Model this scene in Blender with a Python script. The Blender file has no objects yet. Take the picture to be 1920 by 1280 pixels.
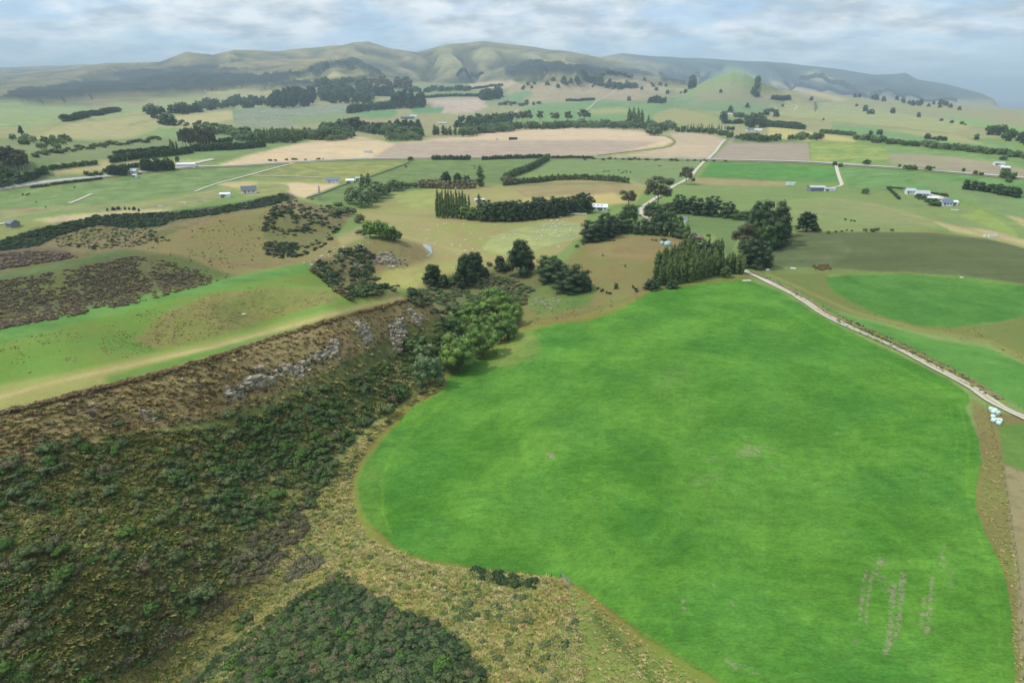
import bpy, bmesh, math, random
import numpy as np
from mathutils import Matrix, Vector

# ------------------------------------------------------------------ camera, light, exposure
S = bpy.context.scene
S.view_settings.view_transform = 'Standard'
S.view_settings.look = 'None'
S.view_settings.exposure = 0.0
S.view_settings.gamma = 1.0
S.view_settings.use_curve_mapping = False
S.cycles.max_bounces = 5
S.cycles.diffuse_bounces = 2
S.cycles.glossy_bounces = 1
S.cycles.transmission_bounces = 2
S.cycles.transparent_max_bounces = 4
S.cycles.volume_bounces = 0
S.cycles.use_denoising = True

CAM_Z = 100.0
PITCH = math.radians(19.9)
HAZE_D = 0.000078
ROLL = math.radians(0.42)
FPX = 1280.0
cam_data = bpy.data.cameras.new('camera')
cam_data.lens = 24.0
cam_data.sensor_width = 36.0
cam_data.clip_start = 1.0
cam_data.clip_end = 90000.0
cam = bpy.data.objects.new('camera', cam_data)
S.collection.objects.link(cam)
CAMR = Matrix.Rotation(math.pi / 2 - PITCH, 3, 'X') @ Matrix.Rotation(ROLL, 3, 'Z')
cam.matrix_world = Matrix.Translation((0, 0, CAM_Z)) @ CAMR.to_4x4()
S.camera = cam
CR = np.array(CAMR)

SUN_AZ = math.radians(-98)      # measured from +Y towards +X: the sun stands high on the left
SUN_EL = math.radians(55)
sun_data = bpy.data.lights.new('sun', 'SUN')
sun_data.energy = 2.6
sun_data.angle = math.radians(3.0)
sun_data.color = (1.0, 0.95, 0.87)
sun = bpy.data.objects.new('sun', sun_data)
S.collection.objects.link(sun)
sd = Vector((math.sin(SUN_AZ) * math.cos(SUN_EL), math.cos(SUN_AZ) * math.cos(SUN_EL), math.sin(SUN_EL)))
sun.rotation_euler = sd.to_track_quat('Z', 'Y').to_euler()
sun.location = (0, 0, 900)

world = bpy.data.worlds.new('World')
S.world = world
world.use_nodes = True
wn, wl = world.node_tree.nodes, world.node_tree.links
wn.clear()


def node(tree, typ, **kw):
    n = tree.nodes.new(typ)
    for k, v in kw.items():
        if k == 'inp':
            for kk, vv in v.items():
                n.inputs[kk].default_value = vv
        else:
            setattr(n, k, v)
    return n


WT = world.node_tree
sky = node(WT, 'ShaderNodeTexSky', sky_type='NISHITA', sun_disc=False)
sky.sun_elevation = SUN_EL
sky.sun_rotation = SUN_AZ
sky.altitude = 200
sky.air_density = 1.0
sky.dust_density = 0.6
sky.ozone_density = 1.5
bg_sky = node(WT, 'ShaderNodeBackground', inp={'Strength': 0.15})
hue = node(WT, 'ShaderNodeMix'); hue.data_type = 'RGBA'; hue.blend_type = 'MULTIPLY'
hue.inputs[0].default_value = 1.0; hue.inputs[7].default_value = (0.72, 0.95, 1.25, 1)
wl.new(sky.outputs[0], hue.inputs[6]); wl.new(hue.outputs[2], bg_sky.inputs[0])
# clouds: a flat layer seen from below, so the pattern is squeezed towards the horizon
tc = node(WT, 'ShaderNodeTexCoord')
sep = node(WT, 'ShaderNodeSeparateXYZ')
wl.new(tc.outputs['Generated'], sep.inputs[0])
zz = node(WT, 'ShaderNodeMath', operation='ADD', inp={1: 0.22})
zm = node(WT, 'ShaderNodeMath', operation='MAXIMUM', inp={1: 0.0})
wl.new(sep.outputs[2], zm.inputs[0]); wl.new(zm.outputs[0], zz.inputs[0])
dx = node(WT, 'ShaderNodeMath', operation='DIVIDE'); dy = node(WT, 'ShaderNodeMath', operation='DIVIDE')
wl.new(sep.outputs[0], dx.inputs[0]); wl.new(zz.outputs[0], dx.inputs[1])
wl.new(sep.outputs[1], dy.inputs[0]); wl.new(zz.outputs[0], dy.inputs[1])
cmb = node(WT, 'ShaderNodeCombineXYZ')
wl.new(dx.outputs[0], cmb.inputs[0]); wl.new(dy.outputs[0], cmb.inputs[1])
n1 = node(WT, 'ShaderNodeTexNoise', inp={'Scale': 2.1, 'Detail': 10.0, 'Roughness': 0.56, 'Distortion': 0.35})
n2 = node(WT, 'ShaderNodeTexNoise', inp={'Scale': 4.0, 'Detail': 8.0, 'Roughness': 0.58})
wl.new(cmb.outputs[0], n1.inputs['Vector']); wl.new(cmb.outputs[0], n2.inputs['Vector'])
cov = node(WT, 'ShaderNodeMapRange', inp={'From Min': 0.34, 'From Max': 0.58, 'To Min': 0.42, 'To Max': 0.98})
cov.interpolation_type = 'SMOOTHSTEP'
wl.new(n1.outputs[0], cov.inputs[0])
tone = node(WT, 'ShaderNodeValToRGB')
tone.color_ramp.elements[0].position = 0.38
tone.color_ramp.elements[0].color = (0.58, 0.68, 0.76, 1)
tone.color_ramp.elements[1].position = 0.62
tone.color_ramp.elements[1].color = (1.18, 1.23, 1.25, 1)
wl.new(n2.outputs[0], tone.inputs[0])
# the veil is brighter towards the sun's side of the sky
sv = node(WT, 'ShaderNodeVectorMath', operation='DOT_PRODUCT')
wl.new(tc.outputs['Generated'], sv.inputs[0])
sv.inputs[1].default_value = (sd.x, sd.y, sd.z)
svr = node(WT, 'ShaderNodeMapRange', inp={'From Min': 0.1, 'From Max': 0.95, 'To Min': 0.95, 'To Max': 1.3})
wl.new(sv.outputs['Value'], svr.inputs[0])
bg_c = node(WT, 'ShaderNodeBackground')
wl.new(tone.outputs[0], bg_c.inputs[0]); wl.new(svr.outputs[0], bg_c.inputs[1])
# thin towards the horizon, where the lowest band is clear blue-grey air
hz = node(WT, 'ShaderNodeMapRange', inp={'From Min': 0.0, 'From Max': 0.075, 'To Min': 0.35, 'To Max': 1.0})
wl.new(sep.outputs[2], hz.inputs[0])
cf = node(WT, 'ShaderNodeMath', operation='MULTIPLY')
wl.new(cov.outputs[0], cf.inputs[0]); wl.new(hz.outputs[0], cf.inputs[1])
mx = node(WT, 'ShaderNodeMixShader')
wl.new(cf.outputs[0], mx.inputs[0]); wl.new(bg_sky.outputs[0], mx.inputs[1]); wl.new(bg_c.outputs[0], mx.inputs[2])
wo = node(WT, 'ShaderNodeOutputWorld')
wl.new(mx.outputs[0], wo.inputs[0])

# ------------------------------------------------------------------ helpers
RNG = random.Random(7)
NPR = np.random.default_rng(11)


def hash2(ix, iy, seed):
    h = (ix.astype(np.int64) * 374761393 + iy.astype(np.int64) * 668265263 + seed * 974634777) & 0xFFFFFFFF
    h = ((h ^ (h >> 13)) * 1274126177) & 0xFFFFFFFF
    h = h ^ (h >> 16)
    return (h & 0xFFFF) / 65535.0


def vnoise(x, y, seed=0):
    ix = np.floor(x); iy = np.floor(y)
    fx = x - ix; fy = y - iy
    fx = fx * fx * fx * (fx * (fx * 6 - 15) + 10); fy = fy * fy * fy * (fy * (fy * 6 - 15) + 10)
    a = hash2(ix, iy, seed); b = hash2(ix + 1, iy, seed); c = hash2(ix, iy + 1, seed); d = hash2(ix + 1, iy + 1, seed)
    return (a + (b - a) * fx) * (1 - fy) + (c + (d - c) * fx) * fy


def fbm(x, y, seed=0, octv=4, gain=0.5):
    s = 0; a = 1.0; t = 0
    for o in range(octv):
        s = s + a * (vnoise(x * 2 ** o + 17.3 * o, y * 2 ** o - 9.1 * o, seed + o) - 0.5) * 2
        t += a; a *= gain
    return s / t


def ray(u, v):
    u = np.asarray(u, float); v = np.asarray(v, float)
    l = np.stack([(u - 960) / FPX, (640 - v) / FPX, -np.ones_like(u)], -1)
    return l @ CR.T


def on_plane(u, v, z):
    d = ray(u, v)
    t = (z - CAM_Z) / d[..., 2]
    return d[..., 0] * t, d[..., 1] * t


def project(x, y, z):
    p = np.stack([x, y, z - CAM_Z], -1) @ CR
    w = np.maximum(-p[..., 2], 1e-3)
    u = 960 + FPX * p[..., 0] / w; v = 640 - FPX * p[..., 1] / w
    bad = -p[..., 2] < 1.0
    return np.where(bad, 1e6, u), np.where(bad, 1e6, v)


def smooth(a, b, x):
    t = np.clip((x - a) / (b - a), 0, 1)
    return t * t * (3 - 2 * t)


# ------------------------------------------------------------------ terrain heights
CP = """
1000 1280 -2|1200 1280 0|1500 1280 3|1900 1280 5|1100 1085 -1|700 950 -2.5|690 850 -2|820 720 -1|960 630 -1|1000 800 1.5|1000 950 0
1200 900 3|1300 750 6|1500 900 3|1700 1000 4|1850 800 6|1900 1000 4|1700 700 6|1560 600 6|1400 525 5|1220 545 3|1100 600 1|1300 600 6|1600 800 5|1450 1050 1.5
1750 645 0|1600 565 2|1520 530 3|1900 650 2|1750 570 4|1900 560 5|1500 440 8|1700 440 10|1900 485 8|1650 500 5|1850 535 5|1700 428 4|1900 452 4|1500 425 5
1500 400 4|1600 380 4|1720 365 6|1900 400 3|1900 340 0|1500 330 0|1300 330 0|1100 320 0|900 320 0|600 320 0|300 335 0|0 360 -4|0 400 -5|1350 400 2|1350 460 2
1250 450 6|1150 470 5|1180 520 3|1000 570 -2|1060 510 2|950 540 -6|850 560 -9|750 545 -9|900 610 -5|860 640 -4|800 690 -3|1010 600 -1
800 380 0|1000 440 0|900 410 0|850 460 -3|1000 362 3|1000 340 0|850 360 1|700 400 -1|760 515 -5|850 500 -4|930 500 -2
640 463 7|715 448 9|755 456 6|792 456 -2.2|806 459 -2.4|798 468 -2.6|812 474 -2.8|800 484 -3|790 490 -3.2|700 515 -7|640 533 -7|600 480 8|560 503 5
0 770 30|200 722 29|420 660 28|640 590 23|770 560 18|0 740 29.5|400 650 27|700 572 20|820 575 9|835 610 -1
730 760 -3|690 800 -3|650 900 -4|620 980 -5|480 1130 -7|380 1210 -8|280 1280 -9
640 740 5|500 850 5|400 960 5|250 1100 5|100 1220 5|560 690 16|400 780 17|250 860 17|100 960 17|0 1050 17|0 1280 6|720 650 6
560 1180 -3|650 1100 -2|700 1250 -1|450 1280 -4|900 1180 -2
-300 800 30|-300 1100 18|-300 620 30
-200 640 35|0 615 34|250 560 31|420 525 27|580 495 21|0 716 26|300 657 23|500 613 19|150 655 31.5|400 575 28|60 650 33|600 520 16|650 550 14
0 622 9|250 568 5|420 534 1|570 501 -2|-200 640 12
0 515 18|130 492 18|250 470 16|330 480 12|430 518 4|-200 540 15
400 412 17|500 391 18|580 400 11|620 430 4|660 400 0|400 450 8|520 440 7|560 470 2|450 505 3
100 440 -8|200 440 -6|60 462 -8|0 450 -5|100 412 0|200 396 1|330 393 1|450 375 1|540 362 1|300 430 -2|380 400 -1|100 380 -2
"""
cps = []
for tok in CP.replace('\n', '|').split('|'):
    if tok.strip():
        u, v, z = map(float, tok.split())
        x, y = on_plane(u, v, z)
        cps.append((float(x), float(y), z))
for u, v, D in [(0, 300, 1000), (300, 300, 1050), (600, 300, 1100), (960, 300, 1110), (1300, 300, 1100), (1650, 300, 1090), (1900, 320, 950),
                (0, 250, 1500), (300, 250, 1600), (600, 250, 1700), (960, 250, 1750), (1300, 250, 1800), (1650, 250, 1850), (1950, 270, 1500),
                (0, 220, 2200), (300, 220, 2300), (600, 220, 2400), (960, 220, 2500), (1300, 220, 2600), (1650, 225, 2700), (1950, 240, 2500),
                (0, 200, 3300), (300, 200, 3500), (600, 200, 3500), (960, 200, 3500), (1300, 195, 4000), (1650, 205, 4200), (1950, 220, 3700),
                (200, 180, 4300), (600, 170, 4600), (960, 165, 5000), (1300, 165, 5500), (1500, 172, 6000), (1700, 195, 6500), (1950, 208, 5500)]:
    d = ray(u, v)
    k = D / math.hypot(d[0], d[1])
    cps.append((d[0] * k, d[1] * k, CAM_Z + d[2] * k))
for a in list(range(0, 360, 30)) + [180.001]:
    cps.append((20 * math.sin(math.radians(a)), 20 * math.cos(math.radians(a)), -3))
    if 60 < a < 300:
        cps.append((150 * math.sin(math.radians(a)), 150 * math.cos(math.radians(a)), 5 if a < 180 else 12))
        cps.append((1500 * math.sin(math.radians(a)), 1500 * math.cos(math.radians(a)), 10))
        cps.append((6000 * math.sin(math.radians(a)), 6000 * math.cos(math.radians(a)), 20))
for u, D, z in [(0, 12000, 120), (960, 14000, 150), (1500, 12000, 20), (1700, 13000, -45), (1900, 10000, -35), (1950, 7500, 0), (2100, 9000, -45), (2100, 14000, -80), (0, 40000, 100), (960, 40000, 50),
                (1700, 18000, -100), (1900, 16000, -110), (1900, 40000, -150)]:
    d = ray(u, 200)
    k = D / math.hypot(d[0], d[1])
    cps.append((d[0] * k, d[1] * k, z))
cps = np.array(cps)


def ramp_xy(x, y):
    r = np.hypot(x, y)
    return np.arctan2(x, y), np.log(np.maximum(r, 15.0))


ct, cl = ramp_xy(cps[:, 0], cps[:, 1])
RB = 0.035


def kern(t1, l1, t2, l2):
    dt = t1[:, None] - t2[None]
    return -np.sqrt(dt ** 2 + (l1[:, None] - l2[None]) ** 2 + RB ** 2)


KM = kern(ct, cl, ct, cl)
n = len(cps)
A = np.zeros((n + 1, n + 1)); A[:n, :n] = KM + np.eye(n) * 0.0015; A[:n, n] = 1; A[n, :n] = 1
W = np.linalg.solve(A, np.r_[cps[:, 2], 0])


def base_height(x, y):
    sh = x.shape
    t, l = ramp_xy(x.ravel(), y.ravel())
    out = np.empty(t.size)
    for i in range(0, t.size, 40000):
        out[i:i + 40000] = kern(t[i:i + 40000], l[i:i + 40000], ct, cl) @ W[:n] + W[n]
    return out.reshape(sh)


# mountains: skyline traced, each ridge at a distance of its own with front and rear flanks
LAYERS = [
    # distance, front width, spur size, crest line
    (4300, 620, 900, [(1265, 182), (1300, 160), (1330, 143), (1372, 128), (1396, 131), (1425, 150), (1460, 163), (1500, 178), (1530, 190)]),
    (6200, 1900, 420, [(-400, 215), (-100, 175), (0, 185), (40, 168), (110, 163), (180, 158), (250, 150), (330, 141), (400, 140), (450, 138), (520, 128), (570, 118), (632, 102), (680, 118), (715, 135), (760, 152), (900, 158), (960, 130), (1010, 112), (1060, 115), (1120, 132), (1250, 150), (1400, 170)]),
    (7200, 1500, 520, [(-500, 150), (-200, 138), (0, 150), (50, 146), (110, 141), (160, 148), (215, 157), (290, 141), (370, 127), (440, 117), (500, 112), (560, 112), (620, 108), (680, 118), (740, 138), (800, 160)]),
    (8600, 2400, 700, [(-500, 170), (0, 140), (60, 133), (140, 130), (200, 118), (300, 114), (350, 98), (400, 104), (440, 93), (520, 96), (570, 89), (640, 86), (662, 80), (690, 79), (730, 92), (780, 98), (850, 82), (905, 77), (960, 84), (1030, 93), (1090, 101), (1150, 110), (1230, 135), (1300, 165)]),
    (13000, 3000, 900, [(-500, 150), (0, 126), (200, 122), (300, 125), (700, 130), (1100, 112), (1168, 100), (1200, 104), (1260, 108), (1300, 110), (1350, 112), (1400, 114), (1450, 117), (1530, 124), (1590, 133), (1640, 140), (1680, 139), (1697, 137), (1720, 150), (1760, 157), (1800, 165), (1840, 175), (1862, 186), (1874, 200), (1900, 240)]),
]
LP = []
for D, Wd, sp, line in LAYERS:
    pts = np.array(line, float)
    d = ray(pts[:, 0], pts[:, 1])
    az = np.arctan2(d[:, 0], d[:, 1])
    zc = CAM_Z + D * d[:, 2] / np.hypot(d[:, 0], d[:, 1])
    LP.append((D, Wd, sp, az, zc))


def height_raw(x, y):
    h = base_height(x, y)
    r = np.hypot(x, y); az = np.arctan2(x, y)
    far = smooth(1000, 2600, r)
    h = h + far * 17 * fbm(x / 560, y / 560, 3, 4) + smooth(3000, 6000, r) * 16 * fbm(x / 1500, y / 1500, 9, 2)
    mid = smooth(250, 500, r) * (1 - smooth(1000, 1800, r))
    h = h + mid * 2.2 * fbm(x / 120, y / 120, 5, 3)
    h = h + smooth(-10, 60, x) * (1 - smooth(380, 500, r)) * 2.6 * fbm(x / 85, y / 85, 16, 2)
    h = h + (1 - smooth(150, 400, r)) * 0.35 * fbm(x / 22, y / 22, 6, 3)
    base = h
    for D, Wd, sp, laz, lz in LP:
        zc = np.interp(az, laz, lz, left=lz[0] - 60, right=-200)
        fw = D + 0.08 * D * fbm(x / (sp * 5), y / (sp * 5), 21, 2) * 0.0
        t = np.where(r < fw, (r - (fw - Wd)) / Wd, 1 - (r - fw) / (Wd * 0.8))
        tt = np.clip(t, 0, 1)
        s = np.sin(tt * math.pi / 2) ** 1.5
        # spurs run down from the crest with gullies between them
        wx = x + sp * 0.5 * fbm(x / sp, y / sp, 55, 2); wy = y + sp * 0.5 * fbm(x / sp, y / sp, 56, 2)
        a2 = np.arctan2(wx, wy) * D
        sn_ = np.clip(np.abs(fbm(a2 / (sp * 1.1), r / (sp * 3.5), 31, 3)) * 2.6, 0, 1)
        cut = (0.25 if D < 5000 else 1.05) * (1 - s) ** 0.6 * (1 - sn_)
        zc = zc + (0 if D < 5000 else 14) * fbm(az * D / 500, az * 0, 91, 2)
        m = base + np.maximum(zc - base, 0) * s * (1 - cut)
        h = np.maximum(h, np.where(t > 0, m, -1e4))
    return h


# ------------------------------------------------------------------ polar ground grid, fine where the photograph looks
vis = math.radians(46)
ncol = 1130
az_v = np.linspace(-vis, vis, ncol)
az_c = np.linspace(vis, 2 * math.pi - vis, 62)[1:-1]
AZ = np.r_[az_v, az_c]
dep = np.radians(np.linspace(52, 1.3, 560))
r1 = 100 / np.tan(dep)
r0 = np.array([2, 12, 25, 40, 52, 64, 72.])
r2 = np.exp(np.linspace(math.log(r1[-1]), math.log(15000), 130))[1:]
r3 = np.array([16500, 19000, 23000, 30000, 45000.])
RR = np.r_[r0[r0 < r1[0] - 4], r1, r2, r3]
NA, NRr = len(AZ), len(RR)
GX = RR[:, None] * np.sin(AZ)[None]; GY = RR[:, None] * np.cos(AZ)[None]
GZ = height_raw(GX, GY)
GU, GV = project(GX, GY, GZ)
# ------------------------------------------------------------------ land parcels, traced on the photograph and carried to the ground they lie on
MX, MY = 400, 300                     # margin of the map beyond the frame
MW, MH = 1920 + 2 * MX, 1280 + 2 * MY


def lin(c):
    c = np.asarray(c, float) / 255
    return np.where(c <= 0.04045, c / 12.92, ((c + 0.055) / 1.055) ** 2.4)


MA = np.zeros((MH, MW, 3), np.float32); MB_ = np.zeros((MH, MW, 3), np.float32)
MP = np.zeros((MH, MW, 4), np.float32)        # mottle contrast, scrub, crop, rows
ML = np.zeros((MH, MW), np.uint8)


def P(s):
    a = [float(t) for t in s.replace(',', ' ').split()]
    return [(a[i], a[i + 1]) for i in range(0, len(a), 2)]


def inpoly(pts, X, Y):
    c = np.zeros(X.shape, bool)
    j = len(pts) - 1
    for i in range(len(pts)):
        xi, yi = pts[i]; xj, yj = pts[j]
        if yi != yj:
            c ^= ((yi > Y) != (yj > Y)) & (X < (xj - xi) * (Y - yi) / (yj - yi) + xi)
        j = i
    return c


def blob(pts, wob=3.0, seed=1):
    pts = np.array(pts)
    x0, y0 = np.floor(pts.min(0) - 16).astype(int); x1, y1 = np.ceil(pts.max(0) + 16).astype(int)
    x0 = max(x0, -MX); y0 = max(y0, -MY); x1 = min(x1, MW - MX - 1); y1 = min(y1, MH - MY - 1)
    Y, X = np.mgrid[y0:y1 + 1, x0:x1 + 1].astype(float)
    wx = wob * fbm(X / 14, Y / 8, seed, 3); wy = wob * 0.5 * fbm(X / 14, Y / 8, seed + 50, 3)
    return (slice(y0 + MY, y1 + MY + 1), slice(x0 + MX, x1 + MX + 1)), inpoly([tuple(p) for p in pts], X + wx, Y + wy)


LAB = {'ground': 0, 'crop_field': 1, 'pasture': 2, 'stubble_field': 3, 'ploughed_field': 4, 'hillside': 5, 'rough_grassland': 6, 'plantation_forest': 7, 'mountain': 8}
_k = [0]


near_ = [False]


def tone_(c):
    """Ground colours read off the picture, with the greens dulled."""
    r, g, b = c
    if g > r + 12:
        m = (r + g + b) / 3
        k = 0.84 if near_[0] else 0.74  # far greens dulled further: distance haze put into the colour
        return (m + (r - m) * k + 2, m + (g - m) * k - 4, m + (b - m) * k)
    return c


def soften(m, k):
    f = m.astype(np.float32)
    for _ in range(2):
        for ax in (0, 1):
            w_ = max(1, int(k if ax else k * 0.6))
            c = np.cumsum(np.concatenate([np.repeat(np.take(f, [0], ax), w_ + 1, ax), f, np.repeat(np.take(f, [-1], ax), w_, ax)], ax), ax)
            n_ = f.shape[ax]
            f = (np.take(c, range(2 * w_ + 1, 2 * w_ + 1 + n_), ax) - np.take(c, range(0, n_), ax)) / (2 * w_ + 1)
    return f


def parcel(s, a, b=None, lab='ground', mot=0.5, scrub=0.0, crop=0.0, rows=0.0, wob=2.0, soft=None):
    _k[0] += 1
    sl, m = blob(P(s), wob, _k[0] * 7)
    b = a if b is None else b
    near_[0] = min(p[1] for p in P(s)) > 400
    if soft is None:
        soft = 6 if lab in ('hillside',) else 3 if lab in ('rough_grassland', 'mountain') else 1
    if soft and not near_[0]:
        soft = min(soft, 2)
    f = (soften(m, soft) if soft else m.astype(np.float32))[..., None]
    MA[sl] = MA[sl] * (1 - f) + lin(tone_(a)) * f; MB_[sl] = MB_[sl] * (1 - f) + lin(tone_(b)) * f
    MP[sl] = MP[sl] * (1 - f) + np.array((mot, scrub, crop, rows)) * f
    ML[sl][m] = LAB[lab]


# overall cover
yy = np.arange(MH)[:, None] - MY
MA[:] = lin((128, 142, 86)); MB_[:] = lin((100, 130, 62)); MP[:] = (0.6, 0, 0, 0)
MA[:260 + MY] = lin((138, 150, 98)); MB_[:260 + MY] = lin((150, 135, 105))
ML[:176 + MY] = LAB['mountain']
parcel('-400 -300 2300 -300 2300 188 1900 195 1500 172 1100 150 1000 158 900 160 700 152 600 160 450 165 350 178 200 196 0 200 -400 205', (136, 126, 94), (90, 110, 66), 'mountain', 1.3, wob=0)
for s in ['-20 200 0 188 40 168 110 162 200 160 205 168 120 178 60 182 20 196', '100 165 130 155 200 150 250 160 240 170 330 166 420 165 380 172 230 180 120 178',
          '210 130 250 127 330 140 300 160 240 158 215 145', '240 150 300 142 350 132 420 138 500 150 560 142 640 102 660 108 715 135 718 141 660 124 600 130 560 142 520 160 420 168 330 172 260 176 180 178',
          '300 128 390 122 470 128 440 134 330 136', '225 128 260 122 330 140 400 146 470 140 520 150 440 166 330 165 250 160', '0 198 10 180 45 166 110 172 200 176 240 178 120 190 40 198', '480 168 560 150 640 152 700 140 660 158 560 166', '1130 128 1190 132 1230 140 1180 142 1130 134', '572 135 590 120 632 100 670 112 716 134 720 142 670 128 620 126 590 140 560 150 470 150 500 140',
          '950 125 1000 111 1030 110 1070 118 1130 128 1180 140 1170 146 1100 138 1040 140 960 136 945 130', '945 134 1000 137 1020 140 1000 146 950 143',
          '1232 132 1270 136 1300 150 1280 158 1240 152', '1090 150 1130 155 1110 165 1060 162']:
    parcel(s, (60, 80, 64), (46, 64, 52), 'plantation_forest', 0.4, wob=5)
# far hazy patches
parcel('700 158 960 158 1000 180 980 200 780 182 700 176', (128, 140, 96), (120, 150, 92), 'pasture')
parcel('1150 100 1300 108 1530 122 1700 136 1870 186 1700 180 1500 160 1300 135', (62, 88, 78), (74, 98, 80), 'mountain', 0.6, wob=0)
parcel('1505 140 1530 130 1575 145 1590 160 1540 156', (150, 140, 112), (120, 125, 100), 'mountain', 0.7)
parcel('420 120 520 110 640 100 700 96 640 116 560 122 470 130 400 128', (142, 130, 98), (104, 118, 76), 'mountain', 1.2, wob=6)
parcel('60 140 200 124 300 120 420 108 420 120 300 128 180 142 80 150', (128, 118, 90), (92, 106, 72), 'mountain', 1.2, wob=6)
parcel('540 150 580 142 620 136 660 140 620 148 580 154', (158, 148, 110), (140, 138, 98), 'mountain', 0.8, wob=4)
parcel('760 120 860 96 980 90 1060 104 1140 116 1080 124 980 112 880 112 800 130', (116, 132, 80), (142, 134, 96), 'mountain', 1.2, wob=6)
parcel('0 190 200 205 320 200 300 225 100 235 0 240 -200 240 -200 200', (118, 150, 92), (150, 160, 105), 'pasture')
parcel('300 190 470 178 520 182 400 205 300 215', (128, 158, 92), (160, 158, 112), 'pasture')
parcel('120 230 300 205 330 215 360 240 200 265 60 262', (150, 156, 100), (165, 150, 115), 'pasture')
parcel('300 240 440 236 520 248 480 262 330 262 240 262', (110, 152, 78), (130, 160, 85), 'pasture')
parcel('330 218 450 205 440 222 400 232 330 240', (178, 168, 122), (160, 155, 105), 'pasture')
parcel('435 206 500 202 492 215 440 230', (85, 145, 85), (95, 150, 88), 'pasture')
parcel('440 212 520 202 650 196 680 205 690 214 640 222 560 236 480 240 440 232', (118, 130, 104), (138, 142, 120), 'pasture', 0.9)
parcel('600 222 700 222 760 222 745 236 660 236 600 230', (158, 138, 105), (140, 140, 95), 'pasture')
parcel('690 202 735 197 745 214 730 222 640 222', (84, 146, 76), (110, 155, 85), 'pasture')
parcel('540 222 640 212 700 216 640 226 560 232', (125, 155, 85), (118, 150, 80), 'pasture')
parcel('795 186 900 182 915 200 880 213 820 213 800 204 820 196', (168, 150, 136), (188, 170, 148), 'ploughed_field', 0.8)
parcel('770 203 835 200 828 212 776 213', (84, 148, 82), (92, 150, 84), 'crop_field')
parcel('880 156 960 150 980 160 930 168 880 168', (188, 168, 140), (160, 150, 120), 'pasture')
parcel('960 158 1200 150 1260 170 1180 190 1000 190 950 176', (150, 138, 112), (165, 150, 118), 'pasture', 0.9)
parcel('955 176 990 170 1012 180 985 196 955 196', (100, 152, 84), (120, 155, 88), 'pasture')
parcel('982 186 1005 176 1030 186 990 198', (178, 158, 125), (150, 140, 105), 'pasture')
parcel('1000 196 1110 186 1180 190 1290 205 1345 215 1400 228 1290 236 1100 236 960 226 980 206', (96, 152, 74), (122, 158, 84), 'pasture', 0.8)
parcel('1225 216 1260 202 1290 200 1335 212 1352 228 1330 236 1225 230', (154, 145, 98), (138, 145, 90), 'pasture')
parcel('1100 205 1180 205 1200 212 1110 213', (150, 160, 92), (165, 150, 100), 'pasture')
parcel('1190 190 1290 178 1400 196 1446 203 1440 216 1360 210 1280 202', (92, 150, 78), (110, 152, 84), 'crop_field')
parcel('1200 176 1420 178 1560 190 1700 210 1900 240 1900 250 1700 228 1450 196 1280 186', (150, 140, 108), (118, 140, 92), 'pasture', 0.9)
parcel('1286 172 1330 142 1372 126 1396 130 1428 152 1432 170 1380 174', (134, 160, 88), (120, 156, 84), 'hillside')
parcel('1340 158 1360 160 1430 172 1350 172', (170, 158, 110), (150, 155, 95), 'hillside')
parcel('1443 150 1530 170 1592 188 1570 190 1480 168 1440 155', (182, 165, 128), (165, 155, 115), 'pasture')
parcel('1440 196 1560 190 1700 214 1840 232 1780 250 1600 232 1450 218', (140, 158, 92), (158, 158, 105), 'pasture')
parcel('1440 236 1512 245 1610 262 1600 266 1440 262', (182, 170, 110), (165, 160, 100), 'stubble_field')
parcel('1560 232 1700 246 1900 272 1920 292 1700 268 1560 244', (100, 154, 78), (118, 158, 84), 'pasture')
parcel('1756 213 1960 246 1960 268 1830 236', (128, 172, 82), (118, 166, 80), 'pasture')
parcel('1640 240 1760 248 1860 272 1800 268', (160, 152, 110), (145, 150, 100), 'pasture')
# valley floor
parcel('-400 300 0 262 200 262 420 255 480 262 560 268 400 300 330 312 200 325 0 345 -400 370', (132, 146, 88), (104, 136, 70), 'pasture', 0.8)
parcel('240 282 380 272 540 262 560 266 420 292 330 306', (122, 156, 78), (112, 150, 72), 'pasture')
parcel('100 312 220 298 360 300 400 303 330 310 100 330', (190, 170, 130), (150, 150, 95), 'pasture')
parcel('400 312 470 290 560 269 640 254 680 257 745 270 720 294 560 306 470 309', (204, 184, 146), (190, 168, 132), 'stubble_field', 0.7, rows=1)
parcel('720 270 800 262 880 254 965 240 1080 238 1200 246 1256 258 1262 266 1240 276 1140 290 900 296 690 298', (200, 178, 142), (188, 168, 138), 'stubble_field', 0.7, rows=1)
parcel('745 268 860 263 960 263 1120 262 1240 266 1180 282 1130 292 900 296 695 298', (172, 154, 132), (160, 146, 128), 'ploughed_field', 0.6, rows=1)
parcel('1256 250 1310 247 1360 262 1326 297 1140 294 1240 279 1266 268', (184, 166, 136), (172, 154, 128), 'stubble_field', 0.6, rows=1)
parcel('1372 260 1420 260 1515 268 1519 302 1334 299', (160, 146, 128), (148, 136, 118), 'ploughed_field', 0.6, rows=1)
parcel('1376 256 1440 256 1510 268 1372 268', (120, 132, 86), (110, 126, 80), 'pasture')
parcel('1518 270 1590 268 1660 278 1676 304 1520 302', (104, 152, 66), (150, 155, 84), 'pasture', 0.8)
parcel('1664 288 1740 290 1850 300 1930 320 1930 334 1800 322 1672 306', (160, 144, 128), (140, 138, 100), 'ploughed_field', 0.7)
parcel('1660 272 1800 282 1960 304 1960 318 1860 302 1740 289 1664 286', (96, 148, 66), (128, 166, 78), 'pasture')
parcel('-400 400 -400 385 0 356 200 330 330 318 420 312 545 306 520 318 470 330 420 348 365 360 200 385 120 396 0 400', (104, 142, 66), (120, 150, 78), 'pasture', 0.8)
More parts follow.
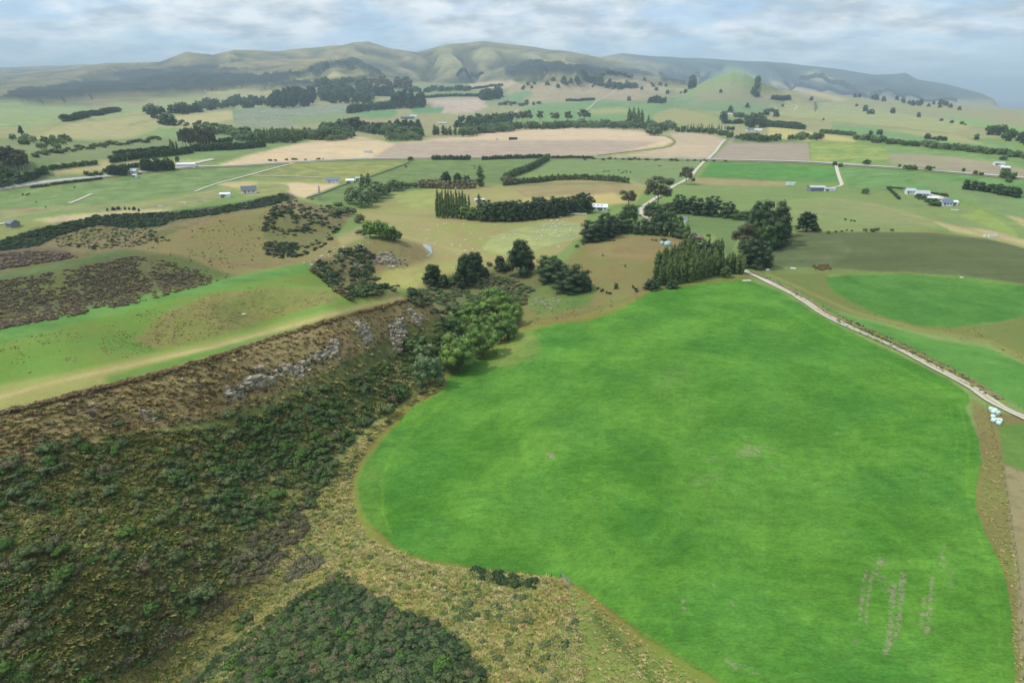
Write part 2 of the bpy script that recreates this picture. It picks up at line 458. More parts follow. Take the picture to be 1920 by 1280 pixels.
parcel('-50 402 20 392 120 388 200 384 300 374 420 352 440 350 420 372 330 392 120 396 -50 420', (124, 142, 82), (140, 140, 90), 'pasture', 0.8)
parcel('0 394 40 388 80 392 60 396', (130, 112, 86))
parcel('500 335 470 330 540 309 640 305 770 302 700 325 640 345 560 342', (126, 142, 72), (142, 144, 78), 'pasture', 0.8)
parcel('400 345 460 340 530 343 500 352 440 352', (190, 170, 128), (165, 155, 105), 'stubble_field')
parcel('520 342 640 345 606 358 570 371 545 366 520 352', (198, 178, 140), (186, 166, 130), 'stubble_field')
parcel('440 356 490 342 540 346 546 356 520 366 460 370', (128, 144, 76), (150, 150, 88), 'pasture')
parcel('770 303 960 298 950 322 945 345 850 352 760 360 700 385 640 384 572 372 640 345', (100, 136, 62), (112, 140, 68), 'pasture', 0.7)
parcel('1030 298 1320 297 1290 330 1240 352 1190 345 1180 330 1080 326 1000 322', (122, 146, 80), (108, 146, 70), 'pasture', 0.8)
parcel('960 300 1030 298 1000 318 950 325', (100, 138, 62), (110, 140, 66), 'pasture')
parcel('668 392 700 382 760 362 850 350 950 346 1000 340 1080 336 1180 338 1215 350 1190 380 1130 382 1100 405 1095 440 1040 480 1000 510 900 520 800 545 700 540 690 510 760 500 810 482 780 458 740 440 690 425', (158, 146, 98), (134, 138, 80), 'pasture', 1.1, scrub=0.3)
parcel('735 362 830 352 815 372 830 385 800 392 750 384', (138, 148, 84), (148, 150, 90), 'pasture')
parcel('960 352 1000 340 1080 336 1180 340 1200 352 1160 362 1080 368 990 372', (150, 132, 96), (142, 134, 88), 'pasture', 0.6)
parcel('900 392 990 372 1080 368 1150 362 1180 380 1130 384 1000 392', (182, 165, 105), (165, 150, 98), 'pasture', 0.8)
parcel('930 440 1030 415 1090 420 1085 445 1000 470 950 478 900 468', (140, 158, 98), (150, 154, 96), 'pasture', 0.8)
parcel('700 512 760 500 840 498 920 502 900 516 840 528 760 540 712 528', (156, 150, 92), (142, 146, 84), 'pasture', 0.7)
# right side
parcel('1330 304 1450 307 1564 311 1576 340 1440 338 1312 331', (72, 146, 50), (88, 150, 58), 'crop_field', 0.6)
parcel('1574 311 1660 312 1800 322 1960 345 1960 420 1890 395 1800 378 1720 360 1590 352', (84, 146, 60), (104, 150, 70), 'pasture', 0.8)
parcel('1700 330 1860 350 1960 385 1960 430 1880 400 1800 370 1740 350', (116, 148, 78), (100, 148, 70), 'pasture', 0.9)
parcel('1305 334 1480 340 1480 348 1400 350 1296 345', (156, 134, 102), (140, 140, 88), 'pasture')
parcel('1278 352 1296 345 1500 352 1590 352 1720 361 1840 395 1925 440 1920 452 1750 420 1690 425 1500 432 1440 440 1400 402 1290 376', (122, 150, 72), (108, 144, 62), 'pasture', 0.9)
parcel('1440 380 1600 372 1720 400 1760 428 1560 432 1480 420', (136, 150, 80), (120, 148, 70), 'pasture', 0.9)
parcel('1740 412 1780 422 1850 430 1925 450 1990 480 1920 466 1850 445 1790 435', (176, 158, 118), (160, 154, 104), 'pasture', 0.6)
parcel('1885 402 1960 420 1960 450 1920 425', (176, 158, 118), (160, 154, 104), 'pasture', 0.6)
parcel('1840 392 1900 430 1910 446 1870 432 1800 404', (138, 165, 66), (120, 160, 62), 'pasture', 0.6)
parcel('1280 402 1340 400 1420 408 1390 430 1372 470 1400 505 1370 490 1340 440 1290 440', (108, 138, 66), (92, 132, 58), 'pasture', 0.6)
parcel('1442 438 1500 431 1600 434 1760 434 1850 446 1960 474 1960 540 1800 516 1660 514 1540 502 1440 500', (96, 106, 62), (82, 100, 58), 'ploughed_field', 0.5, scrub=0.15, rows=1)
parcel('1440 440 1500 434 1570 440 1600 470 1560 500 1440 500', (88, 112, 62), (98, 112, 66), 'pasture', 0.6, rows=1)
parcel('1405 502 1560 502 1700 514 1960 538 1960 552 1700 524 1560 514 1480 520 1430 512', (120, 136, 66), (104, 130, 60), 'rough_grassland', 0.7, scrub=0.3)
parcel('1405 505 1480 515 1550 512 1570 545 1640 585 1740 612 1870 606 1960 585 1960 700 1850 640 1740 625 1640 600 1560 580 1480 540 1420 520', (114, 122, 64), (98, 120, 54), 'rough_grassland', 0.9, scrub=0.3)
parcel('1548 520 1600 511 1700 512 1840 522 1960 540 1960 585 1868 604 1780 613 1720 610 1650 592 1590 562 1556 540', (66, 130, 40), (82, 138, 48), 'crop_field', 0.7, crop=0.5)
parcel('1400 512 1440 512 1500 546 1580 590 1660 610 1750 636 1850 652 1960 700 1960 790 1900 755 1820 715 1700 660 1580 612 1520 570 1460 535', (80, 146, 50), (94, 148, 56), 'crop_field', 0.7, crop=0.4)
# brown knoll, banks above the willow gully
parcel('985 520 1040 505 1100 450 1150 440 1240 443 1292 446 1300 480 1240 510 1220 545 1160 582 1100 602 1000 615 960 620 975 560', (130, 118, 76), (108, 116, 60), 'hillside', 1.0, scrub=0.2)
parcel('1090 450 1150 440 1240 443 1292 446 1290 470 1200 490 1110 480', (138, 118, 82), (126, 118, 74), 'hillside', 0.6, scrub=0.1)
parcel('1000 525 1060 500 1120 540 1100 575 1010 590 985 570', (92, 132, 52), (102, 126, 56), 'hillside', 0.7, scrub=0.2)
parcel('960 600 1000 606 1100 596 1170 572 1220 543 1240 540 1170 590 1100 610 1000 625 965 625', (148, 134, 84), (134, 122, 74), 'rough_grassland', 0.7, scrub=0.4)
parcel('790 545 850 510 920 502 1000 508 1030 520 985 570 960 600 900 590 830 575', (110, 112, 68), (92, 106, 56), 'hillside', 1.0, scrub=0.6)
parcel('560 492 600 468 650 458 720 444 790 455 812 482 770 500 720 508 700 530 700 545 640 530 600 512', (140, 122, 86), (116, 114, 70), 'hillside', 1.0, scrub=0.6)
parcel('570 470 620 450 690 420 700 440 600 478 560 500 420 530 480 505', (168, 146, 108), (140, 136, 88), 'hillside', 0.8, scrub=0.3)
parcel('600 505 640 530 700 542 800 560 860 575 830 590 760 566 700 568 650 560 610 520', (126, 112, 74), (92, 106, 56), 'hillside', 1.0, scrub=0.7)
# hills on the left
parcel('-400 470 0 455 80 432 180 408 330 398 460 380 520 366 600 385 660 400 640 430 600 430 520 400 400 412 250 470 130 492 0 516 -400 560', (138, 120, 90), (96, 98, 58), 'hillside', 1.0, scrub=0.8)
parcel('-400 470 0 456 60 432 180 404 330 396 460 378 540 360 560 372 480 392 400 402 330 412 300 425 240 428 180 420 110 440 60 464 0 472', (70, 84, 56), (56, 74, 50), 'hillside', 0.6, scrub=1.0)
parcel('50 414 120 404 240 394 330 392 300 398 200 404 130 418 80 418', (186, 170, 134), (172, 160, 118), 'stubble_field', 0.5)
parcel('-200 420 0 412 50 410 110 420 60 430 0 450 -200 470', (140, 144, 88), (120, 130, 80), 'pasture')
parcel('210 482 250 466 320 440 400 410 460 394 520 388 580 398 620 430 640 460 600 480 560 500 430 520 400 510 330 485', (144, 126, 88), (122, 118, 72), 'hillside', 1.0, scrub=0.6)
parcel('490 440 540 400 600 410 625 430 600 462 560 480 530 470', (124, 114, 74), (104, 108, 64), 'hillside', 1.0, scrub=0.6)
parcel('-400 560 0 514 130 490 230 470 270 472 340 482 440 518 430 530 250 566 0 622 -400 700', (104, 100, 72), (94, 102, 56), 'hillside', 1.0, scrub=0.8)
parcel('-400 545 0 514 130 490 230 468 280 472 230 480 140 500 0 528 -400 570', (84, 118, 60), (96, 120, 66), 'hillside', 0.6, scrub=0.3)
parcel('230 470 340 482 440 518 400 520 310 490', (98, 116, 56), (88, 112, 52), 'hillside', 0.6, scrub=0.4)
parcel('-400 470 0 470 60 464 120 466 150 480 0 505 -400 540', (104, 88, 74), (96, 90, 64), 'hillside', 1.0, scrub=1.0)
parcel('-400 700 0 613 120 588 250 558 330 542 420 523 520 503 580 493 600 508 655 560 740 558 640 590 400 655 200 705 0 745 -400 850', (122, 150, 56), (96, 144, 52), 'hillside', 0.9, scrub=0.35)
parcel('-400 700 0 613 120 588 250 558 330 542 420 523 520 503 580 493 596 505 500 524 380 548 250 578 120 612 0 645 -400 740', (80, 138, 58), (100, 150, 62), 'hillside', 0.6, scrub=0.2)
parcel('250 640 300 590 400 550 520 540 620 545 640 560 500 600 380 640 300 655', (124, 142, 62), (132, 122, 76), 'hillside', 1.0, scrub=0.8)
parcel('-400 850 0 722 100 703 250 672 400 640 500 612 600 585 700 563 760 557 770 562 700 575 600 602 500 634 420 662 200 724 0 772 -400 900', (158, 150, 90), (136, 150, 74), 'hillside', 0.7, scrub=0.3)
parcel('200 706 400 650 520 618 700 568 750 562 700 577 600 604 500 636 420 664 300 696 200 722', (92, 144, 52), (110, 146, 60), 'hillside', 0.6, scrub=0.2)
parcel('-400 905 0 772 200 724 420 662 500 634 600 602 700 575 770 560 820 575 840 590 830 600 760 640 640 760 600 800 400 830 200 900 0 950 -400 1100', (148, 128, 90), (124, 114, 74), 'hillside', 1.0, scrub=0.7)
parcel('-400 1060 0 860 200 820 400 780 560 720 680 660 780 600 850 590 960 585 980 600 940 640 860 700 800 740 730 770 690 800 650 850 640 900 600 980 480 1110 380 1190 250 1290 200 1700 -400 1700', (112, 120, 68), (136, 124, 82), 'hillside', 1.1, scrub=0.7)
parcel('560 720 680 660 780 600 850 590 960 585 980 600 940 640 860 700 800 740 730 770 690 800 620 800 560 780', (76, 96, 50), (100, 106, 58), 'hillside', 1.0, scrub=0.8)
# rank grass at the slope's foot, scrub mound and margins
parcel('840 700 800 728 730 770 690 800 650 850 640 900 600 980 480 1110 380 1190 250 1290 200 1700 1110 1700 1096 1290 1080 1160 1062 1084 960 1072 800 1055 700 1000 655 950 660 890 690 830 760 760 830 725', (168, 158, 98), (138, 140, 74), 'rough_grassland', 1.0, scrub=0.6)
parcel('640 900 600 980 480 1110 380 1190 250 1290 300 1290 450 1180 600 1030 700 1010 655 950', (136, 148, 72), (164, 156, 94), 'rough_grassland', 0.9, scrub=0.5)
parcel('640 1078 690 1110 740 1140 800 1160 870 1200 915 1260 940 1330 940 1700 300 1700 340 1290 440 1210 540 1130', (66, 84, 44), (82, 92, 52), 'hillside', 0.9, scrub=1.0)
parcel('1062 1084 1110 1110 1200 1190 1290 1255 1380 1300 1500 1400 1500 1700 1110 1700 1096 1290 1080 1160', (106, 132, 56), (124, 134, 64), 'rough_grassland', 0.8, scrub=0.4)
parcel('1062 1084 1110 1110 1200 1180 1290 1240 1380 1290 1500 1400 1450 1400 1360 1300 1200 1215 1110 1140', (128, 116, 60), (112, 124, 54), 'rough_grassland', 0.7, scrub=0.3)
parcel('1820 745 1860 770 1930 785 2300 900 2300 1700 1900 1700 1905 1200 1885 1100 1850 1020 1825 950 1838 870', (124, 114, 72), (112, 116, 62), 'rough_grassland', 0.9, scrub=0.4)
parcel('1872 796 1960 790 2300 900 2300 960 1960 900 1925 885 1882 868', (86, 134, 50), (100, 134, 56), 'pasture', 0.6)
parcel('1882 870 1925 888 2300 980 2300 1700 1925 1700 1908 1100', (152, 140, 106), (126, 120, 82), 'rough_grassland', 0.8, scrub=0.6)
# margin of the crop and the crop field itself
parcel('842 694 800 740 745 770 700 820 662 880 652 930 662 975 700 1020 760 1048 830 1060 960 1076 1062 1090 1090 1098 1240 1215 1240 1000 1000 800 900 660 960 610 1050 600 1160 574 1222 541 1300 527 1405 516 1420 530 1300 800 1000 900', (128, 122, 62), (114, 126, 56), 'rough_grassland', 0.7, scrub=0.25)
FIELD = '1395 524 1460 545 1560 605 1640 645 1700 672 1780 712 1815 738 1818 752 1808 765 1822 790 1836 830 1842 870 1832 915 1830 950 1850 1000 1880 1060 1892 1110 1900 1180 1904 1290 1920 1700 1600 1700 1420 1350 1370 1292 1290 1245 1200 1190 1120 1125 1070 1092 1000 1078 900 1066 800 1052 745 1030 700 990 676 950 672 900 690 860 730 810 775 760 820 740 832 712 870 688 920 660 975 628 1040 606 1110 599 1160 580 1220 545 1300 533'
parcel(FIELD, (66, 136, 32), (92, 150, 42), 'crop_field', 0.8, crop=1.0, wob=3)
parcel('905 690 940 645 975 622 1005 628 1014 645 1000 668 960 686', (108, 146, 56), (128, 138, 70), 'crop_field', 0.8, crop=0.5, wob=5, soft=8)
parcel('676 950 672 900 690 860 705 850 712 900 714 960 735 1010 700 990', (82, 142, 40), (104, 140, 50), 'crop_field', 0.9, crop=0.8, wob=6, soft=12)


# worn ridge path, unmown strips along fences, sheep tracks: thin painted cover
def line(pix, w, a, val=0.8, wob=0):
    buf = np.zeros((MH, MW), np.float32)
    stroke(buf, pix, w, val)
    f = buf[..., None]
    for M_ in (MA, MB_):
        M_ *= (1 - f); M_ += lin(a).astype(np.float32) * f


def stroke(buf, pts, w, val=1.0):
    pts = np.array(P(pts))
    for (ax, ay), (bx, by) in zip(pts[:-1], pts[1:]):
        x0, x1 = int(min(ax, bx) - 2 * w - 1), int(max(ax, bx) + 2 * w + 2)
        y0, y1 = int(min(ay, by) - 2 * w - 1), int(max(ay, by) + 2 * w + 2)
        x0 = max(x0, -MX); y0 = max(y0, -MY); x1 = min(x1, MW - MX - 1); y1 = min(y1, MH - MY - 1)
        Y, X = np.mgrid[y0:y1 + 1, x0:x1 + 1].astype(float)
        dx_, dy_ = bx - ax, by - ay
        t = np.clip(((X - ax) * dx_ + (Y - ay) * dy_) / (dx_ * dx_ + dy_ * dy_ + 1e-9), 0, 1)
        d = np.hypot(X - ax - t * dx_, Y - ay - t * dy_)
        g = val * np.exp(-(d / w) ** 2)
        sl = (slice(y0 + MY, y1 + MY + 1), slice(x0 + MX, x1 + MX + 1))
        buf[sl] = np.maximum(buf[sl], g)


for s_, w_, a_, v_ in [
    ('0 744 120 712 250 683 400 650 520 618 620 590 700 570 752 560', 4, (176, 160, 110), .75),
    ('0 730 120 702 250 673 400 641 520 610 620 582', 2.5, (126, 148, 70), .5),
    ('945 348 1040 345 1180 344', 1.5, (96, 112, 62), .7), ('1030 300 1000 318 975 328', 2, (88, 106, 58), .6),
    ('1312 331 1440 338 1576 341', 1.6, (92, 112, 60), .8), ('1330 303 1565 309', 1.5, (100, 112, 66), .8), ('1592 352 1720 361 1800 378 1920 420', 1.3, (96, 118, 62), .7),
    ('1620 355 1700 372 1760 408 1800 425 1920 462', 1.4, (112, 116, 72), .5), ('1440 380 1560 372 1640 384 1740 412', 1.6, (150, 150, 92), .5),
    ('1440 437 1560 432 1750 434 1850 446 1920 462', 2, (150, 152, 86), .6), ('700 303 770 301', 1.5, (100, 112, 66), .6),
    ('1436 512 1500 540 1600 585 1720 616 1860 640 1920 672', 2.5, (150, 140, 84), .5), ('1556 516 1700 511 1920 534', 2, (134, 142, 76), .5),
    ('560 268 700 262 860 255 960 241', 1.5, (150, 138, 100), .5), ('0 395 120 388 240 384 330 374 420 352', 1.8, (148, 148, 90), .5), ('200 330 330 318', 2, (96, 120, 60), .5),
    ('700 400 800 405 900 400 1000 396', 2, (128, 132, 84), .5), ('830 372 900 382 1000 376', 2, (140, 134, 92), .4), ('740 440 860 470 960 500', 3, (176, 160, 108), .4),
    ('1100 445 1180 440 1280 446', 2, (116, 130, 66), .6), ('1000 560 1080 540 1160 500 1250 470', 2.5, (128, 106, 68), .4), ('1010 600 1100 585 1180 560 1225 530', 2.5, (112, 96, 58), .5),
    ('690 1010 660 965 656 900 692 832 760 765 832 722', 5, (134, 108, 62), .55), ('700 990 745 1030 800 1052 900 1066 1000 1078 1060 1088', 3.5, (124, 104, 58), .6),
    ('1842 870 1832 920 1834 955 1856 1010 1886 1070 1898 1130 1905 1220 1908 1290', 4, (126, 104, 62), .5), ('1070 1092 1110 1120 1200 1185 1290 1242 1370 1292', 4, (122, 104, 56), .6),
    ('1240 540 1310 528 1400 519', 3, (112, 108, 60), .6), ('1010 606 1110 598 1165 576 1222 543', 3, (128, 102, 60), .6), ('1120 1160 1160 1205 1205 1250 1230 1290', 10, (74, 88, 48), .75),
    ('735 1010 718 960 716 900 735 850 790 790 850 740', 3, (118, 152, 52), .4), ('1800 760 1816 830 1812 920 1826 980 1856 1060 1872 1150 1878 1280', 3, (112, 152, 50), .35), ('1780 760 1794 830 1790 920 1804 990 1834 1070 1850 1160 1856 1280', 2.5, (104, 148, 48), .3), ('1420 545 1540 620 1660 676 1790 740', 3, (96, 152, 56), .35), ('0 200 120 196 250 186 400 176', 1.6, (84, 120, 66), .5), ('100 235 300 210', 1.5, (100, 124, 70), .6), ('240 236 330 214 440 204', 1.5, (90, 112, 66), .6), ('420 240 500 240', 1.5, (96, 112, 70), .5),
    ('1100 205 1230 186 1330 180', 1.3, (96, 118, 66), .5), ('1230 200 1440 216 1600 232 1780 250', 1.3, (100, 116, 68), .5), ('1440 196 1560 190', 1.3, (92, 108, 66), .6), ('1180 190 1290 205 1400 228', 1.4, (104, 118, 70), .5)]:
    line(s_, w_, a_, v_)


# bare soil in the crop, worn by the drill and by standing water: strokes
soil = np.zeros((MH, MW), np.float32)
tint = np.zeros((MH, MW), np.float32)


for s, w, v in [('1623 1070 1618 1110 1612 1160', 5, .8), ('1640 1060 1632 1090 1628 1130 1622 1175', 5, .85), ('1652 1050 1640 1075 1655 1085', 8, .9),
                ('1676 1100 1672 1150 1668 1200 1662 1220', 7, 1), ('1694 1075 1690 1120 1684 1160 1678 1195', 7, 1), ('1660 1100 1680 1108', 8, .8), ('1665 1055 1650 1062', 6, .7),
                ('1732 1120 1728 1170', 6, .8), ('1748 1085 1744 1130 1738 1185', 6, 1), ('1766 1020 1768 1060', 9, .5), ('1785 1060 1782 1110', 8, .4),
                ('1605 1200 1600 1205', 8, .5), ('1400 838 1420 846 1380 850', 9, .8), ('1396 818 1398 832', 6, .6), ('1345 858 1330 864', 8, .5), ('1420 842 1450 838', 7, .5),
                ('1028 853 1036 854', 7, .9), ('1280 1125 1283 1145', 4, .8), ('1372 1125 1376 1142', 4, .8), ('1336 1094 1342 1098', 5, .6), ('1488 1101 1492 1102', 4, .9), ('1360 1235 1380 1250 1420 1262', 4, .7),
                ('1370 1240 1410 1252', 4, .5), ('1560 810 1570 812', 5, .5), ('1730 882 1740 885', 8, .5), ('1728 920 1732 924', 6, .6), ('1240 720 1270 700', 30, .35), ('1290 760 1310 780', 30, .3), ('1465 870 1440 876', 8, .4), ('1108 935 1112 938', 7, .5), ('1350 890 1300 905', 14, .4)]:
    stroke(soil, s, w, v)
# broad lighter and darker stands of the crop
for s, w, v in [('1180 640 1250 700 1300 800 1320 900', 60, .8), ('1000 960 950 900 930 800', 40, .4), ('1400 960 1500 1000 1560 1100', 70, .8), ('1100 1000 900 1010', 50, .6), ('850 780 900 740', 50, .5),
                ('1450 620 1500 680', 40, .5), ('1480 760 1520 840', 50, .7), ('1840 1060 1880 1180 1890 1280', 25, 1), ('1700 960 1800 1000', 40, .6), ('1600 680 1750 760', 30, .7), ('1250 1230 1420 1260', 50, .6)]:
    stroke(tint, s, w, v)


# mountains get soft cloud-free mottling only; blur the map slightly so that edges are not stair-stepped
def blur(a):
    b = a.copy()
    b[1:-1] = (a[:-2] + 2 * a[1:-1] + a[2:]) / 4
    c = b.copy()
    c[:, 1:-1] = (b[:, :-2] + 2 * b[:, 1:-1] + b[:, 2:]) / 4
    return c


MA = blur(MA); MB_ = blur(MB_); MP = blur(MP)


def samp(img, u, v):
    iu = np.clip(np.round(u + MX).astype(int), 0, MW - 1); iv = np.clip(np.round(v + MY).astype(int), 0, MH - 1)
    return img[iv, iu]


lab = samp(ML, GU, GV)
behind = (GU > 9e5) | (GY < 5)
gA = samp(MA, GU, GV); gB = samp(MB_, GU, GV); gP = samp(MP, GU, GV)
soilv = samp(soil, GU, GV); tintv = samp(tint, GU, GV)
gA[behind] = lin((110, 128, 70)); gB[behind] = lin((130, 128, 80)); gP[behind] = (0.8, 0.3, 0, 0)
lab[behind] = 0
# far hills: relief shading put into the colour, scrubby gullies darkened, dry spurs lightened
def ring_mean(a, k, ax):
    c = np.cumsum(np.pad(a, [(k + 1, k) if i == ax else (0, 0) for i in (0, 1)], mode='edge'), ax)
    n_ = a.shape[ax]
    return (np.take(c, range(2 * k + 1, 2 * k + 1 + n_), ax) - np.take(c, range(0, n_), ax)) / (2 * k + 1)


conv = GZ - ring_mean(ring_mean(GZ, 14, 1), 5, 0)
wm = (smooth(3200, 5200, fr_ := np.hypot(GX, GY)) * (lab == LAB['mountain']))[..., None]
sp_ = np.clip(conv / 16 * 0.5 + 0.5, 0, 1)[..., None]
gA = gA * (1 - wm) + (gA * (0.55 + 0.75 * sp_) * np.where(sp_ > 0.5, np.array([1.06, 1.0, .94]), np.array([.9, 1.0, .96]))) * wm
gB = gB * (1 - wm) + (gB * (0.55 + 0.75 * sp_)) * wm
# the plantations stand proud of their hills, the scrub land is hummocky
fr = np.hypot(GX, GY)
forest = (lab == LAB['plantation_forest'])
forest_f = forest.astype(float)
GZ = GZ + forest_f * (14 + 10 * fbm(GX / 60, GY / 60, 77, 2))
hum = gP[..., 1] * (1 - smooth(500, 900, fr))
GZ = GZ + hum * 0.55 * fbm(GX / 5.0, GY / 5.0, 41, 3)
GZ = GZ + gP[..., 2] * 0.10 * fbm(GX / 3.0, GY / 3.0, 43, 2) * (1 - smooth(300, 500, fr))


def ground_z(x, y):
    r = math.hypot(x, y); a = math.atan2(x, y)
    i = int(np.clip(np.searchsorted(RR, r) - 1, 0, NRr - 2))
    j = int(np.clip(round((a + vis) / (2 * vis) * (ncol - 1)), 0, ncol - 1))
    t = min(max((r - RR[i]) / (RR[i + 1] - RR[i]), 0), 1)
    f = (a + vis) / (2 * vis) * (ncol - 1)
    j0 = int(np.clip(math.floor(f), 0, ncol - 2)); s = min(max(f - j0, 0), 1)
    za = GZ[i, j0] * (1 - s) + GZ[i, j0 + 1] * s; zb = GZ[i + 1, j0] * (1 - s) + GZ[i + 1, j0 + 1] * s
    return float(za * (1 - t) + zb * t)


HRAT = (GZ - CAM_Z) / RR[:, None]          # slope of the sight line to each ground point


def hit(u, v, rmax=20000):
    """Point of the ground seen at (u, v) of the photograph."""
    d = ray(u, v)
    hr = math.hypot(d[0], d[1]); a = math.atan2(d[0], d[1]); s = d[2] / hr
    f = (a + vis) / (2 * vis) * (ncol - 1)
    j0 = int(np.clip(math.floor(f), 0, ncol - 2)); w = min(max(f - j0, 0), 1)
    col = HRAT[:, j0] * (1 - w) + HRAT[:, j0 + 1] * w
    k = np.nonzero((col[3:] >= s) & (RR[3:] > 45))[0]
    if len(k) == 0:
        i = NRr - 8
    else:
        i = k[0] + 3
    i = max(i, 1)
    c0, c1 = col[i - 1], col[i]
    t = 1.0 if c1 == c0 else min(max((s - c0) / (c1 - c0), 0), 1)
    r = RR[i - 1] + (RR[i] - RR[i - 1]) * t
    x, y = r * math.sin(a), r * math.cos(a)
    return Vector((x, y, ground_z(x, y)))


def ppm(p):
    """Photograph pixels per metre at point p."""
    d = Vector((p[0], p[1], p[2] - CAM_Z))
    depth = d.dot(CAMR @ Vector((0, 0, -1)))
    return FPX / max(depth, 1)


# ------------------------------------------------------------------ materials
MATS = {}


def new_mat(name):
    m = bpy.data.materials.new(name)
    m.use_nodes = True
    m.node_tree.nodes.clear()
    MATS[name] = m
    return m, m.node_tree


def link(t, a, b):
    t.links.new(a, b)


def mixc(t, fac, a, b, mode='MIX'):
    n = t.nodes.new('ShaderNodeMix'); n.data_type = 'RGBA'; n.blend_type = mode
    for s, v in ((n.inputs[0], fac), (n.inputs[6], a), (n.inputs[7], b)):
        if isinstance(v, bpy.types.NodeSocket):
            t.links.new(v, s)
        else:
            s.default_value = v if not isinstance(v, (tuple, list)) else (*v, 1) if len(v) == 3 else v
    return n.outputs[2]


def math_(t, op, a, b=None, c=None, clamp=False):
    n = t.nodes.new('ShaderNodeMath'); n.operation = op; n.use_clamp = clamp
    for s, v in zip(n.inputs, (a, b, c)):
        if v is None:
            continue
        if isinstance(v, bpy.types.NodeSocket):
            t.links.new(v, s)
        else:
            s.default_value = v
    return n.outputs[0]


def noise(t, vec, scale, detail=3, rough=0.55, dist=0.0):
    n = t.nodes.new('ShaderNodeTexNoise')
    n.inputs['Scale'].default_value = scale; n.inputs['Detail'].default_value = detail
    n.inputs['Roughness'].default_value = rough; n.inputs['Distortion'].default_value = dist
    t.links.new(vec, n.inputs['Vector'])
    return n.outputs[0]


def mapr(t, v, a, b, c, d, sm=True):
    n = t.nodes.new('ShaderNodeMapRange')
    n.interpolation_type = 'SMOOTHSTEP' if sm else 'LINEAR'
    t.links.new(v, n.inputs[0])
    for i, x in enumerate((a, b, c, d)):
        n.inputs[i + 1].default_value = x
    return n.outputs[0]


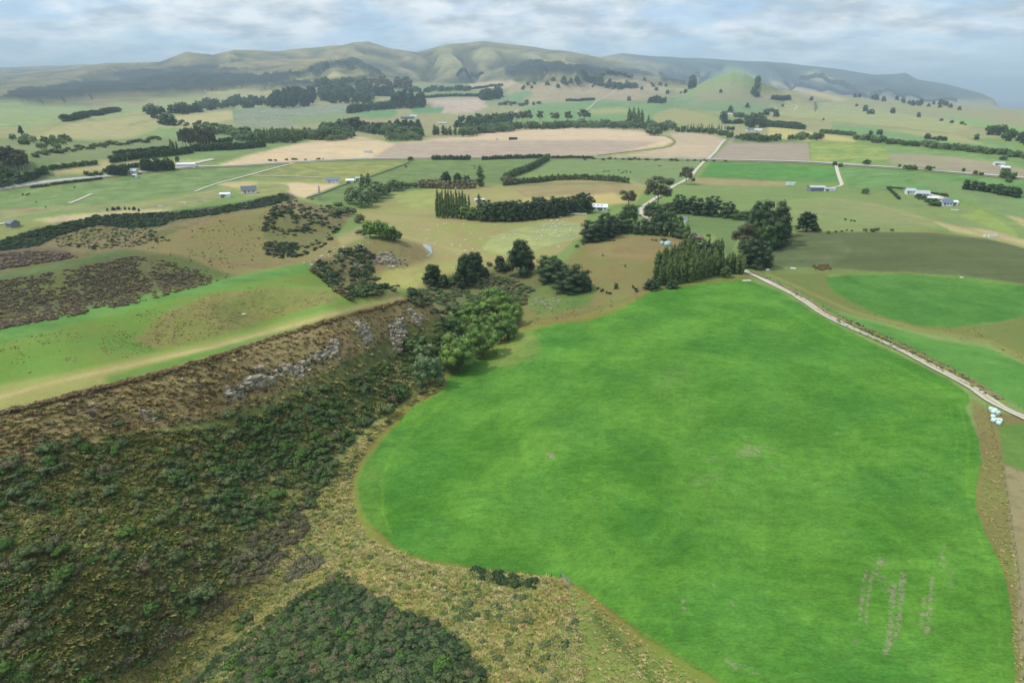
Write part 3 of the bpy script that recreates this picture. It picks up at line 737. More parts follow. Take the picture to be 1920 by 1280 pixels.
def ground_material():
    m, t = new_mat('ground_cover')
    N = t.nodes
    out = N.new('ShaderNodeOutputMaterial')
    bs = N.new('ShaderNodeBsdfPrincipled')
    bs.inputs['Roughness'].default_value = 0.95
    bs.inputs['Specular IOR Level'].default_value = 0.08
    geo = N.new('ShaderNodeNewGeometry')
    pos = geo.outputs['Position']
    ca = N.new('ShaderNodeAttribute'); ca.attribute_name = 'cover_a'
    cb = N.new('ShaderNodeAttribute'); cb.attribute_name = 'cover_b'
    pr = N.new('ShaderNodeAttribute'); pr.attribute_name = 'cover_p'
    p2 = N.new('ShaderNodeAttribute'); p2.attribute_name = 'cover_q'
    sp = N.new('ShaderNodeSeparateColor'); t.links.new(pr.outputs['Color'], sp.inputs[0])
    sq = N.new('ShaderNodeSeparateColor'); t.links.new(p2.outputs['Color'], sq.inputs[0])
    mot, scrub, crop = sp.outputs[0], sp.outputs[1], sp.outputs[2]
    rows, soilm, tintm = sq.outputs[0], sq.outputs[1], sq.outputs[2]
    nbig = noise(t, pos, 0.006, 4, 0.6, 0.4)
    nmid = noise(t, pos, 0.045, 5, 0.62, 0.3)
    nsm = noise(t, pos, 0.35, 5, 0.65)
    nfine = noise(t, pos, 1.6, 4, 0.7)
    # which of the two covers
    f = math_(t, 'ADD', math_(t, 'MULTIPLY', nbig, 0.5), math_(t, 'MULTIPLY', nmid, 0.55))
    f = math_(t, 'ADD', f, math_(t, 'MULTIPLY', math_(t, 'MULTIPLY', nsm, scrub), 0.5))
    f = math_(t, 'SUBTRACT', f, math_(t, 'MULTIPLY', scrub, 0.25))
    fm = mapr(t, f, 0.42, 0.64, 0, 1)
    fm = math_(t, 'MULTIPLY_ADD', math_(t, 'SUBTRACT', fm, 0.5), mot, 0.5, clamp=True)
    col = mixc(t, fm, ca.outputs['Color'], cb.outputs['Color'])
    # scrub land: tufts of darker and bleached cover
    tuft = mapr(t, nsm, 0.5, 0.62, 0, 1)
    col = mixc(t, math_(t, 'MULTIPLY', tuft, math_(t, 'MULTIPLY', scrub, 0.5)), col, (0.075, 0.085, 0.035))
    dry = mapr(t, noise(t, pos, 0.8, 4, 0.7), 0.56, 0.68, 0, 1)
    col = mixc(t, math_(t, 'MULTIPLY', dry, math_(t, 'MULTIPLY', scrub, 0.4)), col, (0.30, 0.23, 0.12))
    # crop: bluish and yellowish leaf, fine clumps
    cn = noise(t, pos, 0.03, 6, 0.66, 0.6)
    cfac = math_(t, 'MULTIPLY', mapr(t, cn, 0.40, 0.66, 0, 0.30), crop)
    col = mixc(t, cfac, col, (0.048, 0.195, 0.040))
    col = mixc(t, math_(t, 'MULTIPLY', tintm, 0.5), col, (0.10, 0.23, 0.03))
    mp = N.new('ShaderNodeMapping'); mp.inputs['Scale'].default_value = (0.7, 1.25, 1); mp.inputs['Rotation'].default_value = (0, 0, 0.35)
    t.links.new(pos, mp.inputs[0])
    clump = noise(t, mp.outputs[0], 1.5, 5, 0.78)
    cl2 = mapr(t, math_(t, 'ADD', math_(t, 'MULTIPLY', clump, 0.6), math_(t, 'MULTIPLY', noise(t, mp.outputs[0], 0.42, 5, 0.7), 0.4)), 0.38, 0.62, 0.70, 1.26, False)
    one = math_(t, 'MULTIPLY_ADD', math_(t, 'SUBTRACT', cl2, 1.0), crop, 1.0)
    col = mixc(t, 1.0, col, one, 'MULTIPLY')
    # bare soil where the crop failed
    sn = noise(t, pos, 0.8, 6, 0.8, 0.6)
    sb = math_(t, 'MULTIPLY', soilm, mapr(t, sn, 0.44, 0.60, 0.15, 1.25))
    sm_ = math_(t, 'MULTIPLY', mapr(t, sb, 0.10, 0.9, 0, 0.72), mapr(t, soilm, 0.05, 0.3, 0, 1))
    rare = mapr(t, noise(t, pos, 0.11, 6, 0.75, 0.8), 0.66, 0.72, 0, 0.35)
    sm_ = math_(t, 'MAXIMUM', sm_, math_(t, 'MULTIPLY', rare, crop))
    col = mixc(t, sm_, col, (0.27, 0.225, 0.165))
    # drill and harvest rows of the stubble and ploughed land
    mr = N.new('ShaderNodeMapping'); mr.inputs['Rotation'].default_value = (0, 0, 0.25); mr.inputs['Scale'].default_value = (0.004, 0.11, 0.1)
    t.links.new(pos, mr.inputs[0])
    rn = noise(t, mr.outputs[0], 1.0, 4, 0.7)
    rm = mapr(t, rn, 0.3, 0.7, 0.86, 1.12, False)
    rr = math_(t, 'MULTIPLY_ADD', math_(t, 'SUBTRACT', rm, 1.0), rows, 1.0)
    col = mixc(t, 1.0, col, rr, 'MULTIPLY')
    # general fine wear
    w = math_(t, 'ADD', math_(t, 'MULTIPLY', nfine, 0.5), math_(t, 'MULTIPLY', nsm, 0.5))
    wv = mapr(t, w, 0.3, 0.7, 0.78, 1.2, False)
    col = mixc(t, 1.0, col, wv, 'MULTIPLY')
    mid = mapr(t, nmid, 0.3, 0.7, 0.83, 1.17, False)
    col = mixc(t, 1.0, col, mid, 'MULTIPLY')
    t.links.new(col, bs.inputs['Base Color'])
    bh = math_(t, 'ADD', math_(t, 'MULTIPLY', clump, math_(t, 'MULTIPLY_ADD', crop, 0.7, 0.1)), math_(t, 'MULTIPLY', nsm, math_(t, 'MULTIPLY_ADD', scrub, 0.8, 0.1)))
    bp = N.new('ShaderNodeBump'); bp.inputs['Strength'].default_value = 0.55; bp.inputs['Distance'].default_value = 0.5
    t.links.new(bh, bp.inputs['Height']); t.links.new(bp.outputs[0], bs.inputs['Normal'])
    t.links.new(bs.outputs[0], out.inputs[0])
    return m


GM = ground_material()

# ------------------------------------------------------------------ build the ground sheet, cut along the parcels
fl = lab[:-1, :]
idx = np.arange(NRr * NA).reshape(NRr, NA)
jn = (np.arange(NA) + 1) % NA
q = np.stack([idx[:-1], idx[1:], idx[1:][:, jn], idx[:-1][:, jn]], -1).reshape(-1, 4)[:, ::-1]
ql = fl.reshape(-1)
COORD = np.stack([GX, GY, GZ], -1).reshape(-1, 3)
# vertex normals of the whole sheet, so that no seam shows between the pieces
dR = np.gradient(GZ, axis=0) / np.gradient(RR)[:, None]
tx = np.roll(GX, -1, 1) - np.roll(GX, 1, 1); ty = np.roll(GY, -1, 1) - np.roll(GY, 1, 1); tz = np.roll(GZ, -1, 1) - np.roll(GZ, 1, 1)
ux = np.gradient(GX, axis=0); uy = np.gradient(GY, axis=0); uz = np.gradient(GZ, axis=0)
NRM = np.cross(np.stack([tx, ty, tz], -1), np.stack([ux, uy, uz], -1))
NRM *= np.sign(NRM[..., 2:3] + 1e-9)
NRM /= np.linalg.norm(NRM, axis=-1, keepdims=True) + 1e-9
NRM = NRM.reshape(-1, 3)
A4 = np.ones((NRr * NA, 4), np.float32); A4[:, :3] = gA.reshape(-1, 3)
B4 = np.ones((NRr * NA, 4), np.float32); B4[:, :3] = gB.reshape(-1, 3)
P4 = np.ones((NRr * NA, 4), np.float32); P4[:, :3] = gP.reshape(-1, 4)[:, :3]
Q4 = np.ones((NRr * NA, 4), np.float32); Q4[:, 0] = gP[..., 3].ravel(); Q4[:, 1] = soilv.ravel(); Q4[:, 2] = tintv.ravel()


def mesh_np(name, co, quads, mat, nrm=None, attrs=()):
    me = bpy.data.meshes.new(name)
    k = quads.shape[1]
    me.vertices.add(len(co)); me.vertices.foreach_set('co', co.astype(np.float32).ravel())
    me.loops.add(quads.size); me.loops.foreach_set('vertex_index', quads.astype(np.int32).ravel())
    me.polygons.add(len(quads)); me.polygons.foreach_set('loop_start', np.arange(0, quads.size, k, dtype=np.int32))
    me.polygons.foreach_set('use_smooth', np.ones(len(quads), bool))
    me.update(calc_edges=True)
    if mat:
        me.materials.append(mat)
    for nm, arr in attrs:
        a = me.attributes.new(nm, 'FLOAT_COLOR', 'POINT')
        a.data.foreach_set('color', arr.astype(np.float32).ravel())
    if nrm is not None:
        me.normals_split_custom_set_from_vertices([tuple(v) for v in nrm.tolist()])
    return me


def tag(o, label=None, cat=None, group=None, kind=None):
    if label: o['label'] = label
    if cat: o['category'] = cat
    if group: o['group'] = group
    if kind: o['kind'] = kind
    return o


def add(name, me, parent=None, loc=None):
    o = bpy.data.objects.new(name, me)
    S.collection.objects.link(o)
    if parent: o.parent = parent
    if loc is not None: o.location = loc
    return o


GLAB = {'ground': 'grassland covering the valley floor and low hills', 'crop_field': 'bright green crop fields bordered by the gravel farm track',
        'pasture': 'grazed pasture paddocks on the valley floor', 'stubble_field': 'pale straw coloured harvested stubble fields beyond the road', 'ploughed_field': 'brownish worked fields on the valley floor',
        'hillside': 'steep brown and green hill slopes beside the gully', 'rough_grassland': 'rank dry grass along the field margins', 'plantation_forest': 'dark pine plantations on the distant hills', 'mountain': 'hazy range of grassy hills on the skyline'}
for nm, li in LAB.items():
    sel = q[ql == li]
    if len(sel) == 0:
        continue
    used, inv = np.unique(sel, return_inverse=True)
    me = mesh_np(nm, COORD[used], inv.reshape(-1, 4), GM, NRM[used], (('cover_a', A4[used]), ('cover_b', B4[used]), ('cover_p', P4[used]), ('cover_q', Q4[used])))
    o = add(nm, me)
    tag(o, GLAB[nm], None, None, 'stuff' if nm == 'plantation_forest' else 'structure')
# ------------------------------------------------------------------ simple materials
def flat_mat(name, rgb, rough=0.8, var=0.12, scale=1.0, spec=0.2, metal=0.0):
    m, t = new_mat(name)
    b = t.nodes.new('ShaderNodeBsdfPrincipled'); o = t.nodes.new('ShaderNodeOutputMaterial')
    g = t.nodes.new('ShaderNodeNewGeometry')
    n_ = noise(t, g.outputs['Position'], scale, 5, 0.65)
    f = mapr(t, n_, 0.3, 0.7, 1 - var, 1 + var, False)
    c = mixc(t, 1.0, tuple(float(x) for x in lin(rgb)), f, 'MULTIPLY')
    t.links.new(c, b.inputs['Base Color'])
    b.inputs['Roughness'].default_value = rough; b.inputs['Specular IOR Level'].default_value = spec; b.inputs['Metallic'].default_value = metal
    t.links.new(b.outputs[0], o.inputs[0])
    return m


def leaf_mat(name, c1, c2, c3=None):
    """Foliage: each plant its own tone between c1 and c2, leaves within it lean towards c3."""
    m, t = new_mat(name)
    b = t.nodes.new('ShaderNodeBsdfPrincipled'); o = t.nodes.new('ShaderNodeOutputMaterial')
    oi = t.nodes.new('ShaderNodeObjectInfo')
    g = t.nodes.new('ShaderNodeNewGeometry')
    tcn = t.nodes.new('ShaderNodeTexCoord')
    c3 = c3 or c2
    col = mixc(t, oi.outputs['Random'], tuple(float(x) for x in lin(c1)), tuple(float(x) for x in lin(c2)))
    n_ = noise(t, tcn.outputs['Object'], 6.0, 3, 0.6)
    col = mixc(t, mapr(t, n_, 0.48, 0.68, 0, 0.8), col, tuple(float(x) for x in lin(c3)))
    # stands of plants differ from place to place: browner here, fresher there
    wn2 = noise(t, g.outputs['Position'], 0.07, 3, 0.6)
    col = mixc(t, mapr(t, wn2, 0.40, 0.62, 0, 0.45), col, mixc(t, 1.0, col, (1.18, 1.06, 0.82), 'MULTIPLY'))
    ri = math_(t, 'MULTIPLY_ADD', g.outputs['Random Per Island'], 0.4, 0.8)
    col = mixc(t, 1.0, col, ri, 'MULTIPLY')
    t.links.new(col, b.inputs['Base Color'])
    b.inputs['Roughness'].default_value = 0.75; b.inputs['Specular IOR Level'].default_value = 0.15
    t.links.new(b.outputs[0], o.inputs[0])
    return m


LM = {
    'pine': leaf_mat('pine_needles', (50, 70, 44), (62, 82, 50), (76, 96, 58)),
    'cypress': leaf_mat('cypress_foliage', (56, 76, 52), (70, 90, 60), (84, 104, 70)),
    'poplar': leaf_mat('poplar_leaves', (82, 104, 60), (98, 118, 66), (124, 138, 86)),
    'willow': leaf_mat('willow_leaves', (90, 120, 60), (106, 134, 66), (124, 148, 78)),
    'greywillow': leaf_mat('grey_willow_leaves', (96, 118, 80), (110, 130, 86), (138, 154, 108)),
    'broad': leaf_mat('broadleaf_leaves', (68, 94, 54), (82, 106, 60), (98, 120, 70)),
    'gum': leaf_mat('gum_leaves', (82, 90, 66), (94, 98, 70), (118, 116, 88)),
    'scrub_dark': leaf_mat('dark_scrub_leaves', (76, 96, 60), (98, 112, 72), (118, 130, 86)),
    'herb': leaf_mat('low_olive_herbage', (110, 118, 66), (136, 138, 78), (160, 150, 102)),
    'scrub_green': leaf_mat('green_scrub_leaves', (68, 100, 48), (86, 116, 56), (106, 130, 66)),
    'scrub_grey': leaf_mat('grey_scrub_twigs', (98, 100, 74), (118, 112, 86), (136, 126, 102)),
    'scrub_brown': leaf_mat('brown_bracken', (110, 94, 66), (126, 108, 76), (146, 126, 92)),
    'heather': leaf_mat('heather_twigs', (108, 98, 84), (126, 112, 98), (146, 132, 116)),
    'gorse': leaf_mat('gorse_spines', (50, 70, 46), (62, 82, 50), (76, 94, 58)),
    'tussock': leaf_mat('dry_tussock_blades', (172, 158, 104), (194, 180, 128), (212, 198, 150)),
    'green_tuft': leaf_mat('green_tuft_blades', (122, 138, 66), (146, 156, 80), (170, 172, 100)),
    'lilac': leaf_mat('pink_blossom', (150, 110, 120), (166, 128, 134), (110, 110, 80)),
}
M_BARK = flat_mat('bark', (96, 84, 70), 0.9, 0.25, 3.0)
M_BARKP = flat_mat('pale_bark', (168, 158, 138), 0.85, 0.2, 3.0)
M_GRAVEL = flat_mat('pale_gravel', (192, 184, 168), 0.95, 0.14, 0.7)
M_TRACKG = flat_mat('worn_grass_track', (160, 156, 98), 0.95, 0.2, 0.6)
M_ASPH = flat_mat('worn_road_surface', (172, 172, 168), 0.9, 0.07, 0.2)
M_VERGE = flat_mat('dry_verge', (128, 118, 82), 0.95, 0.3, 0.5)
M_ROCK = None
M_WOOD = flat_mat('weathered_post_wood', (122, 116, 102), 0.9, 0.2, 4)
M_WHITE = flat_mat('white_wall_paint', (226, 228, 226), 0.6, 0.05, 0.5)
M_CREAM = flat_mat('cream_wall', (206, 200, 184), 0.7, 0.06, 0.5)
M_ROOFW = flat_mat('white_roof_steel', (222, 228, 232), 0.4, 0.05, 0.4, 0.5)
M_ROOFG = flat_mat('grey_roof_steel', (96, 104, 114), 0.45, 0.08, 0.4, 0.5)
M_ROOFB = flat_mat('blue_grey_roof_steel', (104, 118, 142), 0.45, 0.08, 0.4, 0.5)
M_ROOFP = flat_mat('pale_grey_roof_steel', (176, 182, 190), 0.45, 0.06, 0.4, 0.5)
M_GREYW = flat_mat('grey_wall_steel', (120, 128, 136), 0.6, 0.06, 0.5)
M_GLASS = flat_mat('dark_window_glass', (44, 52, 60), 0.15, 0.02, 1, 0.6)
M_DOOR = flat_mat('grey_door_paint', (120, 122, 122), 0.5, 0.05, 1)
M_WOOL = flat_mat('sheep_wool', (226, 220, 204), 0.95, 0.08, 5)
M_HIDE = flat_mat('dark_cattle_hide', (40, 34, 32), 0.7, 0.1, 5)
M_WRAP = flat_mat('pale_green_bale_wrap', (196, 222, 212), 0.35, 0.05, 1.5, 0.5)
M_TANK = flat_mat('pale_green_tank_plastic', (176, 206, 206), 0.45, 0.04, 1, 0.4)
M_STEEL = flat_mat('galvanised_steel', (150, 154, 158), 0.5, 0.1, 2, 0.5, 0.3)
M_WIRE = flat_mat('dull_fence_wire', (104, 106, 102), 0.6, 0.1, 2, 0.3, 0.3)
M_SHEET = flat_mat('weathered_white_sheet', (214, 212, 204), 0.6, 0.15, 1.5)


def rock_mat():
    m, t = new_mat('limestone')
    b = t.nodes.new('ShaderNodeBsdfPrincipled'); o = t.nodes.new('ShaderNodeOutputMaterial')
    g = t.nodes.new('ShaderNodeNewGeometry'); P_ = g.outputs['Position']
    mp = t.nodes.new('ShaderNodeMapping'); mp.inputs['Scale'].default_value = (0.35, 0.35, 2.4); t.links.new(P_, mp.inputs[0])
    a = noise(t, mp.outputs[0], 1.1, 5, 0.7); c = noise(t, P_, 0.9, 5, 0.7)
    col = mixc(t, mapr(t, a, 0.42, 0.6, 0, 1), tuple(float(x) for x in lin((112, 106, 90))), tuple(float(x) for x in lin((178, 168, 146))))
    col = mixc(t, mapr(t, c, 0.52, 0.66, 0, 0.85), col, tuple(float(x) for x in lin((80, 76, 64))))
    t.links.new(col, b.inputs['Base Color']); b.inputs['Roughness'].default_value = 0.95
    bp = t.nodes.new('ShaderNodeBump'); bp.inputs['Strength'].default_value = 0.8; bp.inputs['Distance'].default_value = 0.4
    t.links.new(a, bp.inputs['Height']); t.links.new(bp.outputs[0], b.inputs['Normal'])
    t.links.new(b.outputs[0], o.inputs[0])
    return m


M_ROCK = rock_mat()


# ------------------------------------------------------------------ roads and tracks
def resample(pts, step):
    out = [pts[0]]
    for a, b in zip(pts[:-1], pts[1:]):
        L = (b - a).length; k = max(1, int(L / step))
        for i in range(1, k + 1):
            out.append(a.lerp(b, i / k))
    return out


def catmull(pp, k=6):
    pp = [pp[0]] + pp + [pp[-1]]
    out = []
    for i in range(1, len(pp) - 2):
        p0, p1, p2, p3 = [np.array(p, float) for p in pp[i - 1:i + 3]]
        for j in range(k):
            s = j / k
            out.append(tuple(0.5 * ((2 * p1) + (-p0 + p2) * s + (2 * p0 - 5 * p1 + 4 * p2 - p3) * s * s + (-p0 + 3 * p1 - 3 * p2 + p3) * s ** 3)))
    out.append(tuple(pp[-2]))
    return out


def ribbon(name, pix, width, mat, label, lift=0.12, kind='structure', step=None, wob=0.0, across=3, cat=None, pieces=None):
    w = [hit(u, v) for u, v in catmull(P(pix))]
    # keep the line moving on: drop points that jump back
    pts = [w[0]]
    for p in w[1:]:
        if (p - pts[-1]).length > 0.5:
            pts.append(p)
    if step is None:
        step = max(3.0, width * 0.8)
    pts = resample([Vector((p.x, p.y, 0)) for p in pts], step)
    vs, fs = [], []
    for i, p in enumerate(pts):
        a = pts[max(i - 1, 0)]; b = pts[min(i + 1, len(pts) - 1)]
        d = (b - a); d.z = 0
        d = d.normalized() if d.length > 0 else Vector((1, 0, 0))
        nrm = Vector((-d.y, d.x, 0))
        wl_ = width * (1 + wob * (vnoise(np.array(p.x / 9.0), np.array(p.y / 9.0), 5) - 0.5))
        for k in range(across + 1):
            q_ = p + nrm * float(wl_) * (k / across - 0.5)
            r_ = math.hypot(q_.x, q_.y)
            vs.append((q_.x, q_.y, ground_z(q_.x, q_.y) + lift + r_ * 0.00025))
        if i:
            for k in range(across):
                b0 = (i - 1) * (across + 1) + k; b1 = i * (across + 1) + k
                fs.append((b0, b0 + 1, b1 + 1, b1))
    me = bpy.data.meshes.new(name); me.from_pydata(vs, [], fs); me.materials.append(mat)
    me.polygons.foreach_set('use_smooth', [True] * len(me.polygons))
    me.update()
    if me.polygons and sum(p_.normal.z for p_ in me.polygons) < 0:
        me.flip_normals()
    o = add(name, me)
    tag(o, label, cat, None, kind)
    return o


ribbon('gravel_track', '1396 509 1440 529 1500 560 1545 590 1600 617 1680 653 1760 694 1820 726 1858 752 1890 770 1940 792', 3.6, M_GRAVEL, 'pale gravel farm track curving along the edge of the green crop', wob=0.5, step=2.5, lift=0.3, across=4)
ribbon('gravel_track', '1396 509 1380 498 1365 490 1345 478 1320 462 1290 446 1262 430 1232 418 1210 407 1200 396 1206 388 1226 374 1250 358 1262 350 1278 342 1294 332 1306 318 1324 299', 4.6, M_GRAVEL, 'pale gravel road running from the farmstead past the tall gum to the main road', wob=0.3, step=4, lift=0.3)
ribbon('gravel_track', '1328 298 1342 284 1352 270 1360 262', 5.0, M_GRAVEL, 'pale gravel road between the stubble field and the brown field', lift=0.3)
ribbon('road', '-60 362 0 353 100 340 200 330 330 315 450 310 560 303 650 299 800 296 1000 295 1200 297 1325 299 1500 303 1600 309 1700 316 1800 324 1980 338', 7.0, M_ASPH, 'long pale main road crossing the whole valley floor', lift=0.35, step=12)
ribbon('verge', '-60 366 0 356 100 343 200 333 330 318 450 313 560 306 650 301.5 800 298.5 1000 297.5 1200 299.5 1325 302 1500 306 1600 312 1700 319 1800 327 1980 341', 5.0, M_VERGE, 'strip of dry grass beside the main road', lift=0.2, step=12)
ribbon('driveway', '1567 309 1571 325 1576 340 1578 347 1570 351 1556 353', 4.0, M_GRAVEL, 'short white gravel drive down to the long grey shed', lift=0.35)
ribbon('driveway', '365 360 400 347 440 336 470 328 510 317 550 307', 3.6, M_GRAVEL, 'straight pale drive from the main road to the grey roofed house', lift=0.35)
ribbon('driveway', '472 330 540 331 610 334', 4.0, M_GRAVEL, 'pale drive leading to the blue grey roofed house', lift=0.35)
ribbon('driveway', '-20 424 10 419 24 416', 4.0, M_GRAVEL, 'pale drive at the small dark roofed house on the terrace', lift=0.35)
ribbon('driveway', '1700 355 1740 366 1765 372 1780 378', 9.0, M_GRAVEL, 'white gravel yard and drive between the homestead buildings', lift=0.35)
ribbon('farm_track', '948 226 960 216 972 205', 6.5, M_GRAVEL, 'pale lane rising between the far trees to green fields', lift=0.5)
ribbon('farm_track', '1090 212 1105 203 1118 191 1132 184 1146 176 1156 168', 6.5, M_GRAVEL, 'pale farm lane climbing the far green hill', lift=0.6)
ribbon('farm_track', '1468 190 1484 196 1494 200 1488 207', 6.5, M_GRAVEL, 'pale lane bending on the far slope right of the cone hill', lift=0.6)
ribbon('farm_track', '1480 189 1500 189 1530 192 1560 198', 5.0, M_GRAVEL, 'thin pale lane along the far hill crest', lift=0.6)
ribbon('farm_track', '130 382 150 374 172 364', 3.5, M_GRAVEL, 'short pale track mark in the large green paddock', lift=0.3)
ribbon('farm_track', '590 255 640 240', 6, M_GRAVEL, 'thin pale farm track beside the poplars on the plain', lift=0.5)
ribbon('farm_track', '342 312 380 303 400 299', 8, M_GRAVEL, 'wide pale yard strip beside the main road', lift=0.5)
ribbon('verge', '1410 509 1450 527 1506 556 1555 588 1610 613 1690 648 1770 689 1832 722 1870 748', 3.2, M_VERGE, 'dark grassy bank running along the gravel farm track', lift=0.22, wob=0.8, step=2.5, across=4)
ribbon('track_crown', '1446 532 1500 560 1545 590 1600 617 1680 653 1760 694 1820 726 1858 752 1890 770 1940 792', 0.55, M_TRACKG, 'thin grassy crown between the wheel ruts of the gravel farm track', lift=0.36, wob=1.5, step=2.5, across=1)
ribbon('drain', '1250 256 1262 262 1264 268 1250 276 1210 281 1160 287 1120 292', 5, M_VERGE, 'dark grassy drain curving through the stubble field', lift=0.4)
ribbon('drain', '575 372 610 361 640 349 700 330 750 312 768 305', 3, flat_mat('drain_grass', (74, 90, 56), 0.95, 0.2, 0.3), 'dark fence line between the two green paddocks', lift=0.4)

# pond in the bend of the gully
pc = [hit(u, v) for u, v in P('784 456 797 458 808 463 811 474 803 482 794 476 786 468')]
zc_ = sorted(p.z for p in pc)[len(pc) // 2] + 0.15
me = bpy.data.meshes.new('pond'); me.from_pydata([(p.x, p.y, zc_) for p in pc] + [(p.x, p.y, zc_ - 1.5) for p in pc], [], [tuple(range(len(pc)))] + [(i, (i + 1) % len(pc), len(pc) + (i + 1) % len(pc), len(pc) + i) for i in range(len(pc))])
m, t = new_mat('pond_water'); b = t.nodes.new('ShaderNodeBsdfPrincipled'); b.inputs['Base Color'].default_value = (0.25, 0.30, 0.32, 1); b.inputs['Roughness'].default_value = 0.12
o_ = t.nodes.new('ShaderNodeOutputMaterial'); t.links.new(b.outputs[0], o_.inputs[0]); me.materials.append(m)
tag(add('pond', me), 'small pale pond at the bend below the cliffed knoll', None, None, 'structure')
# ------------------------------------------------------------------ plants: prototypes
ICO = None


def ico():
    global ICO
    if ICO is None:
        bm = bmesh.new(); bmesh.ops.create_icosphere(bm, subdivisions=1, radius=1)
        ICO = (np.array([v.co[:] for v in bm.verts]), np.array([[v.index for v in f.verts] for f in bm.faces])); bm.free()
    return ICO


def crown_geo(clumps, n, leaf, seed, jit=0.55, core=0.8, whole=0.35):
    """Many small leaf sprays over the clumps; returns verts, normals, quads, tris."""
    r = np.random.default_rng(seed)
    cl = np.array(clumps, float)               # cx cy cz rx ry rz
    area = (cl[:, 3] * cl[:, 4] + cl[:, 3] * cl[:, 5] + cl[:, 4] * cl[:, 5])
    cnt = np.maximum(4, (n * area / area.sum()).astype(int))
    V, Nn = [], []
    mid = (cl[:, :3] * area[:, None]).sum(0) / area.sum()
    for c, k in zip(cl, cnt):
        d = r.normal(size=(k, 3)); d /= np.linalg.norm(d, axis=1, keepdims=True)
        rad = r.uniform(0.68, 1.16, (k, 1))
        p = c[:3] + d * c[3:] * rad
        nr = d / c[3:]; nr /= np.linalg.norm(nr, axis=1, keepdims=True)
        # drop what lies deep in another clump
        keep = np.ones(k, bool)
        for o in cl:
            if o is c: continue
            q_ = ((p - o[:3]) / o[3:]); keep &= ~((q_ ** 2).sum(1) < 0.5)
        p = p[keep]; nr = nr[keep]; k = len(p)
        fn = nr + r.normal(size=(k, 3)) * jit; fn /= np.linalg.norm(fn, axis=1, keepdims=True)
        a = np.cross(fn, r.normal(size=(k, 3))); a /= np.linalg.norm(a, axis=1, keepdims=True); b = np.cross(fn, a)
        s = leaf * r.uniform(0.5, 1.5, (k, 1)); s2 = leaf * r.uniform(0.4, 1.1, (k, 1))
        bend = fn * leaf * r.uniform(-0.4, 0.4, (k, 1))
        q_ = np.stack([p - a * s + bend, p - b * s2, p + a * s * r.uniform(.5, 1.1, (k, 1)) + bend, p + b * s2 * r.uniform(.6, 1.2, (k, 1))], 1)
        gn = np.cross(q_[:, 1] - q_[:, 0], q_[:, 2] - q_[:, 0])
        flip = (gn * (nr * .7 + np.array([0, -.15, .35]))).sum(1) < 0
        q_[flip] = q_[flip][:, ::-1]
        V.append(q_.reshape(-1, 3))
        wn_ = p - mid; wn_ /= np.linalg.norm(wn_, axis=1, keepdims=True) + 1e-6
        n_ = nr * (1 - whole) + wn_ * whole + fn * 0.35; n_ /= np.linalg.norm(n_, axis=1, keepdims=True)
        Nn.append(np.repeat(n_, 4, 0))
    V = np.concatenate(V); Nn = np.concatenate(Nn); Q = np.arange(len(V)).reshape(-1, 4)
    T = []
    if core:
        iv, it = ico()
        for c in cl:
            b0 = len(V)
            w_ = iv * (1 + 0.18 * r.normal(size=(len(iv), 1)))
            V = np.concatenate([V, c[:3] + w_ * c[3:] * core]); Nn = np.concatenate([Nn, iv])
            T.append(it + b0)
    T = np.concatenate(T) if T else np.zeros((0, 3), int)
    return V, Nn, Q, T


def mesh_mixed(name, V, Nn, Q, T, mats, matidx=None):
    me = bpy.data.meshes.new(name)
    me.vertices.add(len(V)); me.vertices.foreach_set('co', np.asarray(V, np.float32).ravel())
    li = np.concatenate([Q.ravel(), T.ravel()]).astype(np.int32)
    me.loops.add(len(li)); me.loops.foreach_set('vertex_index', li)
    ls = np.concatenate([np.arange(len(Q)) * 4, len(Q) * 4 + np.arange(len(T)) * 3]).astype(np.int32)
    me.polygons.add(len(ls)); me.polygons.foreach_set('loop_start', ls)
    me.polygons.foreach_set('use_smooth', np.ones(len(ls), bool))
    for m_ in mats: me.materials.append(m_)
    if matidx is not None: me.polygons.foreach_set('material_index', matidx.astype(np.int32))
    me.update(calc_edges=True)
    if Nn is not None:
        me.normals_split_custom_set_from_vertices([tuple(v) for v in np.asarray(Nn, float).tolist()])
    return me


def trunk_geo(h, r0, r1, limbs, seed, bend=0.03, segs=6):
    """Tapered trunk with limbs: quads."""
    r = np.random.default_rng(seed)
    V, Q = [], []

    def tube(path, rads):
        b0 = len(V)
        for i, (p, rr_) in enumerate(zip(path, rads)):
            d = np.array(path[min(i + 1, len(path) - 1)]) - np.array(path[max(i - 1, 0)]); d = d / (np.linalg.norm(d) + 1e-9)
            a = np.cross(d, (0.3, 1, 0.2)); a /= np.linalg.norm(a); b = np.cross(d, a)
            for k in range(segs):
                th = 2 * math.pi * k / segs
                V.append(np.array(p) + (a * math.cos(th) + b * math.sin(th)) * rr_)
            if i:
                for k in range(segs):
                    k2 = (k + 1) % segs
                    Q.append((b0 + (i - 1) * segs + k, b0 + (i - 1) * segs + k2, b0 + i * segs + k2, b0 + i * segs + k))
    pts = [(r.normal() * bend * i, r.normal() * bend * i, -0.04 * h + h * i / 5) for i in range(6)]
    tube(pts, [r0 * 1.3 + (r1 - r0 * 1.3) * (i / 5) ** 0.7 for i in range(6)])
    for (z, ang, L, up) in limbs:
        p0 = (0, 0, z); p1 = (math.cos(ang) * L * .5, math.sin(ang) * L * .5, z + up * .4); p2 = (math.cos(ang) * L, math.sin(ang) * L, z + up)
        tube([p0, p1, p2], [r0 * .5, r0 * .35, r0 * .12])
    V = np.array(V); Q = np.array(Q)
    return V, Q


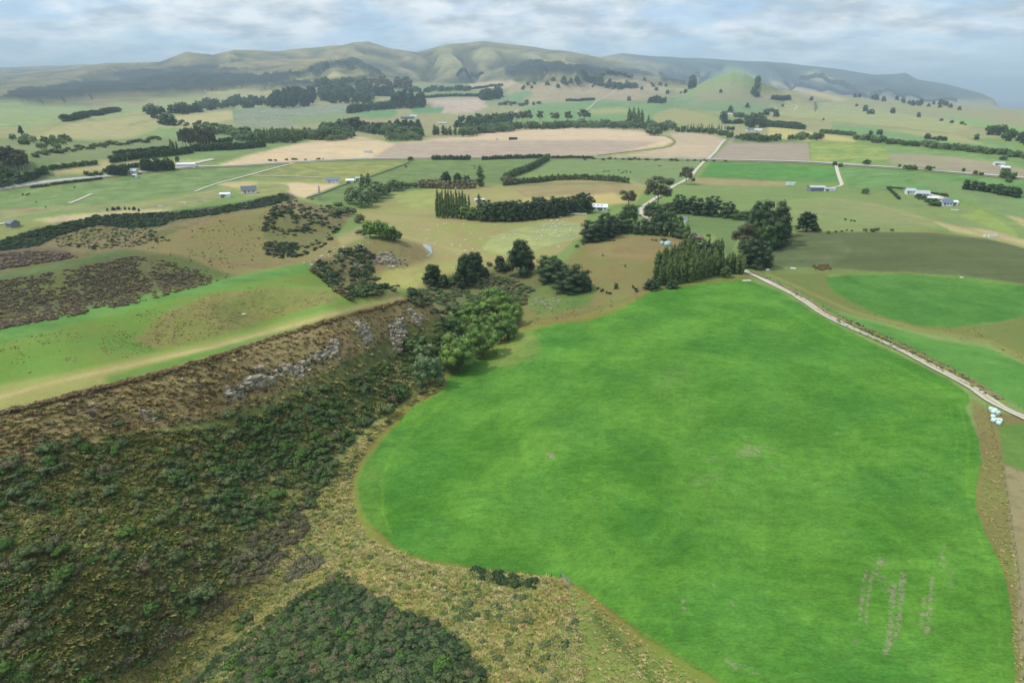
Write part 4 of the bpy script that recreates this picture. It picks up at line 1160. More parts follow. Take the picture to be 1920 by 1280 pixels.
def kind_clumps(kind, seed):
    r = random.Random(seed * 31 + hash(kind) % 1 + len(kind))
    C = []
    if kind == 'pine':
        C.append((0, 0, .5, .13, .13, .42))
        for i in range(26):
            z = .14 + .80 * i / 26 + r.uniform(-.03, .03); R = (.30 * (1 - ((z - .1) / .95) ** 1.6) + .03) * r.uniform(.6, 1.15); a = i * 2.4 + r.uniform(-.5, .5)
            s = .10 + .07 * (1 - z) * r.uniform(.7, 1.3)
            C.append((math.cos(a) * R, math.sin(a) * R, z + R * .1, s * 1.1, s * 1.1, s * .8))
    elif kind == 'cypress':
        C.append((0, 0, .38, .26, .26, .33))
        for i in range(34):
            z = .08 + .82 * i / 34 + r.uniform(-.04, .04); R = .42 * math.sqrt(max(0.02, 1 - ((z - .28) / .72) ** 2)) * r.uniform(.6, 1.08); a = i * 2.4 + r.uniform(-.6, .6)
            s = r.uniform(.11, .17) * (1.2 - z * .5)
            C.append((math.cos(a) * R, math.sin(a) * R, z, s * 1.25, s * 1.25, s * .62))
    elif kind == 'poplar':
        for i in range(20):
            z = .10 + .84 * i / 20; w = .075 * (math.sin(math.pi * min(1, (z + .12) ** .8)) ** .5 + .12) * r.uniform(.8, 1.2); a = r.uniform(0, 6.3)
            C.append((math.cos(a) * w * .45, math.sin(a) * w * .45, z, w, w, .075))
    elif kind in ('willow', 'greywillow', 'broad'):
        C.append((0, 0, .45, .3, .3, .34))
        for i in range(44):
            a = i * 2.4; zz_ = r.random(); z = .18 + .66 * zz_; R = .43 * math.sqrt(max(.03, 1 - ((z - .42) / .56) ** 2)) * r.uniform(.7, 1.1)
            s = r.uniform(.07, .16)
            C.append((math.cos(a) * R, math.sin(a) * R, z, s * 1.1, s * 1.1, s * .9))
    elif kind == 'gum':
        for i in range(24):
            a = i * 2.4; z = .38 + .56 * r.random(); R = .40 * math.sqrt(max(.05, 1 - ((z - .62) / .42) ** 2)) * r.uniform(.35, 1.1)
            s = r.uniform(.08, .15)
            C.append((math.cos(a) * R, math.sin(a) * R, z, s * 1.15, s * 1.15, s * .75))
    else:   # shrubs: wider than high
        k = 14
        for i in range(k):
            a = i * 2.4 + r.uniform(-.4, .4); R = .42 * math.sqrt(i / k) * r.uniform(.8, 1.2); s = r.uniform(.13, .28)
            C.append((math.cos(a) * R, math.sin(a) * R, .28 + .3 * r.random() * (1 - i / k * .6), s, s * r.uniform(.8, 1.2), s * .8))
    return C


PROTO = {}


def proto(kind, lod, var):
    key = (kind, lod, var)
    if key in PROTO: return PROTO[key]
    cl = kind_clumps(kind, var + 1)
    tree_ = kind in ('pine', 'cypress', 'poplar', 'willow', 'greywillow', 'broad', 'gum', 'lilac')
    nf = {2: 5200, 1: 1500, 0: 330}[lod]
    lf = {2: .020, 1: .034, 0: .068}[lod]
    if not tree_: nf = {2: 2200, 1: 1000, 0: 300}[lod]; lf = {2: .040, 1: .060, 0: .10}[lod]
    if kind == 'poplar': nf = int(nf * .55); lf *= .62
    if kind == 'pine': nf = int(nf * 1.1)
    sd_ = hash_s(kind) * 10 + var
    V, Nn, Q, T = crown_geo(cl, nf, lf, sd_, core=0.62 if kind in ('gum', 'scrub_grey') else 0.74)
    lm = LM[kind]
    me_c = mesh_mixed(kind + '_crown', V, Nn, Q, T, [lm])
    r = random.Random(sd_)
    limbs = []
    if kind in ('gum', 'willow', 'greywillow', 'broad', 'pine'):
        limbs = [(r.uniform(.2, .45), r.uniform(0, 6.3), r.uniform(.15, .32), r.uniform(.12, .3)) for _ in range(5)]
    tv, tq = trunk_geo(.82 if kind != 'gum' else .8, {'poplar': .012, 'gum': .03}.get(kind, .026), .006, limbs, sd_, 0.008)
    bark = M_BARKP if kind in ('gum', 'poplar') else M_BARK
    me_t = mesh_mixed(kind + '_trunk', tv, None, tq, np.zeros((0, 3), int), [bark])
    # joined version for trees too small to show their parts
    V2 = np.concatenate([V, tv]); Q2 = np.concatenate([Q, tq + len(V)])
    # rough normals for the trunk part
    tn = tv.copy(); tn[:, 2] = 0; tn /= np.linalg.norm(tn, axis=1, keepdims=True) + 1e-6
    mi = np.concatenate([np.zeros(len(Q)), np.ones(len(tq)), np.zeros(len(T))])
    me_j = mesh_mixed(kind + '_tree', V2, np.concatenate([Nn, tn]), Q2, T, [lm, bark], mi)
    PROTO[key] = (me_c, me_t, me_j)
    return PROTO[key]


def hash_s(s):
    return sum((i + 1) * ord(c) for i, c in enumerate(s)) % 997


NAMES = {'pine': 'pine_tree', 'cypress': 'cypress_tree', 'poplar': 'poplar_tree', 'willow': 'willow_tree', 'greywillow': 'willow_tree', 'broad': 'broadleaf_tree', 'gum': 'gum_tree', 'lilac': 'blossom_shrub'}
NT = [0]


def put_tree(p, H, Wf, kind, label, group, lod, parts):
    NT[0] += 1
    var = NT[0] % 3
    mc, mt, mj = proto(kind, lod, var)
    nm = NAMES.get(kind, 'shrub')
    cat = 'tree' if kind in NAMES and kind != 'lilac' else 'shrub'
    if parts:
        o = bpy.data.objects.new(nm, None); S.collection.objects.link(o)
        o.empty_display_size = 0.5
        add('crown', mc, o)
        if cat == 'tree': add('trunk', mt, o)
    else:
        o = add(nm, mj if cat == 'tree' else mc)
    o.location = p
    o.rotation_euler = (0, 0, RNG.uniform(0, 6.28))
    o.scale = (H * Wf, H * Wf * RNG.uniform(.9, 1.1), H)
    tag(o, label, cat, group)
    return o


WIDTH = {'pine': .68, 'cypress': .95, 'poplar': .19, 'willow': 1.05, 'greywillow': 1.05, 'broad': 1.0, 'gum': .95}


FAR = []
FARB = []


def tree_px(u, v, h, kind, label, group=None, w=None, sink=0.02):
    """A tree standing at the ground seen at (u, v), h photograph pixels high, w wide."""
    p = hit(u, v); k = ppm(p)
    d = math.hypot(p.x, p.y); ca = d / math.hypot(d, CAM_Z - p.z)
    H = h / k / max(ca, .6)
    nat = WIDTH.get(kind, 1.1)
    Wf = 1.0
    if w: Wf = (w / k) / (H * nat)
    p.z -= H * sink
    hp = h * 1024 / 1920
    if group and kind not in NAMES and hp < 6:
        FARB.append((p.x, p.y, p.z, H * Wf, H))
        return None
    if group and kind == 'broad' and hp < 5.2:
        FAR.append((p.x, p.y, p.z, H * Wf, H))
        return None
    lod = 2 if hp > 22 else 1 if hp > 8 else 0
    return put_tree(p, H, Wf, kind, label, group, lod, hp > 14)


def belt(pix, n, h, kind, label, group, jx=3, jy=2, hv=.25, w=None):
    pts = np.array(P(pix)); seg = np.hypot(*(pts[1:] - pts[:-1]).T); cum = np.r_[0, np.cumsum(seg)]
    n = int(n * 1.35); h = h * 1.15
    for i in range(n):
        s = (i + .5) / n * cum[-1] + RNG.uniform(-.3, .3) * cum[-1] / n
        u = np.interp(s, cum, pts[:, 0]) + RNG.uniform(-jx, jx); v = np.interp(s, cum, pts[:, 1]) + RNG.uniform(-jy, jy)
        hh = h * RNG.uniform(1 - hv, 1 + hv)
        tree_px(u, v, hh, kind if isinstance(kind, str) else RNG.choice(kind), label, group, w=(w * hh / h * 1.05 if w else None))


def wood(pix, n, h, kind, label, group, hv=.2, w=None):
    pts = P(pix); a = np.array(pts); got = []
    tries = 0
    while len(got) < n and tries < 6000:
        tries += 1
        u = RNG.uniform(a[:, 0].min(), a[:, 0].max()); v = RNG.uniform(a[:, 1].min(), a[:, 1].max())
        if not inpoly(pts, np.array([u]), np.array([v]))[0]: continue
        lim = .55 * math.sqrt((a[:, 0].max() - a[:, 0].min()) * (a[:, 1].max() - a[:, 1].min()) / n)
        if any(abs(u - x) + 1.5 * abs(v - y) < lim for x, y in got): continue
        got.append((u, v))
    for u, v in got:
        hh = h * RNG.uniform(1 - hv, 1 + hv)
        tree_px(u, v, hh, kind if isinstance(kind, str) else RNG.choice(kind), label, group, w=(w * hh / h if w else None))


def hedge(pix, h_px, w_m, kind, label, group=None, top=.18, cat='hedge', name='hedge'):
    """Clipped or grown hedge following the ground: one continuous leafy body."""
    w = [hit(u, v) for u, v in P(pix)]
    pts = resample([Vector((p.x, p.y, 0)) for p in w], max(w_m * .7, 1.5))
    mid = w[len(w) // 2]; k = ppm(mid); H = h_px / k / .96
    org = Vector((pts[0].x, pts[0].y, ground_z(pts[0].x, pts[0].y)))
    pts = resample(pts, max(w_m * .45, 1.0, 2.2 / k)) if len(pts) > 1 else pts
    cl = []
    r = random.Random(hash_s(label))
    for p in pts:
        z = ground_z(p.x, p.y)
        hh = H * (1 + r.uniform(-top, top))
        for zf, rf, hf in ((.22, .50, .30), (.55, .52, .28), (.83, .40, .19)):
            cl.append((p.x + r.uniform(-.14, .14) * w_m - org.x, p.y + r.uniform(-.14, .14) * w_m - org.y, z + hh * zf - org.z,
                       max(w_m * rf, .8 / k) * r.uniform(.85, 1.2), max(w_m * rf, .8 / k) * r.uniform(.85, 1.2), hh * hf))
    n = int(min(7000, max(600, len(cl) * 40)))
    V, Nn, Q, T = crown_geo(cl, n, max(.028 * H + .05 * w_m, .9 / k), hash_s(label), core=.85)
    o = add(name, mesh_mixed(name, V, Nn, Q, T, [LM[kind]]), None, org)
    tag(o, label, cat, group)
    return o
# ------------------------------------------------------------------ trees of the gully, the banks and the farm
T_ = tree_px
for u, v, h, w, k, lb in [
    (860, 694, 74, 82, 'willow', 'largest rounded willow beside the notch in the crop edge'),
    (806, 722, 62, 66, 'greywillow', 'grey green round willow, lowest of the gully willows, by the crop edge'),
    (800, 684, 46, 50, 'greywillow', 'grey willow tucked behind the lowest round willow of the gully'),
    (905, 668, 62, 64, 'willow', 'clumped green willow uphill of the largest rounded willow'),
    (884, 640, 52, 56, 'willow', 'light green willow in the middle of the gully willows'),
    (940, 640, 58, 58, 'willow', 'broad green willow at the crop edge below the white rocks'),
    (958, 612, 50, 46, 'willow', 'bushy green willow beside the green slope with white rocks'),
    (930, 588, 50, 62, 'willow', 'yellow green willow, topmost of the gully willows'),
    (892, 604, 44, 60, 'willow', 'yellow green willow left of the topmost gully willow'),
    (916, 622, 40, 44, 'willow', 'willow crown hemmed in by its neighbours in the gully'),
    (868, 600, 30, 44, 'broad', 'dark green tree under the tip of the near ridge'),
    (846, 625, 34, 42, 'broad', 'dark green tree just below the ridge tip'),
    (845, 655, 34, 40, 'broad', 'dark broadleaf tree behind the largest rounded willow'),
    (780, 660, 34, 44, 'broad', 'dark broadleaf tree at the foot of the broken cliffs'),
    (752, 748, 32, 32, 'broad', 'round dark bush beside the straw coloured strip at the crop edge'),
    (724, 776, 30, 40, 'scrub_dark', 'wide dark bush below the grey bush on the gully edge'),
    (737, 757, 24, 22, 'scrub_grey', 'pale grey bush between two dark bushes on the gully edge'),
    (687, 798, 24, 28, 'scrub_dark', 'round dark bush standing alone on the slope foot'),
    (793, 738, 16, 18, 'scrub_grey', 'small grey bush at the foot of the lowest willow'),
    (728, 793, 11, 12, 'scrub_dark', 'small bush on the fence line below the round dark bush'),
    (693, 826, 9, 11, 'scrub_grey', 'small grey bush at the fence line above the brown margin'),
    (669, 856, 7, 10, 'scrub_dark', 'low bush at the bend of the fence line'),
    (812, 534, 40, 34, 'pine', 'round topped dark pine, left of the row above the gully'),
    (832, 538, 24, 22, 'pine', 'small dark pine at the foot of the round topped one'),
    (873, 536, 62, 38, 'pine', 'tall dark pine, taller of the touching pair above the gully'),
    (891, 520, 48, 34, 'pine', 'dark pine leaning on the taller one of the pair'),
    (910, 521, 20, 14, 'pine', 'young pine between the pair and the lone pines'),
    (917, 499, 12, 12, 'scrub_dark', 'small dark bush above the young pine'),
    (938, 509, 30, 22, 'pine', 'small pointed pine left of the tallest lone pine'),
    (976, 515, 66, 44, 'pine', 'tallest lone dark pine on the bank above the gully'),
    (1032, 525, 50, 54, 'cypress', 'dark round cypress behind the spreading green one'),
    (1072, 545, 52, 64, 'cypress', 'spreading green cypress on the bright grass above the white rocks'),
    (1098, 546, 30, 24, 'cypress', 'low skirt cypress against the spreading green one'),
    (1112, 452, 42, 46, 'cypress', 'dark rounded cypress at the left end of the farm hedge'),
    (1134, 446, 50, 40, 'cypress', 'dark pointed cypress second from the left end of the farm hedge'),
    (1148, 440, 36, 34, 'cypress', 'dark cypress where the tall farm hedge begins'),
    (1082, 464, 9, 8, 'scrub_dark', 'small dark bush below the farm hedge left end'),
    (1093, 459, 8, 8, 'scrub_dark', 'small dark bush at the skirt of the rounded cypress'),
    (1154, 424, 18, 24, 'greywillow', 'grey leafy tree behind the farm hedge'),
    (1180, 416, 36, 30, 'broad', 'dark broadleaf tree at the bend of the gravel road'),
    (1165, 420, 24, 24, 'cypress', 'small cypress inside the farm garden'),
    (1178, 388, 32, 34, 'gum', 'thin grey gum tree above the road bend'),
    (1233, 386, 54, 54, 'gum', 'largest spreading gum tree beside the gravel road'),
    (1286, 346, 32, 28, 'gum', 'compact gum tree where the gravel road leaves the farm'),
    (1299, 344, 11, 10, 'gum', 'small bush at the foot of the compact gum tree'),
    (1222, 404, 26, 30, 'broad', 'leafy tree beneath the largest gum tree'),
    (1240, 410, 26, 28, 'cypress', 'dark green tree right of the road bend'),
    (1232, 424, 26, 30, 'cypress', 'dark garden tree above the tall farm hedge'),
    (1216, 412, 18, 20, 'gum', 'brownish bush beside the road bend'),
    (1255, 424, 32, 28, 'broad', 'green tree in the middle of the farm trees'),
    (1268, 440, 38, 28, 'broad', 'tall green tree at the right end of the farm hedge'),
    (1255, 396, 18, 22, 'cypress', 'low dark cypress at the left end of the cypress row'),
    (1272, 400, 38, 30, 'cypress', 'pointed cypress, first tall one of the cypress row'),
    (1302, 402, 36, 38, 'cypress', 'wide cypress, second tall one of the cypress row'),
    (1333, 405, 40, 36, 'cypress', 'domed cypress in the middle of the cypress row'),
    (1364, 408, 32, 30, 'cypress', 'fourth and smaller cypress of the cypress row'),
    (1388, 412, 20, 34, 'broad', 'low grey green tree at the right end of the cypress row'),
    (1300, 446, 14, 16, 'scrub_dark', 'dark round shrub beside the pink blossom'),
    (1309, 448, 11, 22, 'lilac', 'pink blossoming shrub in the farm paddock'),
    (1328, 443, 7, 8, 'scrub_dark', 'tiny shrub in the farm paddock right of the pink blossom'),
    (1286, 462, 46, 14, 'poplar', 'narrow poplar beside the white farm wall'),
    (1296, 474, 34, 20, 'broad', 'green tree below the narrow poplar at the farm'),
    (1312, 500, 52, 56, 'cypress', 'dark spreading cypress rising behind the poplar wood'),
    (1336, 505, 50, 26, 'cypress', 'dark cypress beside the spreading one behind the poplar wood'),
    (1440, 462, 92, 72, 'cypress', 'tallest and darkest cypress right of the farm'),
    (1418, 452, 78, 44, 'cypress', 'dark tall cypress on the left flank of the tallest one'),
    (1460, 446, 62, 36, 'cypress', 'dark cypress on the right flank of the tallest one'),
    (1392, 474, 56, 42, 'gum', 'brownish green tree at the left of the dark cypress clump'),
    (1404, 500, 56, 52, 'cypress', 'dark tree in front of the clump, over the track bend'),
    (1424, 502, 54, 44, 'cypress', 'blue green cypress, front right of the dark clump'),
    (1396, 482, 40, 30, 'gum', 'grey barked tree inside the dark clump'),
    (1432, 470, 54, 40, 'broad', 'mid green tree in the middle of the dark clump'),
    (1478, 432, 12, 12, 'cypress', 'small round bush right of the dark clump'),
    (1512, 434, 38, 38, 'pine', 'lone broad pine on the green slope right of the farm'),
    (1533, 434, 10, 12, 'scrub_dark', 'bush at the skirt of the lone broad pine'),
    (1553, 438, 9, 7, 'scrub_dark', 'first little bush right of the lone broad pine'),
    (1567, 436, 6, 6, 'scrub_dark', 'second little bush right of the lone broad pine'),
    (1578, 435, 5, 5, 'scrub_dark', 'third little bush right of the lone broad pine'),
    (1588, 433, 5, 4, 'scrub_dark', 'fourth little bush right of the lone broad pine'),
    (1597, 434, 5, 5, 'scrub_grey', 'faint little bush right of the lone broad pine'),
    (1622, 434, 9, 8, 'scrub_dark', 'bush left of the two touching bushes on the field crest'),
    (1635, 435, 10, 12, 'scrub_dark', 'left one of the two touching bushes on the field crest'),
    (1644, 434, 11, 10, 'scrub_dark', 'right one of the two touching bushes on the field crest'),
    (1672, 434, 8, 7, 'scrub_dark', 'bush standing alone right of the touching pair'),
    (1222, 542, 20, 32, 'cypress', 'low round dark bush at the left foot of the poplar wood'),
    (1260, 540, 18, 22, 'cypress', 'low dark bush at the front foot of the poplar wood'),
    (1360, 520, 22, 20, 'broad', 'small dark tree under the loose poplars by the track'),
    (1155, 541, 12, 8, 'cypress', 'small dark conifer alone on the brown slope'),
    (1143, 452, 7, 8, 'scrub_dark', 'left bush of the two below the farm hedge'),
    (1150, 452, 7, 7, 'scrub_dark', 'right bush of the two below the farm hedge'),
    (1244, 451, 8, 12, 'scrub_dark', 'dark bush behind the pale water tanks'),
    (1223, 451, 5, 5, 'scrub_dark', 'little bush left of the water tanks'),
    (1230, 452, 6, 5, 'scrub_dark', 'little bush nearer the water tanks'),
    (1204, 442, 4, 4, 'scrub_dark', 'tiny bush under the farm hedge on the brown knoll'),
    (1656, 343, 0.1, 0.1, None, None)]:
    if k: T_(u, v, h, k, lb, None, w)
for u, v, h, w, k, lb in [
    (678, 442, 16, 22, 'scrub_dark', 'dark bush at the left end of the knoll top willows'),
    (694, 445, 34, 36, 'willow', 'dark green willow behind the cliffed knoll'),
    (712, 446, 36, 38, 'willow', 'light yellow green willow behind the cliffed knoll'),
    (729, 449, 28, 30, 'willow', 'green willow at the right of the knoll top group'),
    (742, 451, 20, 26, 'broad', 'low dark tree at the right end of the knoll top group'),
    (640, 404, 24, 34, 'scrub_dark', 'dark dense thicket bush at the head of the side gully'),
    (656, 402, 20, 28, 'scrub_grey', 'brownish dense bush beside the dark thicket'),
    (634, 386, 10, 18, 'scrub_dark', 'low dark bush above the thicket'),
    (675, 418, 24, 20, 'scrub_grey', 'sparse pale bush between the thicket and the knoll willows'),
    (660, 382, 34, 30, 'greywillow', 'first grey willow at the left of the willow line'),
    (678, 388, 40, 40, 'greywillow', 'silvery round willow, largest of the willow line'),
    (694, 378, 36, 36, 'greywillow', 'silvery willow under the twin poplars'),
    (708, 372, 34, 34, 'greywillow', 'silvery willow right of the twin poplars'),
    (722, 366, 24, 26, 'broad', 'dark willow in the middle of the willow line'),
    (738, 358, 24, 30, 'greywillow', 'domed grey willow near the end of the willow line'),
    (752, 354, 16, 20, 'broad', 'small dark tree near the end of the willow line'),
    (764, 352, 14, 16, 'scrub_dark', 'dark bush at the end of the willow line'),
    (777, 351, 14, 16, 'scrub_dark', 'round dark bush alone at the end of the willow line'),
    (680, 356, 32, 12, 'poplar', 'left one of the twin poplars above the willow line'),
    (691, 354, 32, 14, 'poplar', 'right one of the twin poplars above the willow line'),
    (900, 350, 42, 15, 'poplar', 'lone tall poplar on the green paddock edge'),
    (898, 398, 38, 9, 'poplar', 'lone slim poplar behind the long cypress belt'),
    (836, 350, 28, 22, 'pine', 'tallest dark pine standing in the dark thorn hedge'),
    (858, 348, 24, 18, 'pine', 'second dark pine standing in the dark thorn hedge'),
    (874, 349, 22, 18, 'cypress', 'dark tree at the right of the thorn hedge pines'),
    (876, 410, 28, 36, 'willow', 'pale green willow at the foot of the poplar grove'),
    (888, 412, 20, 30, 'broad', 'dark tree between the pale willow and the cypress belt'),
    (950, 344, 22, 24, 'scrub_grey', 'brown grey bush where the curved hedges meet'),
    (960, 346, 14, 20, 'scrub_grey', 'pale bush at the foot of the curved hedge')]:
    T_(u, v, h, k, lb, None, w)
# dark cypress belt right of the poplar grove
belt('905 414 940 414 980 412 1020 408 1060 402 1098 399', 19, 32, 'cypress', 'dark round cypress in the belt left of the white woolshed', 'dark cypresses of the belt beside the woolshed', 2, 1.5, .14, w=28)
# poplar grove of slim trees
for i in range(22):
    f_ = i / 21
    T_(820 + 52 * (i % 11) / 10 + RNG.uniform(-1, 1), 409 - (i // 11) * 7 + 2 * (i % 11) / 10, RNG.uniform(44, 54), 'poplar', 'slim poplar of the square grove on the tan meadow', 'slim poplars of the square grove', 6.2)
for i, (u, v) in enumerate([(873, 392), (879, 390)]):
    T_(u, v, 28, 'poplar', ['short poplar standing free just right of the square grove', 'outermost short poplar right of the square grove'][i], None, 5)
# poplar wood beside the crop
rows_ = [('1232 536 1262 532 1296 528 1330 520 1352 514', 22, 40), ('1226 528 1262 523 1296 519 1340 512', 19, 42), ('1230 519 1262 514 1300 509 1345 503', 19, 42), ('1236 511 1270 505 1310 500 1350 496', 18, 42), ('1244 503 1290 497 1352 489', 16, 40)]
for px_, n_, h_ in rows_:
    belt(px_, n_, h_, 'poplar', 'leafy young poplar in the block beside the crop top', 'poplars of the block at the top of the crop', 1.2, 1.5, .16, w=8.2)
belt('1355 515 1372 513 1392 513', 7, 34, 'poplar', 'loosely standing poplar where the track leaves the wood', 'loose poplars beside the track', 2, 1.5, .15, w=9)
# ------------------------------------------------------------------ hedges and shelter belts
hedge('1146 437 1180 438 1220 441 1262 444 1276 448', 26, 7, 'cypress', 'tall dark clipped hedge sheltering the farmstead', top=.15)
hedge('1812 355 1840 358 1870 363 1906 370', 17, 9, 'pine', 'thick dark shelter hedge, tall block on the right paddocks', top=.1)
hedge('1664 352 1685 354 1702 356', 2.5, 1.5, 'cypress', 'low clipped hedge above the white homestead')
hedge('1665 354 1676 364 1686 374', 4, 2, 'cypress', 'low slanting hedge at the left of the homestead garden')
hedge('1730 361 1750 364 1768 366', 3, 2, 'cypress', 'low dark hedge behind the homestead roofs')
hedge('946 348 970 345 1000 343 1040 338 1090 337 1130 339 1176 343', 10, 5, 'scrub_dark', 'long dark hedge curving over the brown dome')
hedge('946 340 960 332 975 326 1000 316 1028 300', 12, 6, 'scrub_dark', 'dark hedge slanting up to the main road')
hedge('812 300 870 300 880 300', 8, 5, 'cypress', 'dark hedge along the road, left part')
hedge('905 300 960 298 1030 296', 7, 5, 'cypress', 'dark hedge along the road, middle part')
hedge('1035 297 1070 296 1110 297', 4, 4, 'cypress', 'low dark hedge along the road, right part')
hedge('788 352 810 353 840 354 870 354 888 353', 15, 7, 'scrub_grey', 'brown dark thorn hedge at the paddock edge')
hedge('210 305 260 298 320 292 356 287', 12, 9, 'pine', 'long dark pine shelter belt on the left, nearer one', top=.12)
hedge('218 292 260 288 300 284 318 282', 9, 8, 'pine', 'long dark pine shelter belt on the left, farther one', top=.12)
hedge('362 284 390 283 416 281', 13, 9, 'pine', 'dense pine belt left of the gap below the gum trees', top=.1)
hedge('420 282 460 279 496 275', 12, 9, 'pine', 'dense pine belt right of the gap below the gum trees', top=.1)
hedge('376 272 410 271 434 268', 10, 8, 'pine', 'dark pine belt behind the gum trees')
hedge('0 352 30 345 60 336 84 326', 14, 9, 'cypress', 'thick dark hedge running up to the road at the left')
hedge('60 352 80 350 90 349', 4, 3, 'scrub_dark', 'short low roadside hedge, first from the left')
hedge('97 347 130 343 160 340 190 336', 4, 3, 'scrub_dark', 'low roadside hedge along the big paddock')
hedge('95 318 130 314 180 308', 8, 5, 'broad', 'leafy hedge row behind the left road')
hedge('1432 238 1470 240 1506 243', 9, 12, 'cypress', 'dark square hedge beside the far white homestead', top=.08)
hedge('1436 231 1470 234 1500 237', 6, 8, 'pine', 'thin dark hedge behind the square one')
hedge('1540 250 1570 252 1600 255', 7, 12, 'broad', 'leafy belt at the end of the yellow stubble strip')
hedge('120 228 140 225 163 220', 11, 16, 'pine', 'dark pine belt on the far left slope, left part')
hedge('168 218 195 214 224 209', 9, 16, 'pine', 'dark pine belt on the far left slope, right part')
hedge('1062 190 1085 190 1114 188', 4, 10, 'pine', 'straight dark tree row on the far green hill')
hedge('1295 164 1312 154 1330 142', 7, 30, 'pine', 'slanting pine strip left of the cone shaped hill')
hedge('1412 178 1419 165 1426 152', 9, 30, 'pine', 'dark pine strip down the right side of the cone hill')
hedge('858 143 885 141 904 139', 4, 30, 'pine', 'dark straight belt on the far green slope')
hedge('860 165 920 163 940 162', 4, 20, 'pine', 'long thin tree line on the far brown slope')
hedge('790 184 850 181 905 182', 5, 14, 'pine', 'dark line of trees behind the pinkish worked field')
hedge('1470 157 1520 166 1580 178 1640 184', 7, 40, 'pine', 'long dark belt on the far right plain')
hedge('1500 150 1560 158 1600 168', 8, 60, 'pine', 'dark forest strip behind the far right belt')
hedge('1640 176 1720 184 1790 190', 5, 50, 'pine', 'dark belt thinning out toward the far headland')
hedge('1092 138 1130 142 1180 146', 5, 60, 'pine', 'dark belt on the far brown land')
hedge('1280 149 1300 148 1310 145', 8, 40, 'pine', 'square dark wood left of the cone hill')
# ------------------------------------------------------------------ trees of the plain and beyond
G = 'trees of the river belt behind the stubble fields'
belt('440 262 500 262 560 262 620 258 660 256', 44, 15, ['greywillow', 'broad'], 'rounded tree in the river belt left of the big dark trees', 'river belt trees on the left', 3, 4)
belt('600 246 650 244 700 250 740 252 790 256', 36, 14, ['greywillow', 'broad'], 'rounded tree of the river belt above the left stubble field', 'river belt trees above the left stubble', 5, 3)
belt('730 264 760 263 790 263', 7, 13, 'greywillow', 'grey willow in the clump at the stubble field edge', 'willow clump at the stubble edge', 3, 2)
belt('862 255 900 250 940 246 975 240', 20, 13, ['greywillow', 'broad'], 'rounded tree in the river belt at the middle of the valley', G, 4, 4)
belt('985 242 1040 240 1090 238 1150 240 1180 240', 40, 11, ['greywillow', 'broad'], 'low willow in the belt along the long stubble field', 'willow belt along the long stubble field', 4, 2.5)
belt('1180 240 1230 244 1260 244', 16, 13, ['broad', 'greywillow'], 'leafy tree left of the rounded thicket at the field corner', 'trees at the corner of the long stubble field', 4, 3)
T_(1227, 254, 17, 'greywillow', 'rounded wide thicket of willow at the stubble field corner', None, 36)
belt('1265 246 1320 250 1360 256 1380 262', 16, 9, 'broad', 'small dark tree on the line above the right stubble field', 'tree line above the right stubble field', 3, 1.5)
belt('1284 242 1330 243 1360 244', 12, 9, 'poplar', 'small young poplar in the far nursery row', 'young poplars in the nursery row', 2, 1)
belt('1388 262 1410 264 1440 266 1460 264', 11, 12, 'broad', 'dark leafy tree in the belt above the brown field', 'trees above the brown field', 3, 2)
belt('1480 264 1510 262 1540 264', 9, 11, ['broad', 'greywillow'], 'leafy tree right of the yellow stubble strip', 'trees right of the yellow stubble strip', 4, 2)
belt('1600 262 1640 266 1680 270 1740 276 1800 282 1860 288 1930 298', 74, 9, ['broad', 'greywillow'], 'small rounded tree in the long belt across the right plain', 'long tree belt across the right plain', 4, 2.5)
for i, (u, h) in enumerate([(968, 17), (980, 20), (990, 22), (1012, 20), (1041, 18), (1065, 20), (1095, 23)]):
    T_(u, 229, h, 'gum', ['leftmost dark pine shaped tree above the willow belt', 'dark tree left in the touching pair above the willow belt', 'dark tree right in the touching pair above the willow belt', 'thin twisted tree right of the touching pair', 'round dark tree in the middle of the seven above the willow belt', 'narrow dark tree left of the biggest round one', 'biggest round dark tree above the willow belt, with bare trunk'][i], None, [15, 16, 18, 14, 20, 17, 23][i])
belt('1174 236 1205 236', 9, 27, 'poplar', 'narrow poplar in the far cluster at the end of the willow belt', 'far poplar cluster', 2, 1.5, .2, w=5)
T_(1215, 236, 22, 'poplar', 'single narrow poplar right of the far poplar cluster', None, 5)
T_(654, 246, 24, 'gum', 'wide dark tree left of the far barns', None, 18); T_(668, 246, 26, 'gum', 'highest dark tree left of the far barns', None, 24); T_(681, 246, 20, 'gum', 'dark tree right of the highest one by the far barns', None, 18)
T_(638, 236, 14, 'cypress', 'dark tree alone behind the river belt', None, 12)
belt('695 244 730 241 790 240', 20, 12, ['pine', 'cypress'], 'dark tree in the row screening the far barns', 'dark row before the far barns', 2, 1.5)
belt('812 252 826 253 840 254 858 252', 5, 16, 'poplar', 'broad poplar on the far yellow paddock', 'poplars on the far yellow paddock', 2, 1.5, .2, w=8)
wood('850 246 960 236 960 222 900 222 860 232', 34, 14, ['broad', 'cypress'], 'dark leafy tree in the wood left of the far lane', 'wood left of the far lane')
wood('478 270 556 268 556 262 490 262', 26, 25, 'poplar', 'poplar in the dense stand at the end of the pine belts', 'dense poplar stand on the plain', .15, 8)
wood('336 280 400 280 402 272 340 272', 22, 32, 'gum', 'tall grey green gum of the stand above the pine belts', 'tall gum stand above the pine belts', .15, 15)
belt('318 286 332 285', 5, 20, 'poplar', 'poplar standing left of the tall gum stand', 'poplars left of the gum stand', 2, 1)
belt('206 328 222 328 240 326', 5, 17, 'cypress', 'dark tree left of the roadside farmhouse', 'trees left of the roadside farmhouse', 2, 1.5, .2, 13)
belt('268 321 300 319 326 317', 10, 19, 'cypress', 'dark tree right of the roadside farmhouse', 'trees right of the roadside farmhouse', 2, 1.5, .2, 12)
